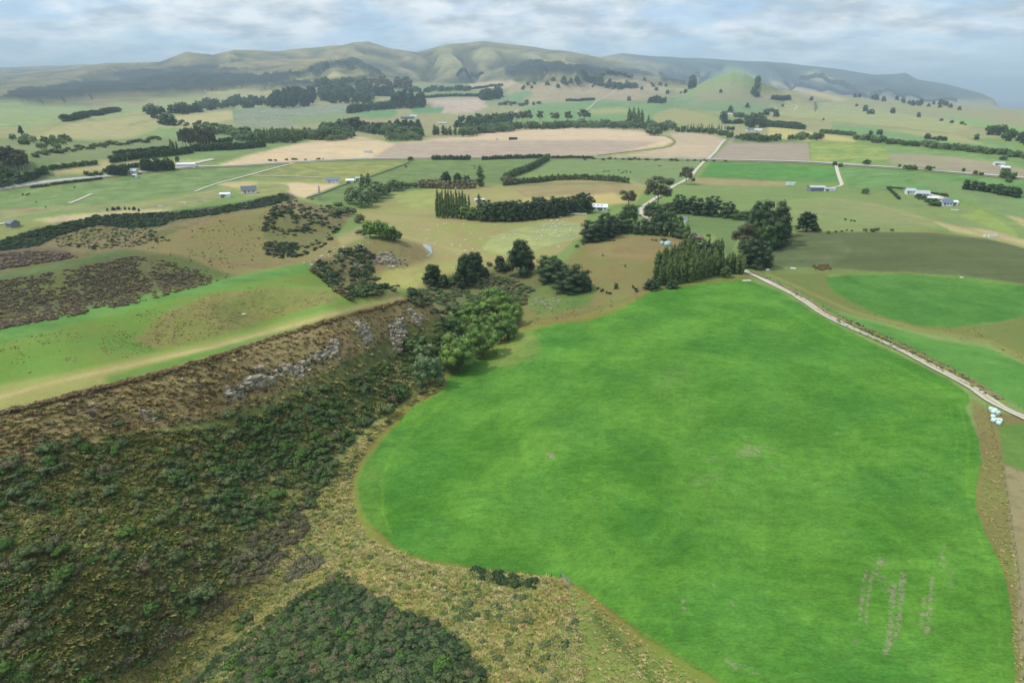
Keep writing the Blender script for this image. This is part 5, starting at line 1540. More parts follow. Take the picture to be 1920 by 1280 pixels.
T_(333, 304, 12, 'broad', 'single upright tree in the green paddock behind the farmhouse', None, 8)
belt('160 330 190 327 210 320 260 312', 16, 7, 'broad', 'small tree in the row behind the roadside hedge', 'row of small trees behind the roadside', 2, 2)
wood('-10 308 20 318 50 322 52 304 10 298', 16, 28, 'gum', 'brownish gum tree at the left edge of the valley', 'gum trees at the left edge', .2, 20)
wood('0 345 40 336 50 326 0 324', 10, 16, 'broad', 'leafy tree behind the thick hedge at the left', 'trees behind the left hedge', .2, 14)
wood('20 262 130 262 140 275 90 285 20 268', 22, 12, ['greywillow', 'broad'], 'hazy grey green tree in the far left hollow', 'trees in the far left hollow')
belt('60 292 120 284 180 276 260 268 300 262', 34, 8, 'scrub_dark', 'dark bush on the far left bank', 'bushes on the far left bank', 5, 3)
T_(40, 252, 16, 'pine', 'thin spired pine far on the left plain', None, 8)
for i, (u, v, h, w) in enumerate([(272, 210, 12, 8), (284, 215, 22, 18), (300, 214, 16, 20), (290, 222, 20, 14), (308, 233, 20, 24), (318, 235, 24, 26)]):
    T_(u, v, h, 'cypress', ['small dark tree at the top left of the hazy slope group', 'tallest dark tree of the hazy slope group', 'broad dark tree of the hazy slope group', 'dark tree just under the tallest of the hazy slope group', 'lower dark tree left of the fence end on the hazy slope', 'lowest and roundest dark tree on the hazy slope'][i], None, w)
belt('322 214 340 213 360 212 376 212', 7, 17, 'cypress', 'dark tree in the short row right of the hazy slope group', 'short dark row on the hazy slope', 3, 2, .2, 14)
belt('340 232 380 236 400 240 430 244 450 250', 16, 8, 'scrub_dark', 'grey bush in the dry fold of the far paddocks', 'bushes in the dry fold', 10, 5)
wood('380 208 470 204 520 200 520 190 440 190 380 198', 42, 13, ['cypress', 'broad'], 'dark tree of the hazy wood left of the pine block', 'hazy wood left of the pine block')
wood('508 204 566 204 594 190 590 182 540 184 508 194', 44, 22, 'pine', 'pine of the square dark block in the valley', 'square pine block', .1, 12)
wood('594 196 700 196 690 172 600 174', 58, 15, ['cypress', 'broad', 'pine'], 'dark tree of the large valley wood', 'large valley wood', .25, 13)
wood('592 168 770 166 760 160 600 160', 40, 15, ['gum', 'cypress'], 'hazy dark tree at the back of the valley wood', 'back row of the valley wood', .3, 13)
belt('700 180 735 181', 12, 15, 'pine', 'pine of the short dark row in mid valley', 'short dark pine row', 1.5, 1, .1, 9)
belt('745 166 768 168', 7, 14, 'gum', 'feathery tree at the right end of the valley wood', 'feathery trees at the wood end', 2, 2)
wood('736 208 795 202 796 196 740 200', 24, 26, 'pine', 'tall pine of the dark stand left of the pinkish field', 'dark pine stand left of the pinkish field', .15, 12)
belt('655 212 672 211', 5, 15, 'cypress', 'dark tree behind the sheep dotted paddock', 'dark trees behind the sheep paddock', 2, 1)
belt('672 210 700 206 735 204', 10, 12, 'cypress', 'dark tree on the edge of the small green field', 'trees at the small green field', 2, 1.5)
wood('900 190 936 186 938 180 905 184', 16, 18, 'cypress', 'dark tree of the round clump at the end of the pinkish field', 'round dark clump', .25, 15)
belt('760 172 800 172 880 170', 20, 8, ['cypress', 'broad'], 'small hazy tree on the line across the upper valley', 'hazy tree line of the upper valley', 4, 1.5)
belt('1215 193 1247 194', 9, 11, 'pine', 'pine in the small dark row on the far green hill', 'small dark row on the far green hill', 1, 1, .15, 5)
T_(1179, 189, 9, 'cypress', 'single round tree on the far green hill', None, 7)
T_(1297, 167, 15, 'cypress', 'dark square tree clump at the foot of the cone hill', None, 17)
T_(1351, 174, 7, 'cypress', 'tiny dark tree below the cone hill', None, 6)
T_(1417, 180, 10, 'cypress', 'dark clump at the foot of the pine strip on the cone hill', None, 16)
belt('1448 187 1470 188 1482 187', 10, 7, 'cypress', 'dark tree of the little clump right of the cone hill', 'little clump right of the cone hill', 2, 1)
T_(1401, 202, 9, 'pine', 'small lone pine on the bare far slope', None, 7); T_(1369, 212, 14, 'pine', 'pointed pine above the far white homestead', None, 9)
T_(1356, 226, 19, 'cypress', 'wide dark tree left of the far white homestead', None, 14)
belt('1375 219 1392 222', 4, 8, 'broad', 'small tree behind the far white homestead', 'small trees behind the far homestead', 2, 1)
belt('1355 232 1378 233 1392 232', 7, 8, 'cypress', 'small dark tree in the yard row of the far homestead', 'yard row of the far homestead', 2, 1)
T_(1369, 245, 9, 'broad', 'low clipped round tree left of the white farm drive', None, 18)
wood('1396 241 1432 242 1432 232 1400 232', 12, 20, ['broad', 'cypress', 'gum'], 'tree sheltering the far white homestead', 'trees sheltering the far homestead', .2, 14)
for i, (u, v, h) in enumerate([(1436, 216, 13), (1447, 210, 8), (1455, 219, 15)]):
    T_(u, v, h, 'cypress', ['left tree of the three on the bare far slope', 'middle small tree of the three on the bare far slope', 'right tree of the three on the bare far slope'][i], None, 11)
for i, (u, v, h, w) in enumerate([(1467, 200, 5, 5), (1521, 189, 9, 7), (1622, 209, 13, 11), (1632, 214, 10, 13), (1673, 213, 12, 9), (1722, 220, 10, 8), (1606, 200, 6, 5), (1765, 227, 5, 6), (1784, 231, 6, 7), (1803, 233, 6, 8), (1810, 235, 4, 4), (1544, 225, 4, 4), (1632, 255, 11, 9), (1649, 253, 11, 12), (1739, 261, 12, 12), (1830, 262, 12, 8), (1865, 213, 0, 0)]):
    if h: T_(u, v, h, 'cypress', ['speck of a bush beside the bending far lane', 'small dark tree above the bending far lane', 'left dark tree of the pair on the long far slope', 'right dark tree of the pair on the long far slope', 'lone dark tree in the middle of the long far slope', 'lone small tree at the right of the long far slope', 'faint tree on the brown far crest', 'leftmost bush under the yellow green strip', 'second bush under the yellow green strip', 'third bush under the yellow green strip', 'tiny last bush under the yellow green strip', 'speck of a bush on the far middle slope', 'pointed dark tree over the right river belt', 'domed dark tree over the right river belt', 'dark tree beginning the short row in the green field', 'small dark tree near the right tree clump'][i], None, w)
belt('1748 262 1762 264 1774 265', 6, 7, 'broad', 'small tree in the short row of the green field', 'short row in the right green field', 1.5, 1)
wood('1846 250 1880 262 1930 276 1930 262 1880 248 1855 238', 22, 14, ['cypress', 'broad'], 'dark tree of the clump at the right edge of the plain', 'clump at the right edge', .25, 13)
for i, (u, v, h, w) in enumerate([(1565, 311, 9, 9), (1575, 313, 8, 9), (1625, 309, 11, 14), (1686, 314, 7, 6), (1699, 318, 9, 12), (1709, 319, 11, 14), (1715, 319, 8, 9), (1740, 320, 10, 13), (1751, 316, 4, 5), (1806, 322, 8, 6), (1828, 328, 9, 9), (1839, 329, 7, 9), (1883, 333, 14, 18), (1898, 336, 14, 14), (1881, 300, 8, 14), (1622, 363, 11, 13), (770, 302, 9, 12), (761, 314, 4, 5), (1770, 380, 0, 0)]):
    if h: T_(u, v, h, 'broad', ['left roadside tree at the mouth of the white drive', 'right roadside tree at the mouth of the white drive', 'domed dark roadside tree right of the white drive', 'small upright roadside tree', 'left one of the roadside tree trio', 'middle and largest one of the roadside tree trio', 'right one of the roadside tree trio', 'round roadside tree right of the trio', 'tiny roadside bush right of the round tree', 'slim roadside tree before the small farm', 'left round tree of the roadside pair at right', 'right round tree of the roadside pair at right', 'wide leafy tree beside the small right farm', 'leafy tree at the right edge by the road', 'low grey tree in the light green field at right', 'round bush beside the end of the white drive', 'round dark bush on the verge left of the long hedge', 'little bush on the dark fence line'][i], None, w)
belt('1095 299 1130 300 1160 299 1200 300 1250 301 1310 302 1360 303', 16, 5, 'scrub_dark', 'small dark bush on the verge of the main road', 'verge bushes along the main road', 6, 1.2)
belt('500 302 540 300 580 300 610 299', 6, 4.5, 'scrub_brown', 'low brown bush on the stubble side of the road', 'brown verge bushes', 5, .6)
belt('970 160 1100 156 1200 160 1280 175', 26, 6, ['cypress', 'broad'], 'small hazy tree on the far brown hills', 'scattered hazy hill trees', 22, 9)
belt('1060 158 1100 152 1130 160', 14, 8, 'pine', 'hazy pine on the far brown ridge', 'hazy pines on the brown ridge', 8, 4)
belt('1130 163 1160 166 1190 164', 14, 9, 'cypress', 'dark tree of the far clump below the plantations', 'far clump below the plantations', 6, 2)
belt('1600 180 1660 186 1720 196 1790 204', 24, 8, 'pine', 'hazy tree on the far right plain', 'hazy trees of the far right plain', 12, 5)
belt('940 196 965 196 1010 196', 12, 6, ['scrub_dark', 'broad'], 'small bush in the fold behind the round clump', 'bushes behind the round clump', 8, 3)
belt('200 395 240 392 260 396', 9, 5, 'pine', 'young dark conifer on the rim of the gorse bank', 'young conifers on the gorse rim', 3, 1)
hedge('1880 320 1888 330 1892 342', 5, 5, 'broad', 'green hedge running down from the right farm')

belt('1718 372 1740 378 1760 384', 7, 7, 'broad', 'garden tree between the homestead buildings', 'garden trees of the white homestead', 3, 2)
T_(1771, 374, 12, 'gum', 'reddish round tree beside the homestead yard', None, 13)
T_(1752, 385, 9, 'broad', 'wide grey garden tree below the homestead outbuilding', None, 22)
T_(1722, 370, 6, 'broad', 'dark garden bush in front of the long homestead roof', None, 16)
belt('380 250 430 250 470 256', 16, 12, ['greywillow', 'broad'], 'grey green tree in the hollow behind the gum stand', 'trees in the hollow behind the gums', 6, 4)
belt('600 262 620 264 650 262', 8, 10, 'greywillow', 'low willow at the corner of the left stubble field', 'low willows at the stubble corner', 4, 2)
belt('985 240 1180 238', 30, 9, 'greywillow', 'low grey willow filling the foot of the willow belt', 'low filling willows of the belt', 4, 2)
belt('870 250 960 244', 18, 11, 'greywillow', 'grey willow before the wood left of the far lane', 'grey willows before the wood', 5, 3)
# ------------------------------------------------------------------ scrub: the largest bushes one by one, the rest as ground cover
def sample_poly(pix, n, rng=NPR):
    pts = P(pix); a = np.array(pts); out = np.zeros((0, 2))
    while len(out) < n:
        q_ = np.stack([rng.uniform(a[:, 0].min(), a[:, 0].max(), n * 2), rng.uniform(a[:, 1].min(), a[:, 1].max(), n * 2)], 1)
        out = np.concatenate([out, q_[inpoly(pts, q_[:, 0], q_[:, 1])]])
    return out[:n]


SLOPE = '-30 870 60 850 200 800 330 770 420 790 500 770 560 735 650 715 740 690 790 640 850 600 880 640 800 700 790 735 740 765 690 800 640 850 620 900 590 960 520 1050 440 1120 350 1190 260 1270 240 1330 -30 1330'
for zone, n_, kinds, smin, smax, lb, grp in [
    (SLOPE, 130, ['scrub_dark', 'scrub_dark', 'scrub_dark', 'scrub_green', 'scrub_grey'], 1.4, 3.4, None, 'bushes on the steep hillside below the cliffs'),
    ('380 830 440 760 520 790 620 730 740 690 790 700 740 760 660 800 620 860 600 930 500 980 400 960 300 900', 50, ['scrub_green', 'scrub_dark', 'scrub_dark'], 1.8, 3.4, None, 'bushes in the dark green gully thicket'),
    ('330 1290 430 1180 520 1120 600 1100 640 1080 700 1120 860 1210 920 1290', 40, ['scrub_green', 'scrub_dark', 'scrub_dark'], 1.2, 2.6, None, 'bushes on the scrub mound')]:
    for i, (u, v) in enumerate(sample_poly(zone, n_)):
        k = RNG.choice(kinds); p = hit(u, v); Hm = RNG.uniform(smin, smax) * (1.15 if RNG.random() < .15 else .85)
        p.z -= Hm * .12
        where = {'bushes on the steep hillside below the cliffs': 'on the steep hillside', 'bushes in the dark green gully thicket': 'in the gully thicket', 'bushes on the scrub mound': 'on the scrub mound'}[grp]
        col = {'scrub_dark': 'dark olive bush ', 'scrub_green': 'fresh green rounded bush ', 'scrub_grey': 'grey twiggy bush '}[k]
        put_tree(p, Hm * 1.15, RNG.uniform(.9, 1.35), k, col + where, {'scrub_dark': 'dark olive bushes ', 'scrub_green': 'fresh green bushes ', 'scrub_grey': 'grey twiggy bushes '}[k] + where, 1 if Hm * ppm(p) < 26 else 2, False)

SCN = [0]


def tuft_mesh(name, kind, n, seed, spread=.42, wbl=.07):
    r = np.random.default_rng(seed)
    V, T, Nn = [], [], []
    for i in range(n):
        a = r.uniform(0, 6.28); rr = spread * math.sqrt(r.random()); bx, by = math.cos(a) * rr * .5, math.sin(a) * rr * .5
        h = r.uniform(.55, 1.05) * (1 - rr * .6); lx, ly = math.cos(a) * rr * 1.5 + r.normal() * .12, math.sin(a) * rr * 1.5 + r.normal() * .12
        w = wbl * r.uniform(.6, 1.4); px, py = -math.sin(a) * w, math.cos(a) * w
        b0 = len(V)
        V += [(bx - px, by - py, -.1), (bx + px, by + py, -.1), (bx + lx * .5 + px * .8, by + ly * .5 + py * .8, h * .7), (bx + lx * .5 - px * .8, by + ly * .5 - py * .8, h * .7), (bx + lx, by + ly, h)]
        T += [(b0, b0 + 1, b0 + 2), (b0, b0 + 2, b0 + 3), (b0 + 3, b0 + 2, b0 + 4)]
        nx = (lx * .6, ly * .6, .8); L = math.sqrt(sum(c * c for c in nx)); Nn += [tuple(c / L for c in nx)] * 5
    return mesh_mixed(name, np.array(V), None, np.zeros((0, 4), int), np.array(T), [LM[kind]])


def scatter(name, uv, size, wide, protos, label, rot_flat=True):
    """One ground-cover object: plants of the given shapes standing at each point."""
    SCN[0] += 1
    pts = []
    if isinstance(uv, list):
        pts = [t_[:3] for t_ in uv]
    else:
        for u, v in uv:
            p = hit(u, v); pts.append((p.x, p.y, p.z))
    pts = np.array(pts); n_ = len(pts)
    sz = NPR.uniform(size[0], size[1], n_) * NPR.choice([.7, 1, 1, 1.35], n_)
    if isinstance(uv, list):
        sz = np.array([t_[4] for t_ in uv])
    pts[:, 2] -= sz * .06
    me = bpy.data.meshes.new(name)
    me.vertices.add(n_); me.vertices.foreach_set('co', pts.astype(np.float32).ravel())
    a = me.attributes.new('sz', 'FLOAT_VECTOR', 'POINT')
    wv_ = NPR.uniform(wide[0], wide[1], n_)
    a.data.foreach_set('vector', np.stack([sz * wv_, sz * wv_ * NPR.uniform(.8, 1.2, n_), sz], 1).astype(np.float32).ravel())
    a = me.attributes.new('rz', 'FLOAT_VECTOR', 'POINT')
    a.data.foreach_set('vector', np.stack([NPR.normal(0, .1, n_), NPR.normal(0, .1, n_), NPR.uniform(0, 6.28, n_)], 1).astype(np.float32).ravel())
    a = me.attributes.new('pk', 'INT', 'POINT')
    a.data.foreach_set('value', NPR.integers(0, len(protos), n_).astype(np.int32))
    col = bpy.data.collections.new('plant_kinds_%d' % SCN[0])
    for i, pm in enumerate(protos):
        po = bpy.data.objects.new('plant_%02d' % i, pm); col.objects.link(po)
    o = add(name, me)
    ng = bpy.data.node_groups.new('cover_%d' % SCN[0], 'GeometryNodeTree')
    ng.interface.new_socket('Geometry', in_out='INPUT', socket_type='NodeSocketGeometry')
    ng.interface.new_socket('Geometry', in_out='OUTPUT', socket_type='NodeSocketGeometry')
    gi = ng.nodes.new('NodeGroupInput'); go = ng.nodes.new('NodeGroupOutput')
    ci = ng.nodes.new('GeometryNodeCollectionInfo'); ci.inputs['Collection'].default_value = col
    ci.inputs['Separate Children'].default_value = True; ci.inputs['Reset Children'].default_value = True
    iop = ng.nodes.new('GeometryNodeInstanceOnPoints'); iop.inputs['Pick Instance'].default_value = True

    def att(nm, tp):
        x = ng.nodes.new('GeometryNodeInputNamedAttribute'); x.data_type = tp; x.inputs[0].default_value = nm
        return x.outputs[0]
    ng.links.new(gi.outputs[0], iop.inputs['Points']); ng.links.new(ci.outputs[0], iop.inputs['Instance'])
    ng.links.new(att('pk', 'INT'), iop.inputs['Instance Index'])
    ng.links.new(att('rz', 'FLOAT_VECTOR'), iop.inputs['Rotation'])
    ng.links.new(att('sz', 'FLOAT_VECTOR'), iop.inputs['Scale'])
    ng.links.new(iop.outputs[0], go.inputs[0])
    md = o.modifiers.new('cover', 'NODES'); md.node_group = ng
    tag(o, label, None, None, 'stuff')
    return o


def cr(kind, lod=0):
    return [proto(kind, lod, v)[0] for v in range(3)]


TT = [tuft_mesh('dry_tuft', 'tussock', 30, 3), tuft_mesh('dry_tuft', 'tussock', 24, 4), tuft_mesh('green_tuft', 'green_tuft', 26, 5), tuft_mesh('green_tuft', 'green_tuft', 22, 6)]
TB = [tuft_mesh('brown_tuft', 'scrub_brown', 24, 8), tuft_mesh('brown_tuft', 'scrub_brown', 20, 9)]
# clumpy point sets: keep points where a noise in the map is high


def clumpy(uv, scale, thr, seed):
    n_ = fbm(uv[:, 0] / scale, uv[:, 1] / (scale * .6), seed, 3)
    return uv[n_ > thr + NPR.uniform(-.3, .3, len(uv))]


if FARB:
    scatter('distant_bushes', FARB, (1, 1), (1.0, 1.3), cr('scrub_dark'), 'small dark bushes along far banks and verges')
if FAR:
    scatter('distant_trees', FAR, (1, 1), (.95, 1.1), [proto('broad', 0, v)[2] for v in range(3)], 'small hazy trees too far off to tell apart across the valley')
LOW = '-30 900 100 850 250 810 400 800 480 780 560 735 680 700 760 640 800 600 880 600 900 620 800 700 790 735 740 765 690 796 632 842 606 890 566 955 492 1045 410 1118 315 1190 190 1300 -30 1300'
HT = [tuft_mesh('herb_tuft', 'herb', 34, 15, .6, .12), tuft_mesh('herb_tuft', 'herb', 30, 16, .6, .12), tuft_mesh('herb_tuft', 'scrub_green', 30, 17, .6, .12)]
scatter('low_herbage', sample_poly(LOW, 17000), (.2, .6), (1.4, 2.4), HT[:2] + HT + TT[3:], 'low olive and green herbage between the bushes of the steep hillside')
scatter('scrub_cover', clumpy(sample_poly(LOW, 2300), 70, 0.12, 71), (.6, 1.7), (.9, 1.3), cr('scrub_dark', 1) + cr('scrub_dark', 1) + cr('scrub_green', 1) + cr('scrub_grey', 1)[:1], 'dense mixed low scrub covering the steep hillside')
scatter('scrub_cover', clumpy(sample_poly('480 790 560 735 680 700 760 640 800 600 870 590 900 620 800 700 790 735 740 765 690 800 640 850 620 900 560 960 450 1000 330 930 300 860', 1100), 60, 0.0, 4), (1.2, 2.6), (.85, 1.25), cr('scrub_green', 1) + cr('scrub_dark', 1), 'dark green thicket filling the lower gully side')
scatter('twiggy_scrub', clumpy(sample_poly('400 1130 470 1010 560 950 600 930 580 990 490 1090 370 1180 270 1240 300 1180', 520), 50, -.1, 12), (.6, 1.5), (.9, 1.3), cr('scrub_grey', 1), 'grey brown twiggy scrub on the lower hillside')
UP = '-30 790 0 778 200 728 420 666 500 638 600 605 700 579 770 566 815 582 800 610 740 640 640 720 560 735 480 770 400 790 250 810 100 850 -30 890'
scatter('bracken_cover', sample_poly(UP, 3400), (.3, .75), (1.1, 2.0), TB + TB + cr('scrub_brown')[:1] + TT[:2] + TT[:1] + cr('scrub_grey')[:1] + HT[:1], 'brown bracken and dry tussock above the cliffs')
scatter('bracken_cover', np.array([(np.interp(s, [0, 200, 420, 500, 600, 700, 768], [0, 0, 0, 0, 0, 0, 0]) * 0 + s, np.interp(s, [-30, 0, 200, 300, 420, 500, 600, 700, 768], [786, 776, 726, 700, 665, 638, 606, 579, 562]) + RNG.uniform(-2, 3)) for s in np.linspace(-30, 770, 520)]), (.5, 1.2), (1.1, 1.8), cr('scrub_brown'), 'dark brown fringe along the edge of the near ridge')
scatter('bracken_cover', np.array([(np.interp(s, [0, .3, .6, 1], [582, 605, 632, 660]) + RNG.uniform(-2, 3), np.interp(s, [0, .3, .6, 1], [505, 522, 545, 562]) + RNG.uniform(-2, 2)) for s in np.linspace(0, 1, 130)]), (.7, 1.5), (1.2, 1.8), cr('scrub_brown') + cr('gorse')[:1], 'dark hedge like fringe down the nose of the green ridge')
RANK = '842 704 800 735 745 775 690 806 650 852 606 900 580 960 500 1050 410 1125 315 1195 200 1292 420 1292 540 1130 640 1076 700 1110 800 1160 880 1210 930 1292 1094 1292 1078 1160 1060 1088 960 1076 800 1060 720 1025 690 1005 664 965 655 900 690 835 760 765 830 730'
scatter('long_grass', sample_poly(RANK, 16500), (.28, .62), (1.2, 2.2), TT, 'rank dry grass and green tufts at the foot of the slope')
scatter('low_herbage', sample_poly('190 900 230 900 270 960 310 1010 260 1000 210 960', 500), (.3, .6), (1.4, 2.2), TT[2:] + HT[2:], 'yellow green herbs in a fresh patch of the steep hillside')
scatter('long_grass', clumpy(sample_poly(RANK, 2600), 40, .1, 61), (.5, .9), (1.2, 1.8), TT[2:] + cr('scrub_dark')[:1], 'darker green clumps in the rank grass')
scatter('long_grass', clumpy(sample_poly(LOW, 6000), 50, .05, 33), (.3, .7), (1.1, 1.9), TT + TB[:1], 'dry grass between the scrub of the steep hillside')
MOUND = '330 1292 440 1205 540 1132 620 1085 645 1076 700 1120 800 1160 870 1205 920 1292'
scatter('broom_thicket', sample_poly(MOUND, 3000), (.4, 1.1), (1.2, 1.8), cr('scrub_dark', 1) + cr('gorse', 1) + cr('scrub_green', 1)[:1] + cr('scrub_grey', 1)[:1], 'dense dark broom thicket on the mound')
scatter('broom_thicket', sample_poly('886 1068 930 1072 1006 1088 1008 1104 960 1100 900 1090', 70), (.6, 1.2), (1.1, 1.7), cr('gorse'), 'dark strip of low broom in the rank grass')
scatter('broom_thicket', sample_poly('535 1080 560 1050 600 1040 606 1056 570 1082 540 1092', 60), (.6, 1.2), (1.1, 1.6), cr('scrub_grey'), 'grey brown twiggy strip in the rank grass')
scatter('heather_cover', clumpy(sample_poly('-20 530 130 505 250 480 320 490 430 520 400 530 250 570 120 596 -20 620', 6000), 46, -.26, 7), (.45, 1.0), (1.0, 1.5), cr('heather') + cr('heather') + cr('scrub_grey')[:1] + HT[:1], 'purplish grey heathy scrub covering the dark hill')
scatter('heather_cover', sample_poly('-20 478 60 470 110 474 150 482 0 506 -20 508', 500), (.7, 1.4), (1.1, 1.7), cr('heather'), 'purplish scrub patch in the bowl behind the dark hill')
scatter('heather_cover', clumpy(sample_poly('0 640 250 590 400 550 540 525 640 560 500 606 300 655 100 700 0 705', 3400), 34, .1, 15), (.12, .28), (1.3, 2.2), TB + TB + TT[:2], 'tufts of brown scrub dotted over the green ridge')
scatter('gorse_cover', sample_poly('-20 458 60 434 120 420 180 406 260 400 330 398 400 392 460 380 530 362 545 374 500 388 440 396 400 404 330 412 300 424 240 428 180 422 110 440 70 462 -20 474', 1700), (1.0, 2.4), (1.2, 2.0), cr('gorse'), 'dark gorse bank along the terrace edge')
scatter('gorse_cover', sample_poly('90 446 150 425 200 420 260 422 300 440 320 452 250 462 180 468 110 462', 420), (.5, 1.3), (1.2, 1.9), cr('gorse') + cr('scrub_brown')[:1], 'gorse bushes scattered in the brown bowl')
scatter('gorse_cover', clumpy(sample_poly('490 440 500 400 540 372 600 372 640 398 640 430 610 460 570 480 520 485 480 470', 1500), 30, -.02, 19), (.8, 2.2), (1.2, 1.8), cr('gorse') + cr('scrub_grey')[:1], 'gorse and scrub in the side gully of the brown hill')
scatter('gorse_cover', clumpy(sample_poly('260 470 400 416 500 394 560 402 560 450 500 480 430 510 330 482', 700), 26, .2, 23), (.3, .7), (1.2, 1.9), cr('scrub_brown') + cr('gorse')[:1], 'low bushes dotted over the brown hill')
scatter('scrub_cover', clumpy(sample_poly('585 500 620 470 680 462 700 480 700 515 740 535 830 560 870 575 860 595 800 585 740 556 650 556 610 530', 1300), 26, -.1, 29), (.8, 2.2), (1.1, 1.7), cr('scrub_dark') + cr('gorse')[:2] + cr('scrub_grey')[:1], 'dark scrub around the cliffed knoll and the gully head')
scatter('scrub_cover', clumpy(sample_poly('770 552 830 525 900 520 960 520 1000 540 975 585 960 600 900 570 850 580', 1000), 24, -.05, 37), (.7, 2.2), (1.1, 1.7), cr('scrub_dark') + cr('scrub_green')[:1] + cr('scrub_grey')[:1], 'grey and olive scrub on the bank below the dark pines')
scatter('scrub_cover', sample_poly('1010 560 1060 560 1100 575 1060 592 1010 592 985 585', 90), (.25, .6), (1.2, 1.8), TB + TT[2:], 'small dark tufts among the white stones')
scatter('scrub_cover', clumpy(sample_poly('1000 610 1100 596 1200 560 1190 540 1120 570 1000 590', 300), 20, .2, 3), (.2, .4), (1.2, 1.8), cr('gorse') + TB, 'small tufts on the brown slope above the crop')
scatter('scrub_cover', clumpy(sample_poly('1440 512 1550 515 1600 575 1750 612 1920 600 1920 680 1760 628 1600 590', 400), 24, .2, 31), (.2, .5), (1.2, 1.8), TB[:1] + TT, 'low tufts in the brown hollow right of the track')
scatter('scrub_cover', sample_poly('1524 497 1556 496 1560 508 1526 508', 45), (.7, 1.3), (1.2, 1.8), cr('scrub_brown'), 'reddish brown dead bushes at the end of the dark field')
scatter('long_grass', sample_poly('1820 750 1860 785 1880 870 1900 1000 1918 1290 1906 1290 1890 1090 1838 960 1842 870', 800), (.12, .3), (1.2, 2.0), TT, 'dry grass along the right crop margin')
scatter('long_grass', sample_poly('1415 510 1460 528 1520 560 1560 586 1620 612 1700 648 1780 688 1840 722 1880 750 1860 748 1780 704 1700 664 1600 620 1540 588 1500 560', 1500), (.3, .8), (1.2, 1.8), TT[2:] + cr('scrub_dark')[:1] + TB[:1], 'rough dark grass on the bank of the farm track')
scatter('long_grass', sample_poly('1066 1095 1110 1120 1200 1200 1330 1290 1100 1290 1080 1160', 800), (.15, .35), (1.3, 2.2), TT, 'short rough grass right of the wire fence')


# ------------------------------------------------------------------ rock outcrops
def rock_mesh(seed, slab=False):
    r = random.Random(seed)
    bm = bmesh.new()
    # stack of uneven strata
    z = 0; lay = r.randint(3, 5)
    for i in range(lay):
        h = (1.0 / lay) * r.uniform(.8, 1.25); sx = .5 * r.uniform(.72, 1.05); sy = .5 * r.uniform(.72, 1.05); ox, oy = r.uniform(-.07, .07), r.uniform(-.07, .07)
        n_ = 7; ph = r.uniform(0, 1)
        vb, vt = [], []
        for k in range(n_):
            a = 2 * math.pi * k / n_ + ph; q1 = r.uniform(.82, 1.12)
            cx, cy = math.cos(a), math.sin(a)
            m_ = max(abs(cx), abs(cy)) ** .6
            vb.append(bm.verts.new((ox + cx * sx * q1 / m_, oy + cy * sy * q1 / m_, z)))
            vt.append(bm.verts.new((ox + cx * sx * q1 * r.uniform(.86, 1) / m_, oy + cy * sy * q1 * r.uniform(.86, 1) / m_, z + h)))
        bm.faces.new(vt); bm.faces.new(vb[::-1])
        for k in range(n_):
            bm.faces.new((vb[k], vb[(k + 1) % n_], vt[(k + 1) % n_], vt[k]))
        z += h * .97
    me = bpy.data.meshes.new('rock'); bm.to_mesh(me); bm.free(); me.materials.append(M_ROCK)
    return me


ROCKS = [rock_mesh(i) for i in range(8)]


def outcrop(pix, n, w, h, label, spread=6, name='rock_outcrop'):
    pts = np.array(P(pix)); seg = np.hypot(*(pts[1:] - pts[:-1]).T); cum = np.r_[0, np.cumsum(seg)]
    c = hit(*pts[len(pts) // 2])
    root = bpy.data.objects.new(name, None); S.collection.objects.link(root); root.location = c
    tag(root, label, 'rock outcrop')
    n = int(n * 2.2)
    for i in range(n):
        s = (i + RNG.random()) / n * cum[-1]
        u = np.interp(s, cum, pts[:, 0]) + RNG.gauss(0, spread * .5); v = np.interp(s, cum, pts[:, 1]) + RNG.gauss(0, spread)
        p = hit(u, v)
        o = bpy.data.objects.new('rock', ROCKS[i % 8]); S.collection.objects.link(o); o.parent = root
        ww = w * RNG.uniform(.45, 1.3); hh = h * RNG.uniform(.4, .95)
        a0 = hit(*pts[0]); a1 = hit(*pts[-1]); dirn = math.atan2(a1.y - a0.y, a1.x - a0.x)
        o.location = (p.x - c.x, p.y - c.y, p.z - c.z - hh * RNG.uniform(.5, .8))
        o.rotation_euler = (RNG.uniform(-.3, .3), RNG.uniform(-.22, .22), dirn + RNG.gauss(0, .3))
        o.scale = (ww * 1.25, ww * RNG.uniform(.5, .9), hh)


outcrop('424 738 440 740 460 728', 16, 2.2, 2.0, 'broken pale limestone rocks at the left end of the ridge cliff line', 6)
outcrop('462 722 480 718 500 712 515 704', 22, 2.4, 2.4, 'jagged pale limestone rocks, second in the ridge cliff line', 6)
outcrop('484 692 490 694', 3, 2.6, 1.8, 'flat topped pale boulder standing above the cliff line', 2)
outcrop('520 700 540 692 560 690 576 680', 22, 2.2, 2.2, 'grey weathered cliff rocks in the middle of the ridge cliff line', 7)
outcrop('585 676 600 668 615 662 628 655', 18, 2.0, 2.0, 'low grey rocks climbing right in the ridge cliff line', 5)
outcrop('622 640 630 648 632 664', 14, 2.0, 2.2, 'upright pale rocks at the right end of the ridge cliff line', 5)
outcrop('668 614 678 618 686 624 690 638', 26, 2.4, 2.6, 'square stratified pale bluff on the ridge face', 7)
outcrop('732 612 738 622 734 640', 10, 2.0, 2.2, 'narrow pale rock rib left of the tall grey buttress', 5)
outcrop('744 600 750 612 748 630 744 648', 22, 2.8, 3.2, 'tall grey rock buttress on the ridge face', 7)
outcrop('770 594 780 600 788 606', 14, 2.2, 2.2, 'weathered grey rocks at the tip of the ridge', 5)
outcrop('698 484 712 486 724 488', 16, 3.0, 3.2, 'dark streaked cliff on the left of the knoll', 4)
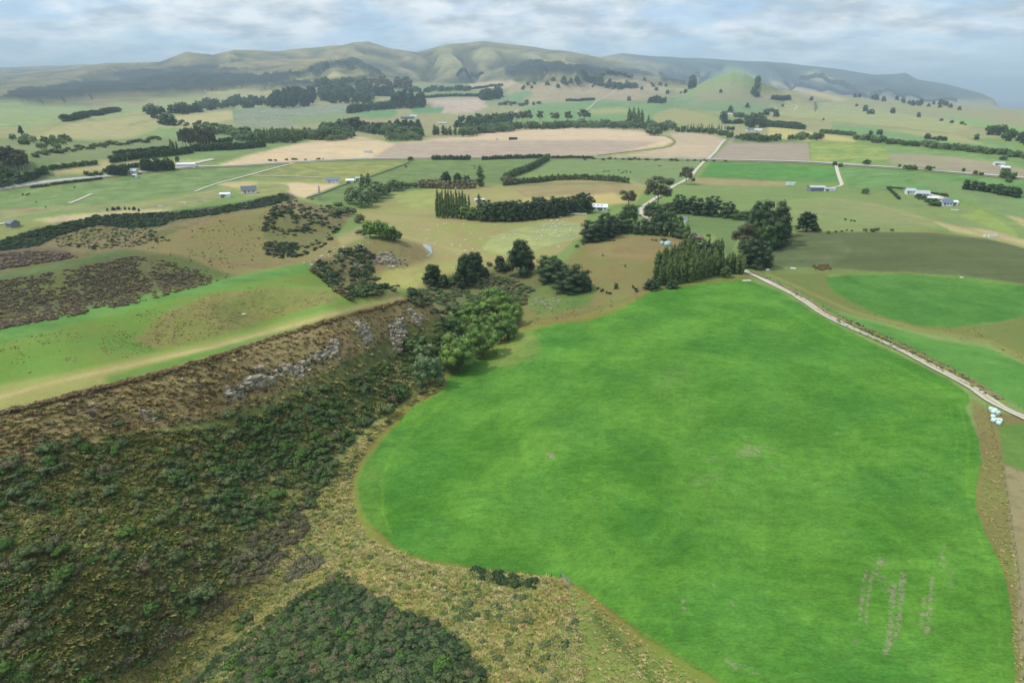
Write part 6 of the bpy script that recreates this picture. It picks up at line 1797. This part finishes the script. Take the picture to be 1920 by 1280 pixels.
outcrop('722 482 734 486 742 492', 18, 3.2, 3.6, 'pale square cliff in the face of the knoll', 5)
outcrop('744 488 756 494 764 496', 12, 2.4, 1.8, 'low broken rocks at the right of the knoll cliff', 3)
outcrop('664 496 672 502 680 506', 14, 2.8, 3.2, 'shadowed grey cliff at the left nose of the knoll', 4)
outcrop('262 768 276 776 290 784', 9, 1.6, 1.0, 'small half buried rocks on the brown hillside', 5)
outcrop('160 778 172 768 180 762', 5, 1.6, .8, 'few low rocks in the bracken at the left', 3)
outcrop('1000 572 1012 566 1022 560', 18, 1.2, .9, 'white stone heap, left part of the rubble on the green slope', 5)
outcrop('1024 574 1034 566 1046 562', 18, 1.2, .9, 'white stone heap, right part of the rubble on the green slope', 6)
outcrop('1050 562 1062 568', 4, .8, 1.0, 'two upright white stones right of the rubble heap', 2)
outcrop('590 1266 604 1268 612 1266', 3, 1.6, .8, 'flat pale rock slab at the foot of the scrub mound', 1.5)
outcrop('728 1262 738 1268', 2, 1.2, .9, 'pointed pale rock at the foot of the scrub mound', 1)

# growth over and between the rocks
pts_ = []
for seg in ['424 738 460 730 500 712 540 694 590 678 630 660 632 644', '668 612 690 640', '732 612 748 650 752 600', '696 484 766 498', '662 496 682 508']:
    a_ = P(seg)
    for (x0_, y0_), (x1_, y1_) in zip(a_[:-1], a_[1:]):
        for _ in range(int(math.hypot(x1_ - x0_, y1_ - y0_) * .5)):
            q0 = RNG.random(); pts_.append((x0_ + (x1_ - x0_) * q0 + RNG.gauss(0, 5), y0_ + (y1_ - y0_) * q0 + RNG.gauss(0, 6)))
scatter('bracken_cover', np.array(pts_), (.5, 1.3), (1.0, 1.7), TB + TT[:1] + cr('scrub_dark')[:1] + cr('scrub_brown')[:1], 'bracken and small bushes growing between the cliff rocks')
# ------------------------------------------------------------------ buildings
def box_me(name, x0, x1, y0, y1, z0, z1, mat):
    me = bpy.data.meshes.new(name)
    me.from_pydata([(x0, y0, z0), (x1, y0, z0), (x1, y1, z0), (x0, y1, z0), (x0, y0, z1), (x1, y0, z1), (x1, y1, z1), (x0, y1, z1)], [],
                   [(0, 3, 2, 1), (4, 5, 6, 7), (0, 1, 5, 4), (1, 2, 6, 5), (2, 3, 7, 6), (3, 0, 4, 7)])
    me.materials.append(mat)
    return me


def walls_me(L, Wd, H, R, mat):
    """Walls with gable ends."""
    x, y = L / 2, Wd / 2
    me = bpy.data.meshes.new('wall')
    v = [(-x, -y, -1.5), (x, -y, -1.5), (x, y, -1.5), (-x, y, -1.5), (-x, -y, H), (x, -y, H), (x, y, H), (-x, y, H), (-x, 0, H + R - .02), (x, 0, H + R - .02)]
    me.from_pydata(v, [], [(0, 1, 5, 4), (2, 3, 7, 6), (1, 2, 6, 9, 5), (3, 0, 4, 8, 7)])
    me.materials.append(mat)
    return me


def roof_me(L, Wd, H, R, mat, ov=.5):
    x, y = L / 2 + ov, Wd / 2
    k = R / y; y2 = y + ov; zl = H - k * ov
    th = .18
    v = [(-x, -y2, zl), (x, -y2, zl), (x, 0, H + R), (-x, 0, H + R), (-x, y2, zl), (x, y2, zl)]
    v += [(a, b, c + th) for a, b, c in v]
    f = [(0, 1, 2, 3), (3, 2, 5, 4), (9, 8, 7, 6), (10, 11, 8, 9), (0, 6, 7, 1), (4, 5, 11, 10), (0, 3, 9, 6), (3, 4, 10, 9), (1, 7, 8, 2), (2, 8, 11, 5)]
    me = bpy.data.meshes.new('roof'); me.from_pydata(v, [], f); me.materials.append(mat); me.update()
    return me


def house(name, u, v, L_px, Wd, H, R, ang, wall, roof, label, cat='house', wins=3, doors=1, chim=False, skylights=0, L_m=None):
    """ang: direction of the ridge in the world, degrees from the camera's right hand."""
    p = hit(u, v); k = ppm(p)
    L = L_m or L_px / k / max(abs(math.cos(math.radians(ang))), .3)
    o = bpy.data.objects.new(name, None); S.collection.objects.link(o)
    o.location = p + Vector((0, 0, .2)); o.rotation_euler = (0, 0, math.radians(ang))
    tag(o, label, cat)
    add('wall', walls_me(L, Wd, H, R, wall), o)
    rf = add('roof', roof_me(L, Wd, H, R, roof), o)
    for i in range(wins):
        x = -L / 2 + L * (i + .7) / (wins + .4)
        w_ = add('window', box_me('window', x - .8, x + .8, -Wd / 2 - .06, -Wd / 2 + .05, H * .38, H * .78, M_WHITE), o)
        add('pane', box_me('pane', x - .7, x + .7, -Wd / 2 - .1, -Wd / 2 - .05, H * .41, H * .75, M_GLASS), w_)
    for i in range(doors):
        x = -L / 2 + L * (i + .25) / max(doors, 1)
        add('door', box_me('door', x - (1.6 if cat == 'shed' else .55), x + (1.6 if cat == 'shed' else .55), -Wd / 2 - .08, -Wd / 2 + .04, -.2, H * .85, M_DOOR), o)
    if chim:
        add('chimney', box_me('chimney', L * .2, L * .2 + .9, -.4, .4, H + R * .5, H + R + 1.0, M_CREAM), rf)
    for i in range(skylights):
        x = -L * .25 + L * .2 * i; kk = R / (Wd / 2)
        me = bpy.data.meshes.new('skylight')
        y0_, y1_ = -Wd * .32, -Wd * .2
        z0_ = H + R + kk * y0_ + .24; z1_ = H + R + kk * y1_ + .24
        me.from_pydata([(x, y0_, z0_), (x + 1.6, y0_, z0_), (x + 1.6, y1_, z1_), (x, y1_, z1_)], [], [(0, 1, 2, 3)]); me.materials.append(M_GLASS)
        add('skylight', me, rf)
    return o


house('woolshed', 1121, 394, 34, 9, 3.2, 2.2, -6, M_WHITE, M_ROOFW, 'long white woolshed with pale steel roof beside the cypress belt', 'shed', 5, 2, skylights=3)
house('farmhouse', 467, 362, 24, 9, 3.0, 4.0, 22, M_WHITE, M_ROOFG, 'white gabled house with steep dark grey roof on the terrace', 'house', 3, 1, chim=True)
house('shed', 423, 370, 17, 7, 3.4, 1.2, 14, M_WHITE, M_ROOFW, 'small white shed left of the grey roofed house', 'shed', 1, 1)
house('farmhouse', 625, 342, 24, 9, 3.0, 2.4, 4, M_WHITE, M_ROOFB, 'house with blue grey roof right of the pale stubble triangle', 'house', 4, 1)
house('shed', 656, 343, 14, 8, 3.0, 1.6, 14, M_CREAM, M_ROOFW, 'cream shed with white roof between the blue roofed house and the poplars', 'shed', 1, 1)
house('shed', 671, 338, 9, 7, 2.6, 1.2, 20, M_WHITE, M_ROOFP, 'little white shed just left of the twin poplars', 'shed', 1, 1)
house('farmhouse', 25, 424, 12, 8, 2.6, 2.2, -18, M_GREYW, M_ROOFG, 'small house with dark roof on the terrace at the left', 'house', 2, 1)
house('shed', 1530, 358, 28, 12, 4.2, 1.5, -2, M_GREYW, M_ROOFP, 'long grey shed at the end of the white drive', 'shed', 0, 2)
house('shed', 1554, 358, 20, 7, 2.6, .8, -2, M_WHITE, M_ROOFP, 'low pale shed joined to the right of the long grey shed', 'shed', 0, 1)
house('homestead', 1706, 363, 15, 7, 3.0, 2.2, -14, M_WHITE, M_ROOFP, 'leftmost pale roofed building of the white homestead', 'house', 3, 1)
house('homestead', 1728, 368, 22, 8, 3.0, 2.6, -16, M_WHITE, M_ROOFP, 'long pale roofed main house of the white homestead', 'house', 4, 1)
house('shed', 1748, 376, 17, 5, 2.6, 1.0, -14, M_WHITE, M_ROOFW, 'low white outbuilding in front of the main homestead house', 'shed', 2, 1)
house('homestead', 1773, 385, 18, 8, 3.0, 2.6, -8, M_WHITE, M_ROOFB, 'bluish roofed building at the right end of the homestead', 'house', 3, 1)
house('shed', 1788, 384, 9, 7, 2.8, 1.2, -8, M_WHITE, M_ROOFW, 'small white shed at the far right of the homestead', 'shed', 1, 1)
house('shed', 1283, 415, 9, 6, 2.4, 1.0, -30, M_WHITE, M_ROOFB, 'small shed with pale blue roof right of the farm trees', 'shed', 0, 1)
house('cottage', 1280, 440, 7, 5, 3.0, 1.6, 70, M_WHITE, M_ROOFG, 'white walled cottage glimpsed between the farm poplars', 'house', 1, 1)
house('cottage', 1192, 404, 10, 6, 2.4, 1.6, -10, M_CREAM, M_ROOFG, 'hidden farm cottage behind the tall hedge at the road bend', 'house', 1, 1)
house('shed', 1176, 396, 9, 5, 2.6, .8, -50, M_GREYW, M_ROOFG, 'dark yard shed right of the white woolshed', 'shed', 0, 1)
house('farmhouse', 250, 325, 14, 10, 3.0, 2.4, 6, M_CREAM, M_ROOFP, 'pale farmhouse among dark trees beside the main road', 'house', 2, 1)
house('shed', 254, 332, 6, 5, 2.4, .6, 6, M_WHITE, M_ROOFW, 'little white shed at the roadside below the pale farmhouse', 'shed', 0, 1)
house('greenhouse', 350, 312, 30, 9, 3.0, 1.4, 14, M_WHITE, M_ROOFW, 'long pale roofed barn right of the roadside farmhouse trees', 'shed', 0, 0)
house('farmhouse', 1408, 246, 16, 12, 3.5, 3.0, -6, M_WHITE, M_ROOFG, 'dark roofed white house of the far homestead under trees', 'house', 2, 1)
house('shed', 1421, 246, 13, 10, 3.2, 2.0, -10, M_WHITE, M_ROOFW, 'white roofed shed right of the far homestead house', 'shed', 1, 1)
house('shed', 1370, 215, 9, 9, 3.0, 1.5, -10, M_WHITE, M_ROOFW, 'tiny white building under the pointed pine on the far slope', 'shed', 0, 1)
house('barn', 764, 223, 24, 16, 5.0, 2.5, 12, M_GREYW, M_ROOFG, 'long dark roofed barn behind the far dark tree row', 'shed', 0, 1)
house('barn', 775, 220, 12, 14, 5.0, 2.0, 12, M_WHITE, M_ROOFW, 'pale barn at the right end of the long dark barn', 'shed', 0, 1)
house('farmhouse', 829, 233, 16, 10, 3.2, 2.6, 8, M_CREAM, M_ROOFP, 'hazy pale farmhouse above the yellow paddock', 'house', 2, 1)
house('shed', 1872, 310, 16, 9, 3.0, 1.6, -18, M_WHITE, M_ROOFP, 'pale roofed shed of the small farm near the right edge', 'shed', 1, 1)
house('shed', 1884, 318, 12, 8, 3.0, 1.6, -30, M_WHITE, M_ROOFW, 'white shed below the pale one near the right edge', 'shed', 0, 1)
house('hut', 899, 378, 0, 3, 2.0, .6, 10, M_WHITE, M_ROOFW, 'small pale hut roof peeping over the cypress belt', 'shed', 0, 1, L_m=9)


# ------------------------------------------------------------------ tanks, bales, troughs
def lathe(name, prof, mat, seg=20):
    V, F = [], []
    for i, (r_, z_) in enumerate(prof):
        for k in range(seg):
            a = 2 * math.pi * k / seg; V.append((r_ * math.cos(a), r_ * math.sin(a), z_))
        if i:
            for k in range(seg):
                k2 = (k + 1) % seg; F.append(((i - 1) * seg + k, (i - 1) * seg + k2, i * seg + k2, i * seg + k))
    F.append(tuple(range(seg))[::-1]); F.append(tuple((len(prof) - 1) * seg + k for k in range(seg)))
    me = bpy.data.meshes.new(name); me.from_pydata(V, [], F); me.materials.append(mat)
    me.polygons.foreach_set('use_smooth', [len(p_.vertices) == 4 for p_ in me.polygons]); me.update()
    return me


def tank(u, v, r, h, label):
    p = hit(u, v)
    o = bpy.data.objects.new('water_tank', None); S.collection.objects.link(o); o.location = p; tag(o, label, 'water tank')
    add('tank_wall', lathe('tank_wall', [(r, -.8), (r, h * .5), (r * 1.01, h * .52), (r, h * .54), (r, h)], M_TANK, 28), o)
    add('tank_lid', lathe('tank_lid', [(r * 1.02, h + .01), (r * .7, h + r * .16), (r * .3, h + r * .26), (.35, h + r * .27), (.35, h + r * .34), (.3, h + r * .35)], M_TANK, 28), o)


tank(1252, 460, 2.3, 2.2, 'larger round pale green water tank on the brown knoll')
tank(1241, 458, 1.1, 1.9, 'smaller round pale water tank left of the larger one on the knoll')

bale = None


def make_bale():
    me = lathe('bale', [(.30, -.62), (.52, -.60), (.64, -.52), (.67, -.3), (.68, 0), (.67, .3), (.64, .52), (.52, .60), (.30, .62)], M_WRAP, 22)
    return me


BM_ = make_bale()
lbls = ['bale at the top left of the upper row', 'second bale of the upper row', 'third bale of the upper row', 'bale at the right end of the upper row', 'bale linking the two rows', 'left bale of the lower row', 'middle bale of the lower row', 'right bale of the lower row', 'front bale of the lower row']
for i, (u, v) in enumerate([(1857, 767), (1862, 772), (1865, 769), (1870, 774), (1861, 781), (1862, 788), (1868, 788), (1874, 788), (1872, 793)]):
    p = hit(u, v + 3)
    o = add('hay_bale', BM_ if i % 2 else BM_, None, (p.x, p.y, p.z + .62)); o.scale = (1.05, 1.05, 1.05)
    o.rotation_euler = (math.pi / 2 * (i % 3 != 0) + .04, 0, RNG.uniform(-.5, .5) + .6)
    tag(o, 'pale wrapped ' + lbls[i] + ' by the track gate', 'bale', 'wrapped bales by the gate')
for i in range(13):
    u = 1475 + (i % 7) * 2.6; v = 344.5 + (i // 7) * 3.4
    p = hit(u, v)
    o = add('hay_bale', BM_, None, (p.x, p.y, p.z + .9)); o.scale = (1.5, 1.5, 1.5); o.rotation_euler = (math.pi / 2, 0, RNG.uniform(0, 3))
    tag(o, 'white wrapped bale in the pile above the long grey shed', 'bale', 'pile of white wrapped bales')


def slab(name, u, v, L, Wd, H, ang, mat, label, cat):
    """Low trough or sheet: a hollowed box with a rim."""
    p = hit(u, v)
    bm = bmesh.new()
    r_ = bmesh.ops.create_cube(bm, size=1)
    for vv in bm.verts: vv.co = (vv.co.x * L, vv.co.y * Wd, (vv.co.z + .5) * H)
    top = [f for f in bm.faces if f.normal.z > .9]
    rr_ = bmesh.ops.inset_region(bm, faces=top, thickness=min(L, Wd) * .12)
    for f in top:
        for vv in f.verts: vv.co.z -= H * .35
    bmesh.ops.bevel(bm, geom=[e for e in bm.edges], offset=min(L, Wd, H) * .05, segments=1, affect='EDGES')
    me = bpy.data.meshes.new(name); bm.to_mesh(me); bm.free(); me.materials.append(mat)
    o = add(name, me, None, p); o.rotation_euler = (0, 0, math.radians(ang)); tag(o, label, cat)


slab('trough', 1400, 527, 4.5, 1.6, .5, 8, M_SHEET, 'white low trough at the foot of the poplar wood by the crop', 'trough')
slab('trough', 1487, 504, 3.0, 1.8, .6, -20, M_SHEET, 'small white trough below the dark field', 'trough')
slab('trough', 1439, 507, 1.6, 1.6, .9, 10, M_SHEET, 'little pale block beside the track under the dark trees', 'trough')
slab('trough', 1803, 521, 1.5, 1.2, .6, 0, M_SHEET, 'tiny white trough on the far edge of the oval field', 'trough')
slab('feeder', 1850, 444, 4.0, 2.5, 1.8, 4, M_SHEET, 'left white feeder on the tan strip at right', 'feeder')
slab('feeder', 1860, 445, 6.0, 2.6, 2.0, -4, M_SHEET, 'right longer white feeder on the tan strip', 'feeder')
slab('feeder', 1790, 394, 6.0, 2.0, .6, -20, M_SHEET, 'low pale trough below the homestead', 'trough')
slab('trough', 375, 378, 5, 2.5, .8, 10, M_STEEL, 'grey farm trough on the green terrace', 'trough')
slab('feeder', 300, 388, 5, 2.0, 1.0, 10, M_SHEET, 'white trough at the end of the pale terrace field', 'trough')
slab('feeder', 344, 381, 6, 2.0, .8, 5, M_SHEET, 'long pale trough in the middle of the terrace', 'trough')
slab('feeder', 690, 286, 14, 9, 4, 4, M_SHEET, 'pale box shaped stack on the left stubble field', 'stack')
slab('feeder', 962, 262, 18, 9, 5, 4, flat_mat('dark_stack', (60, 62, 52), .9), 'dark oblong stack on the long stubble field', 'stack')
slab('feeder', 932, 263, 7, 5, 5, 4, M_SHEET, 'small white stack on the long stubble field', 'stack')
slab('trough', 456, 590, 1.6, 1.0, .4, 20, M_SHEET, 'faint pale trough on the green ridge', 'trough')

# pale pens by the woolshed: posts and rails
pn = hit(1078, 402)
root = bpy.data.objects.new('sheep_pen', None); S.collection.objects.link(root); root.location = pn; tag(root, 'white railed sheep pens left of the woolshed', 'sheep pen')
for i in range(5):
    add('rail', box_me('rail', -10, 10, -4 + i * 2 - .12, -4 + i * 2 + .12, .8, 1.25, M_WHITE), root)
for i in range(7):
    add('post', box_me('post', -10 + i * 3.3 - .15, -10 + i * 3.3 + .15, -4.3, 4.3, .2, 1.0, M_WHITE), root)


# ------------------------------------------------------------------ fences
def fence(pix, label, step=4.0, h=1.15, wires=4, thick=.07):
    w = [hit(u, v) for u, v in catmull(P(pix), 5)]
    pts = resample([Vector((p.x, p.y, 0)) for p in w], step)
    keep = [pts[0]]
    for p in pts[1:]:
        if (p - keep[-1]).length > step * .8: keep.append(p)
    pts = keep
    o = bpy.data.objects.new('fence', None); S.collection.objects.link(o); z0_ = ground_z(pts[0].x, pts[0].y); org = Vector((pts[0].x, pts[0].y, z0_)); o.location = org
    tag(o, label, 'fence')
    pm = lathe('post', [(thick, -.4), (thick, h), (thick * .7, h + .03)], M_WOOD, 6)
    zs = []
    for p in pts:
        z = ground_z(p.x, p.y); zs.append(z)
        c = bpy.data.objects.new('post', pm); S.collection.objects.link(c); c.parent = o
        c.location = (p.x - org.x, p.y - org.y, z - org.z)
        c.rotation_euler = (RNG.uniform(-.04, .04), RNG.uniform(-.04, .04), RNG.uniform(0, 3))
    for k in range(wires):
        hz_ = h * (k + .8) / (wires + .2); V, F = [], []
        for i, (p, z) in enumerate(zip(pts, zs)):
            for dz in (-.009, .009):
                V.append((p.x - org.x, p.y - org.y, z - org.z + hz_ + dz))
            for dd in (-.009, .009):
                V.append((p.x - org.x + dd, p.y - org.y + dd, z - org.z + hz_))
            if i:
                a = (i - 1) * 4; b = i * 4
                F += [(a, a + 2, b + 2, b), (a + 2, a + 1, b + 1, b + 2), (a + 1, a + 3, b + 3, b + 1), (a + 3, a, b, b + 3)]
        me = bpy.data.meshes.new('wire'); me.from_pydata(V, [], F); me.materials.append(M_WIRE)
        add('wire', me, o)


fence('640 985 652 940 660 900 672 868 690 835 720 805 755 780 800 752', 'wire fence with posts between rank grass and crop on the left', 4)
fence('1060 1086 1070 1130 1080 1180 1090 1240 1096 1290', 'wire fence running down from the gate corner', 3.5)
fence('1850 762 1866 830 1880 880 1892 960 1904 1040 1912 1120 1916 1200 1918 1285', 'wire fence along the right side of the crop', 4)
fence('1034 1079 1046 1079 1058 1081', 'short pale rail fence at the gate corner', 2.2, wires=2, thick=.1)
fence('1412 512 1470 532 1530 566 1600 602 1690 646 1770 684 1840 722 1880 748 1925 770', 'wire fence on the bank above the farm track', 6)
fence('596 506 616 524 640 548 660 560', 'old fence down the nose of the green ridge', 5)
fence('305 482 350 492 400 508 440 518', 'fence down the side of the dark heathy hill', 5)

# gate lying open at the fence corner
g0 = hit(1054, 1083); g1 = hit(1064, 1092)
root = bpy.data.objects.new('farm_gate', None); S.collection.objects.link(root); root.location = g0; tag(root, 'pale galvanised gate standing open at the crop corner', 'gate')
dv = g1 - g0; dv.z = 0; ang_ = math.atan2(dv.y, dv.x); root.rotation_euler = (0, 0, ang_); Lg = max(dv.length, 3.2)
for i in range(5):
    add('rail', box_me('rail', 0, Lg, -.02, .02, .25 + i * .22, .29 + i * .22, M_STEEL), root)
for x in (0, Lg * .5, Lg - .06):
    add('upright', box_me('upright', x, x + .06, -.035, .035, .2, 1.2, M_STEEL), root)

# ------------------------------------------------------------------ power pylon
pp = hit(600, 376)
kk = ppm(pp); Hp = 26 / kk / .96
root = bpy.data.objects.new('pylon', None); S.collection.objects.link(root); root.location = pp; tag(root, 'slender lattice power pylon on the hill behind the side gully', 'pylon')
V, F = [], []


def bar(a, b, th):
    a = Vector(a); b = Vector(b); d = (b - a).normalized(); s = d.cross(Vector((.3, .9, .1))).normalized() * th; q_ = d.cross(s).normalized() * th
    b0 = len(V)
    for p in (a, b):
        for o_ in (s, q_, -s, -q_): V.append(tuple(p + o_))
    for i in range(4): F.append((b0 + i, b0 + (i + 1) % 4, b0 + 4 + (i + 1) % 4, b0 + 4 + i))


for sx in (-1, 1):
    for sy in (-1, 1):
        V, F = [], []
        bar((sx * Hp * .09, sy * Hp * .09, -1), (sx * Hp * .015, sy * Hp * .015, Hp), .16)
        me = bpy.data.meshes.new('leg'); me.from_pydata(V, [], F); me.materials.append(M_STEEL); add('leg', me, root)
V, F = [], []
for i in range(8):
    a, b = i / 8, (i + 1) / 8
    ra, rb = Hp * (.09 - .075 * a), Hp * (.09 - .075 * b)
    for s in (-1, 1):
        bar((-ra, s * ra, a * Hp), (rb, s * rb, b * Hp), .09); bar((ra, s * ra, a * Hp), (-rb, s * rb, b * Hp), .09)
        bar((s * ra, -ra, a * Hp), (s * rb, rb, b * Hp), .09)
me = bpy.data.meshes.new('bracing'); me.from_pydata(V, [], F); me.materials.append(M_STEEL); add('bracing', me, root)
for z in (.72, .84, .96):
    V, F = [], []
    bar((-Hp * .13, 0, Hp * z), (Hp * .13, 0, Hp * z), .12)
    me = bpy.data.meshes.new('cross_arm'); me.from_pydata(V, [], F); me.materials.append(M_STEEL); add('cross_arm', me, root)


# ------------------------------------------------------------------ animals
def animal(L, H, mat, head):
    bm = bmesh.new()

    def ell(c, r):
        g = bmesh.ops.create_icosphere(bm, subdivisions=1, radius=1)
        for v in g['verts']: v.co = (c[0] + v.co.x * r[0], c[1] + v.co.y * r[1], c[2] + v.co.z * r[2])
    # one body: profile rings from rump to muzzle, then legs drawn out of it
    prof = [(-.50, .02, .62), (-.48, .14, .60), (-.38, .21, .58), (-.15, .23, .56), (.12, .22, .57), (.30, .19, .60), (.40, .12, .68), (.50, .09, .78), (.58, .085, .80), (.68, .06, .72), (.74, .015, .68)]
    rings = []
    for x, r_, z in prof:
        rings.append([bm.verts.new((x * L, math.cos(a) * r_ * L * .85, z * H + math.sin(a) * r_ * L)) for a in [2 * math.pi * k / 8 for k in range(8)]])
    for a, b in zip(rings[:-1], rings[1:]):
        for k in range(8): bm.faces.new((a[k], a[(k + 1) % 8], b[(k + 1) % 8], b[k]))
    bm.faces.new(rings[0][::-1]); bm.faces.new(rings[-1])
    for x in (-.34, .26):
        for s in (-1, 1):
            tp = [bm.verts.new((x * L + dx_ * .06 * L, s * .11 * L + dy_ * .05 * L, .5 * H)) for dx_, dy_ in ((-1, -1), (1, -1), (1, 1), (-1, 1))]
            bt = [bm.verts.new((x * L + dx_ * .03 * L, s * .11 * L + dy_ * .03 * L, 0)) for dx_, dy_ in ((-1, -1), (1, -1), (1, 1), (-1, 1))]
            for k in range(4): bm.faces.new((tp[k], bt[k], bt[(k + 1) % 4], tp[(k + 1) % 4]))
            bm.faces.new(bt)
    me = bpy.data.meshes.new('animal'); bm.to_mesh(me); bm.free(); me.materials.append(mat)
    return me


SHEEP = animal(1.25, .95, M_WOOL, 0); COW = animal(2.2, 1.45, M_HIDE, 0)


def flock(uvs, me, nm, label, cat, group, sc=1.0):
    for u, v in uvs:
        p = hit(u, v)
        o = add(nm, me, None, p); o.rotation_euler = (0, 0, RNG.uniform(0, 6.28)); s = sc * RNG.uniform(.85, 1.15); o.scale = (s, s, s)
        tag(o, label, cat, group)


flock(sample_poly('1000 410 1060 405 1075 418 1050 430 1010 425', 22), SHEEP, 'sheep', 'white sheep in the flock left of the farm hedge', 'sheep', 'flock left of the farm hedge', 1.15)
flock(sample_poly('1030 415 1090 418 1090 445 1040 470 990 475 985 450', 40), SHEEP, 'sheep', 'white sheep on the green patch of the tan meadow', 'sheep', 'flock on the green patch', 1.1)
flock(sample_poly('720 400 850 395 880 425 980 420 990 450 860 490 810 470 760 430', 55), SHEEP, 'sheep', 'white sheep dotted about the tan meadow', 'sheep', 'flock on the tan meadow', 1.05)
flock(sample_poly('560 500 620 468 690 452 700 462 640 478 600 498', 28), SHEEP, 'sheep', 'white sheep on the crest of the cliffed knoll', 'sheep', 'flock on the knoll crest', 1.05)
flock(sample_poly('480 205 560 196 680 196 675 206 600 214 560 230 500 232', 110), SHEEP, 'sheep', 'white sheep in the hazy grey green far paddock', 'sheep', 'large flock in the far paddock', 2.6)
flock([(1131, 323), (1134, 322), (1140, 322), (1143, 321), (1160, 320), (1166, 325), (1169, 323), (1174, 322), (1175, 325), (1182, 324), (1236, 312), (1240, 312)], COW, 'cow', 'black cow grazing in the paddock under the long hedge', 'cow', 'black cattle in the paddock', 1.1)
flock([(1121, 542), (1130, 546), (1137, 550), (1127, 547), (1143, 552), (1187, 540), (1192, 544), (1194, 548), (1172, 440 + 60), (1130, 480)], COW, 'cow', 'black cow on the brown slope left of the poplar wood', 'cow', 'black cattle on the brown slope', .95)
flock([(1585, 413), (1596, 415), (1602, 416)], COW, 'cow', 'brown cow on the green slope beside the lone pine', 'cow', 'cattle by the lone pine', 1.0)
flock([(43, 366), (50, 367), (54, 365), (68, 380), (86, 390), (140, 352)], COW, 'cow', 'dark cow in the big green paddock at the left', 'cow', 'cattle in the left paddock', 1.1)
flock([(888, 311), (891, 314), (889, 317)], COW, 'cow', 'dark cow in the paddock above the lone poplar', 'cow', 'cattle above the lone poplar', 1.1)
# ------------------------------------------------------------------ sea and the air between here and the hills
me = bpy.data.meshes.new('sea')
me.from_pydata([(500, 9000, -48), (60000, 9000, -48), (60000, 60000, -48), (500, 60000, -48)], [], [(0, 1, 2, 3)])
m, t = new_mat('sea_water')
b = t.nodes.new('ShaderNodeBsdfPrincipled'); b.inputs['Base Color'].default_value = (0.05, 0.12, 0.16, 1); b.inputs['Roughness'].default_value = 0.35
o_ = t.nodes.new('ShaderNodeOutputMaterial'); t.links.new(b.outputs[0], o_.inputs[0])
me.materials.append(m)
tag(add('sea', me), 'grey blue sea at the end of the far headland', None, None, 'structure')

hb = bpy.data.meshes.new('haze')
x0, x1, y0, y1, z0, z1 = -46500, 61000, -46500, 61000, -420, 900
hb.from_pydata([(x0, y0, z0), (x1, y0, z0), (x1, y1, z0), (x0, y1, z0), (x0, y0, z1), (x1, y0, z1), (x1, y1, z1), (x0, y1, z1)], [],
               [(0, 3, 2, 1), (4, 5, 6, 7), (0, 1, 5, 4), (1, 2, 6, 5), (2, 3, 7, 6), (3, 0, 4, 7)])
m, t = new_mat('haze_air')
v_ = t.nodes.new('ShaderNodeVolumePrincipled')
v_.inputs['Color'].default_value = (0.68, 0.88, 1.0, 1)
v_.inputs['Density'].default_value = HAZE_D
v_.inputs['Anisotropy'].default_value = 0.0
o_ = t.nodes.new('ShaderNodeOutputMaterial'); t.links.new(v_.outputs[0], o_.inputs['Volume'])
hb.materials.append(m)
tag(add('haze', hb), 'pale blue haze filling the valley air', None, None, 'stuff')
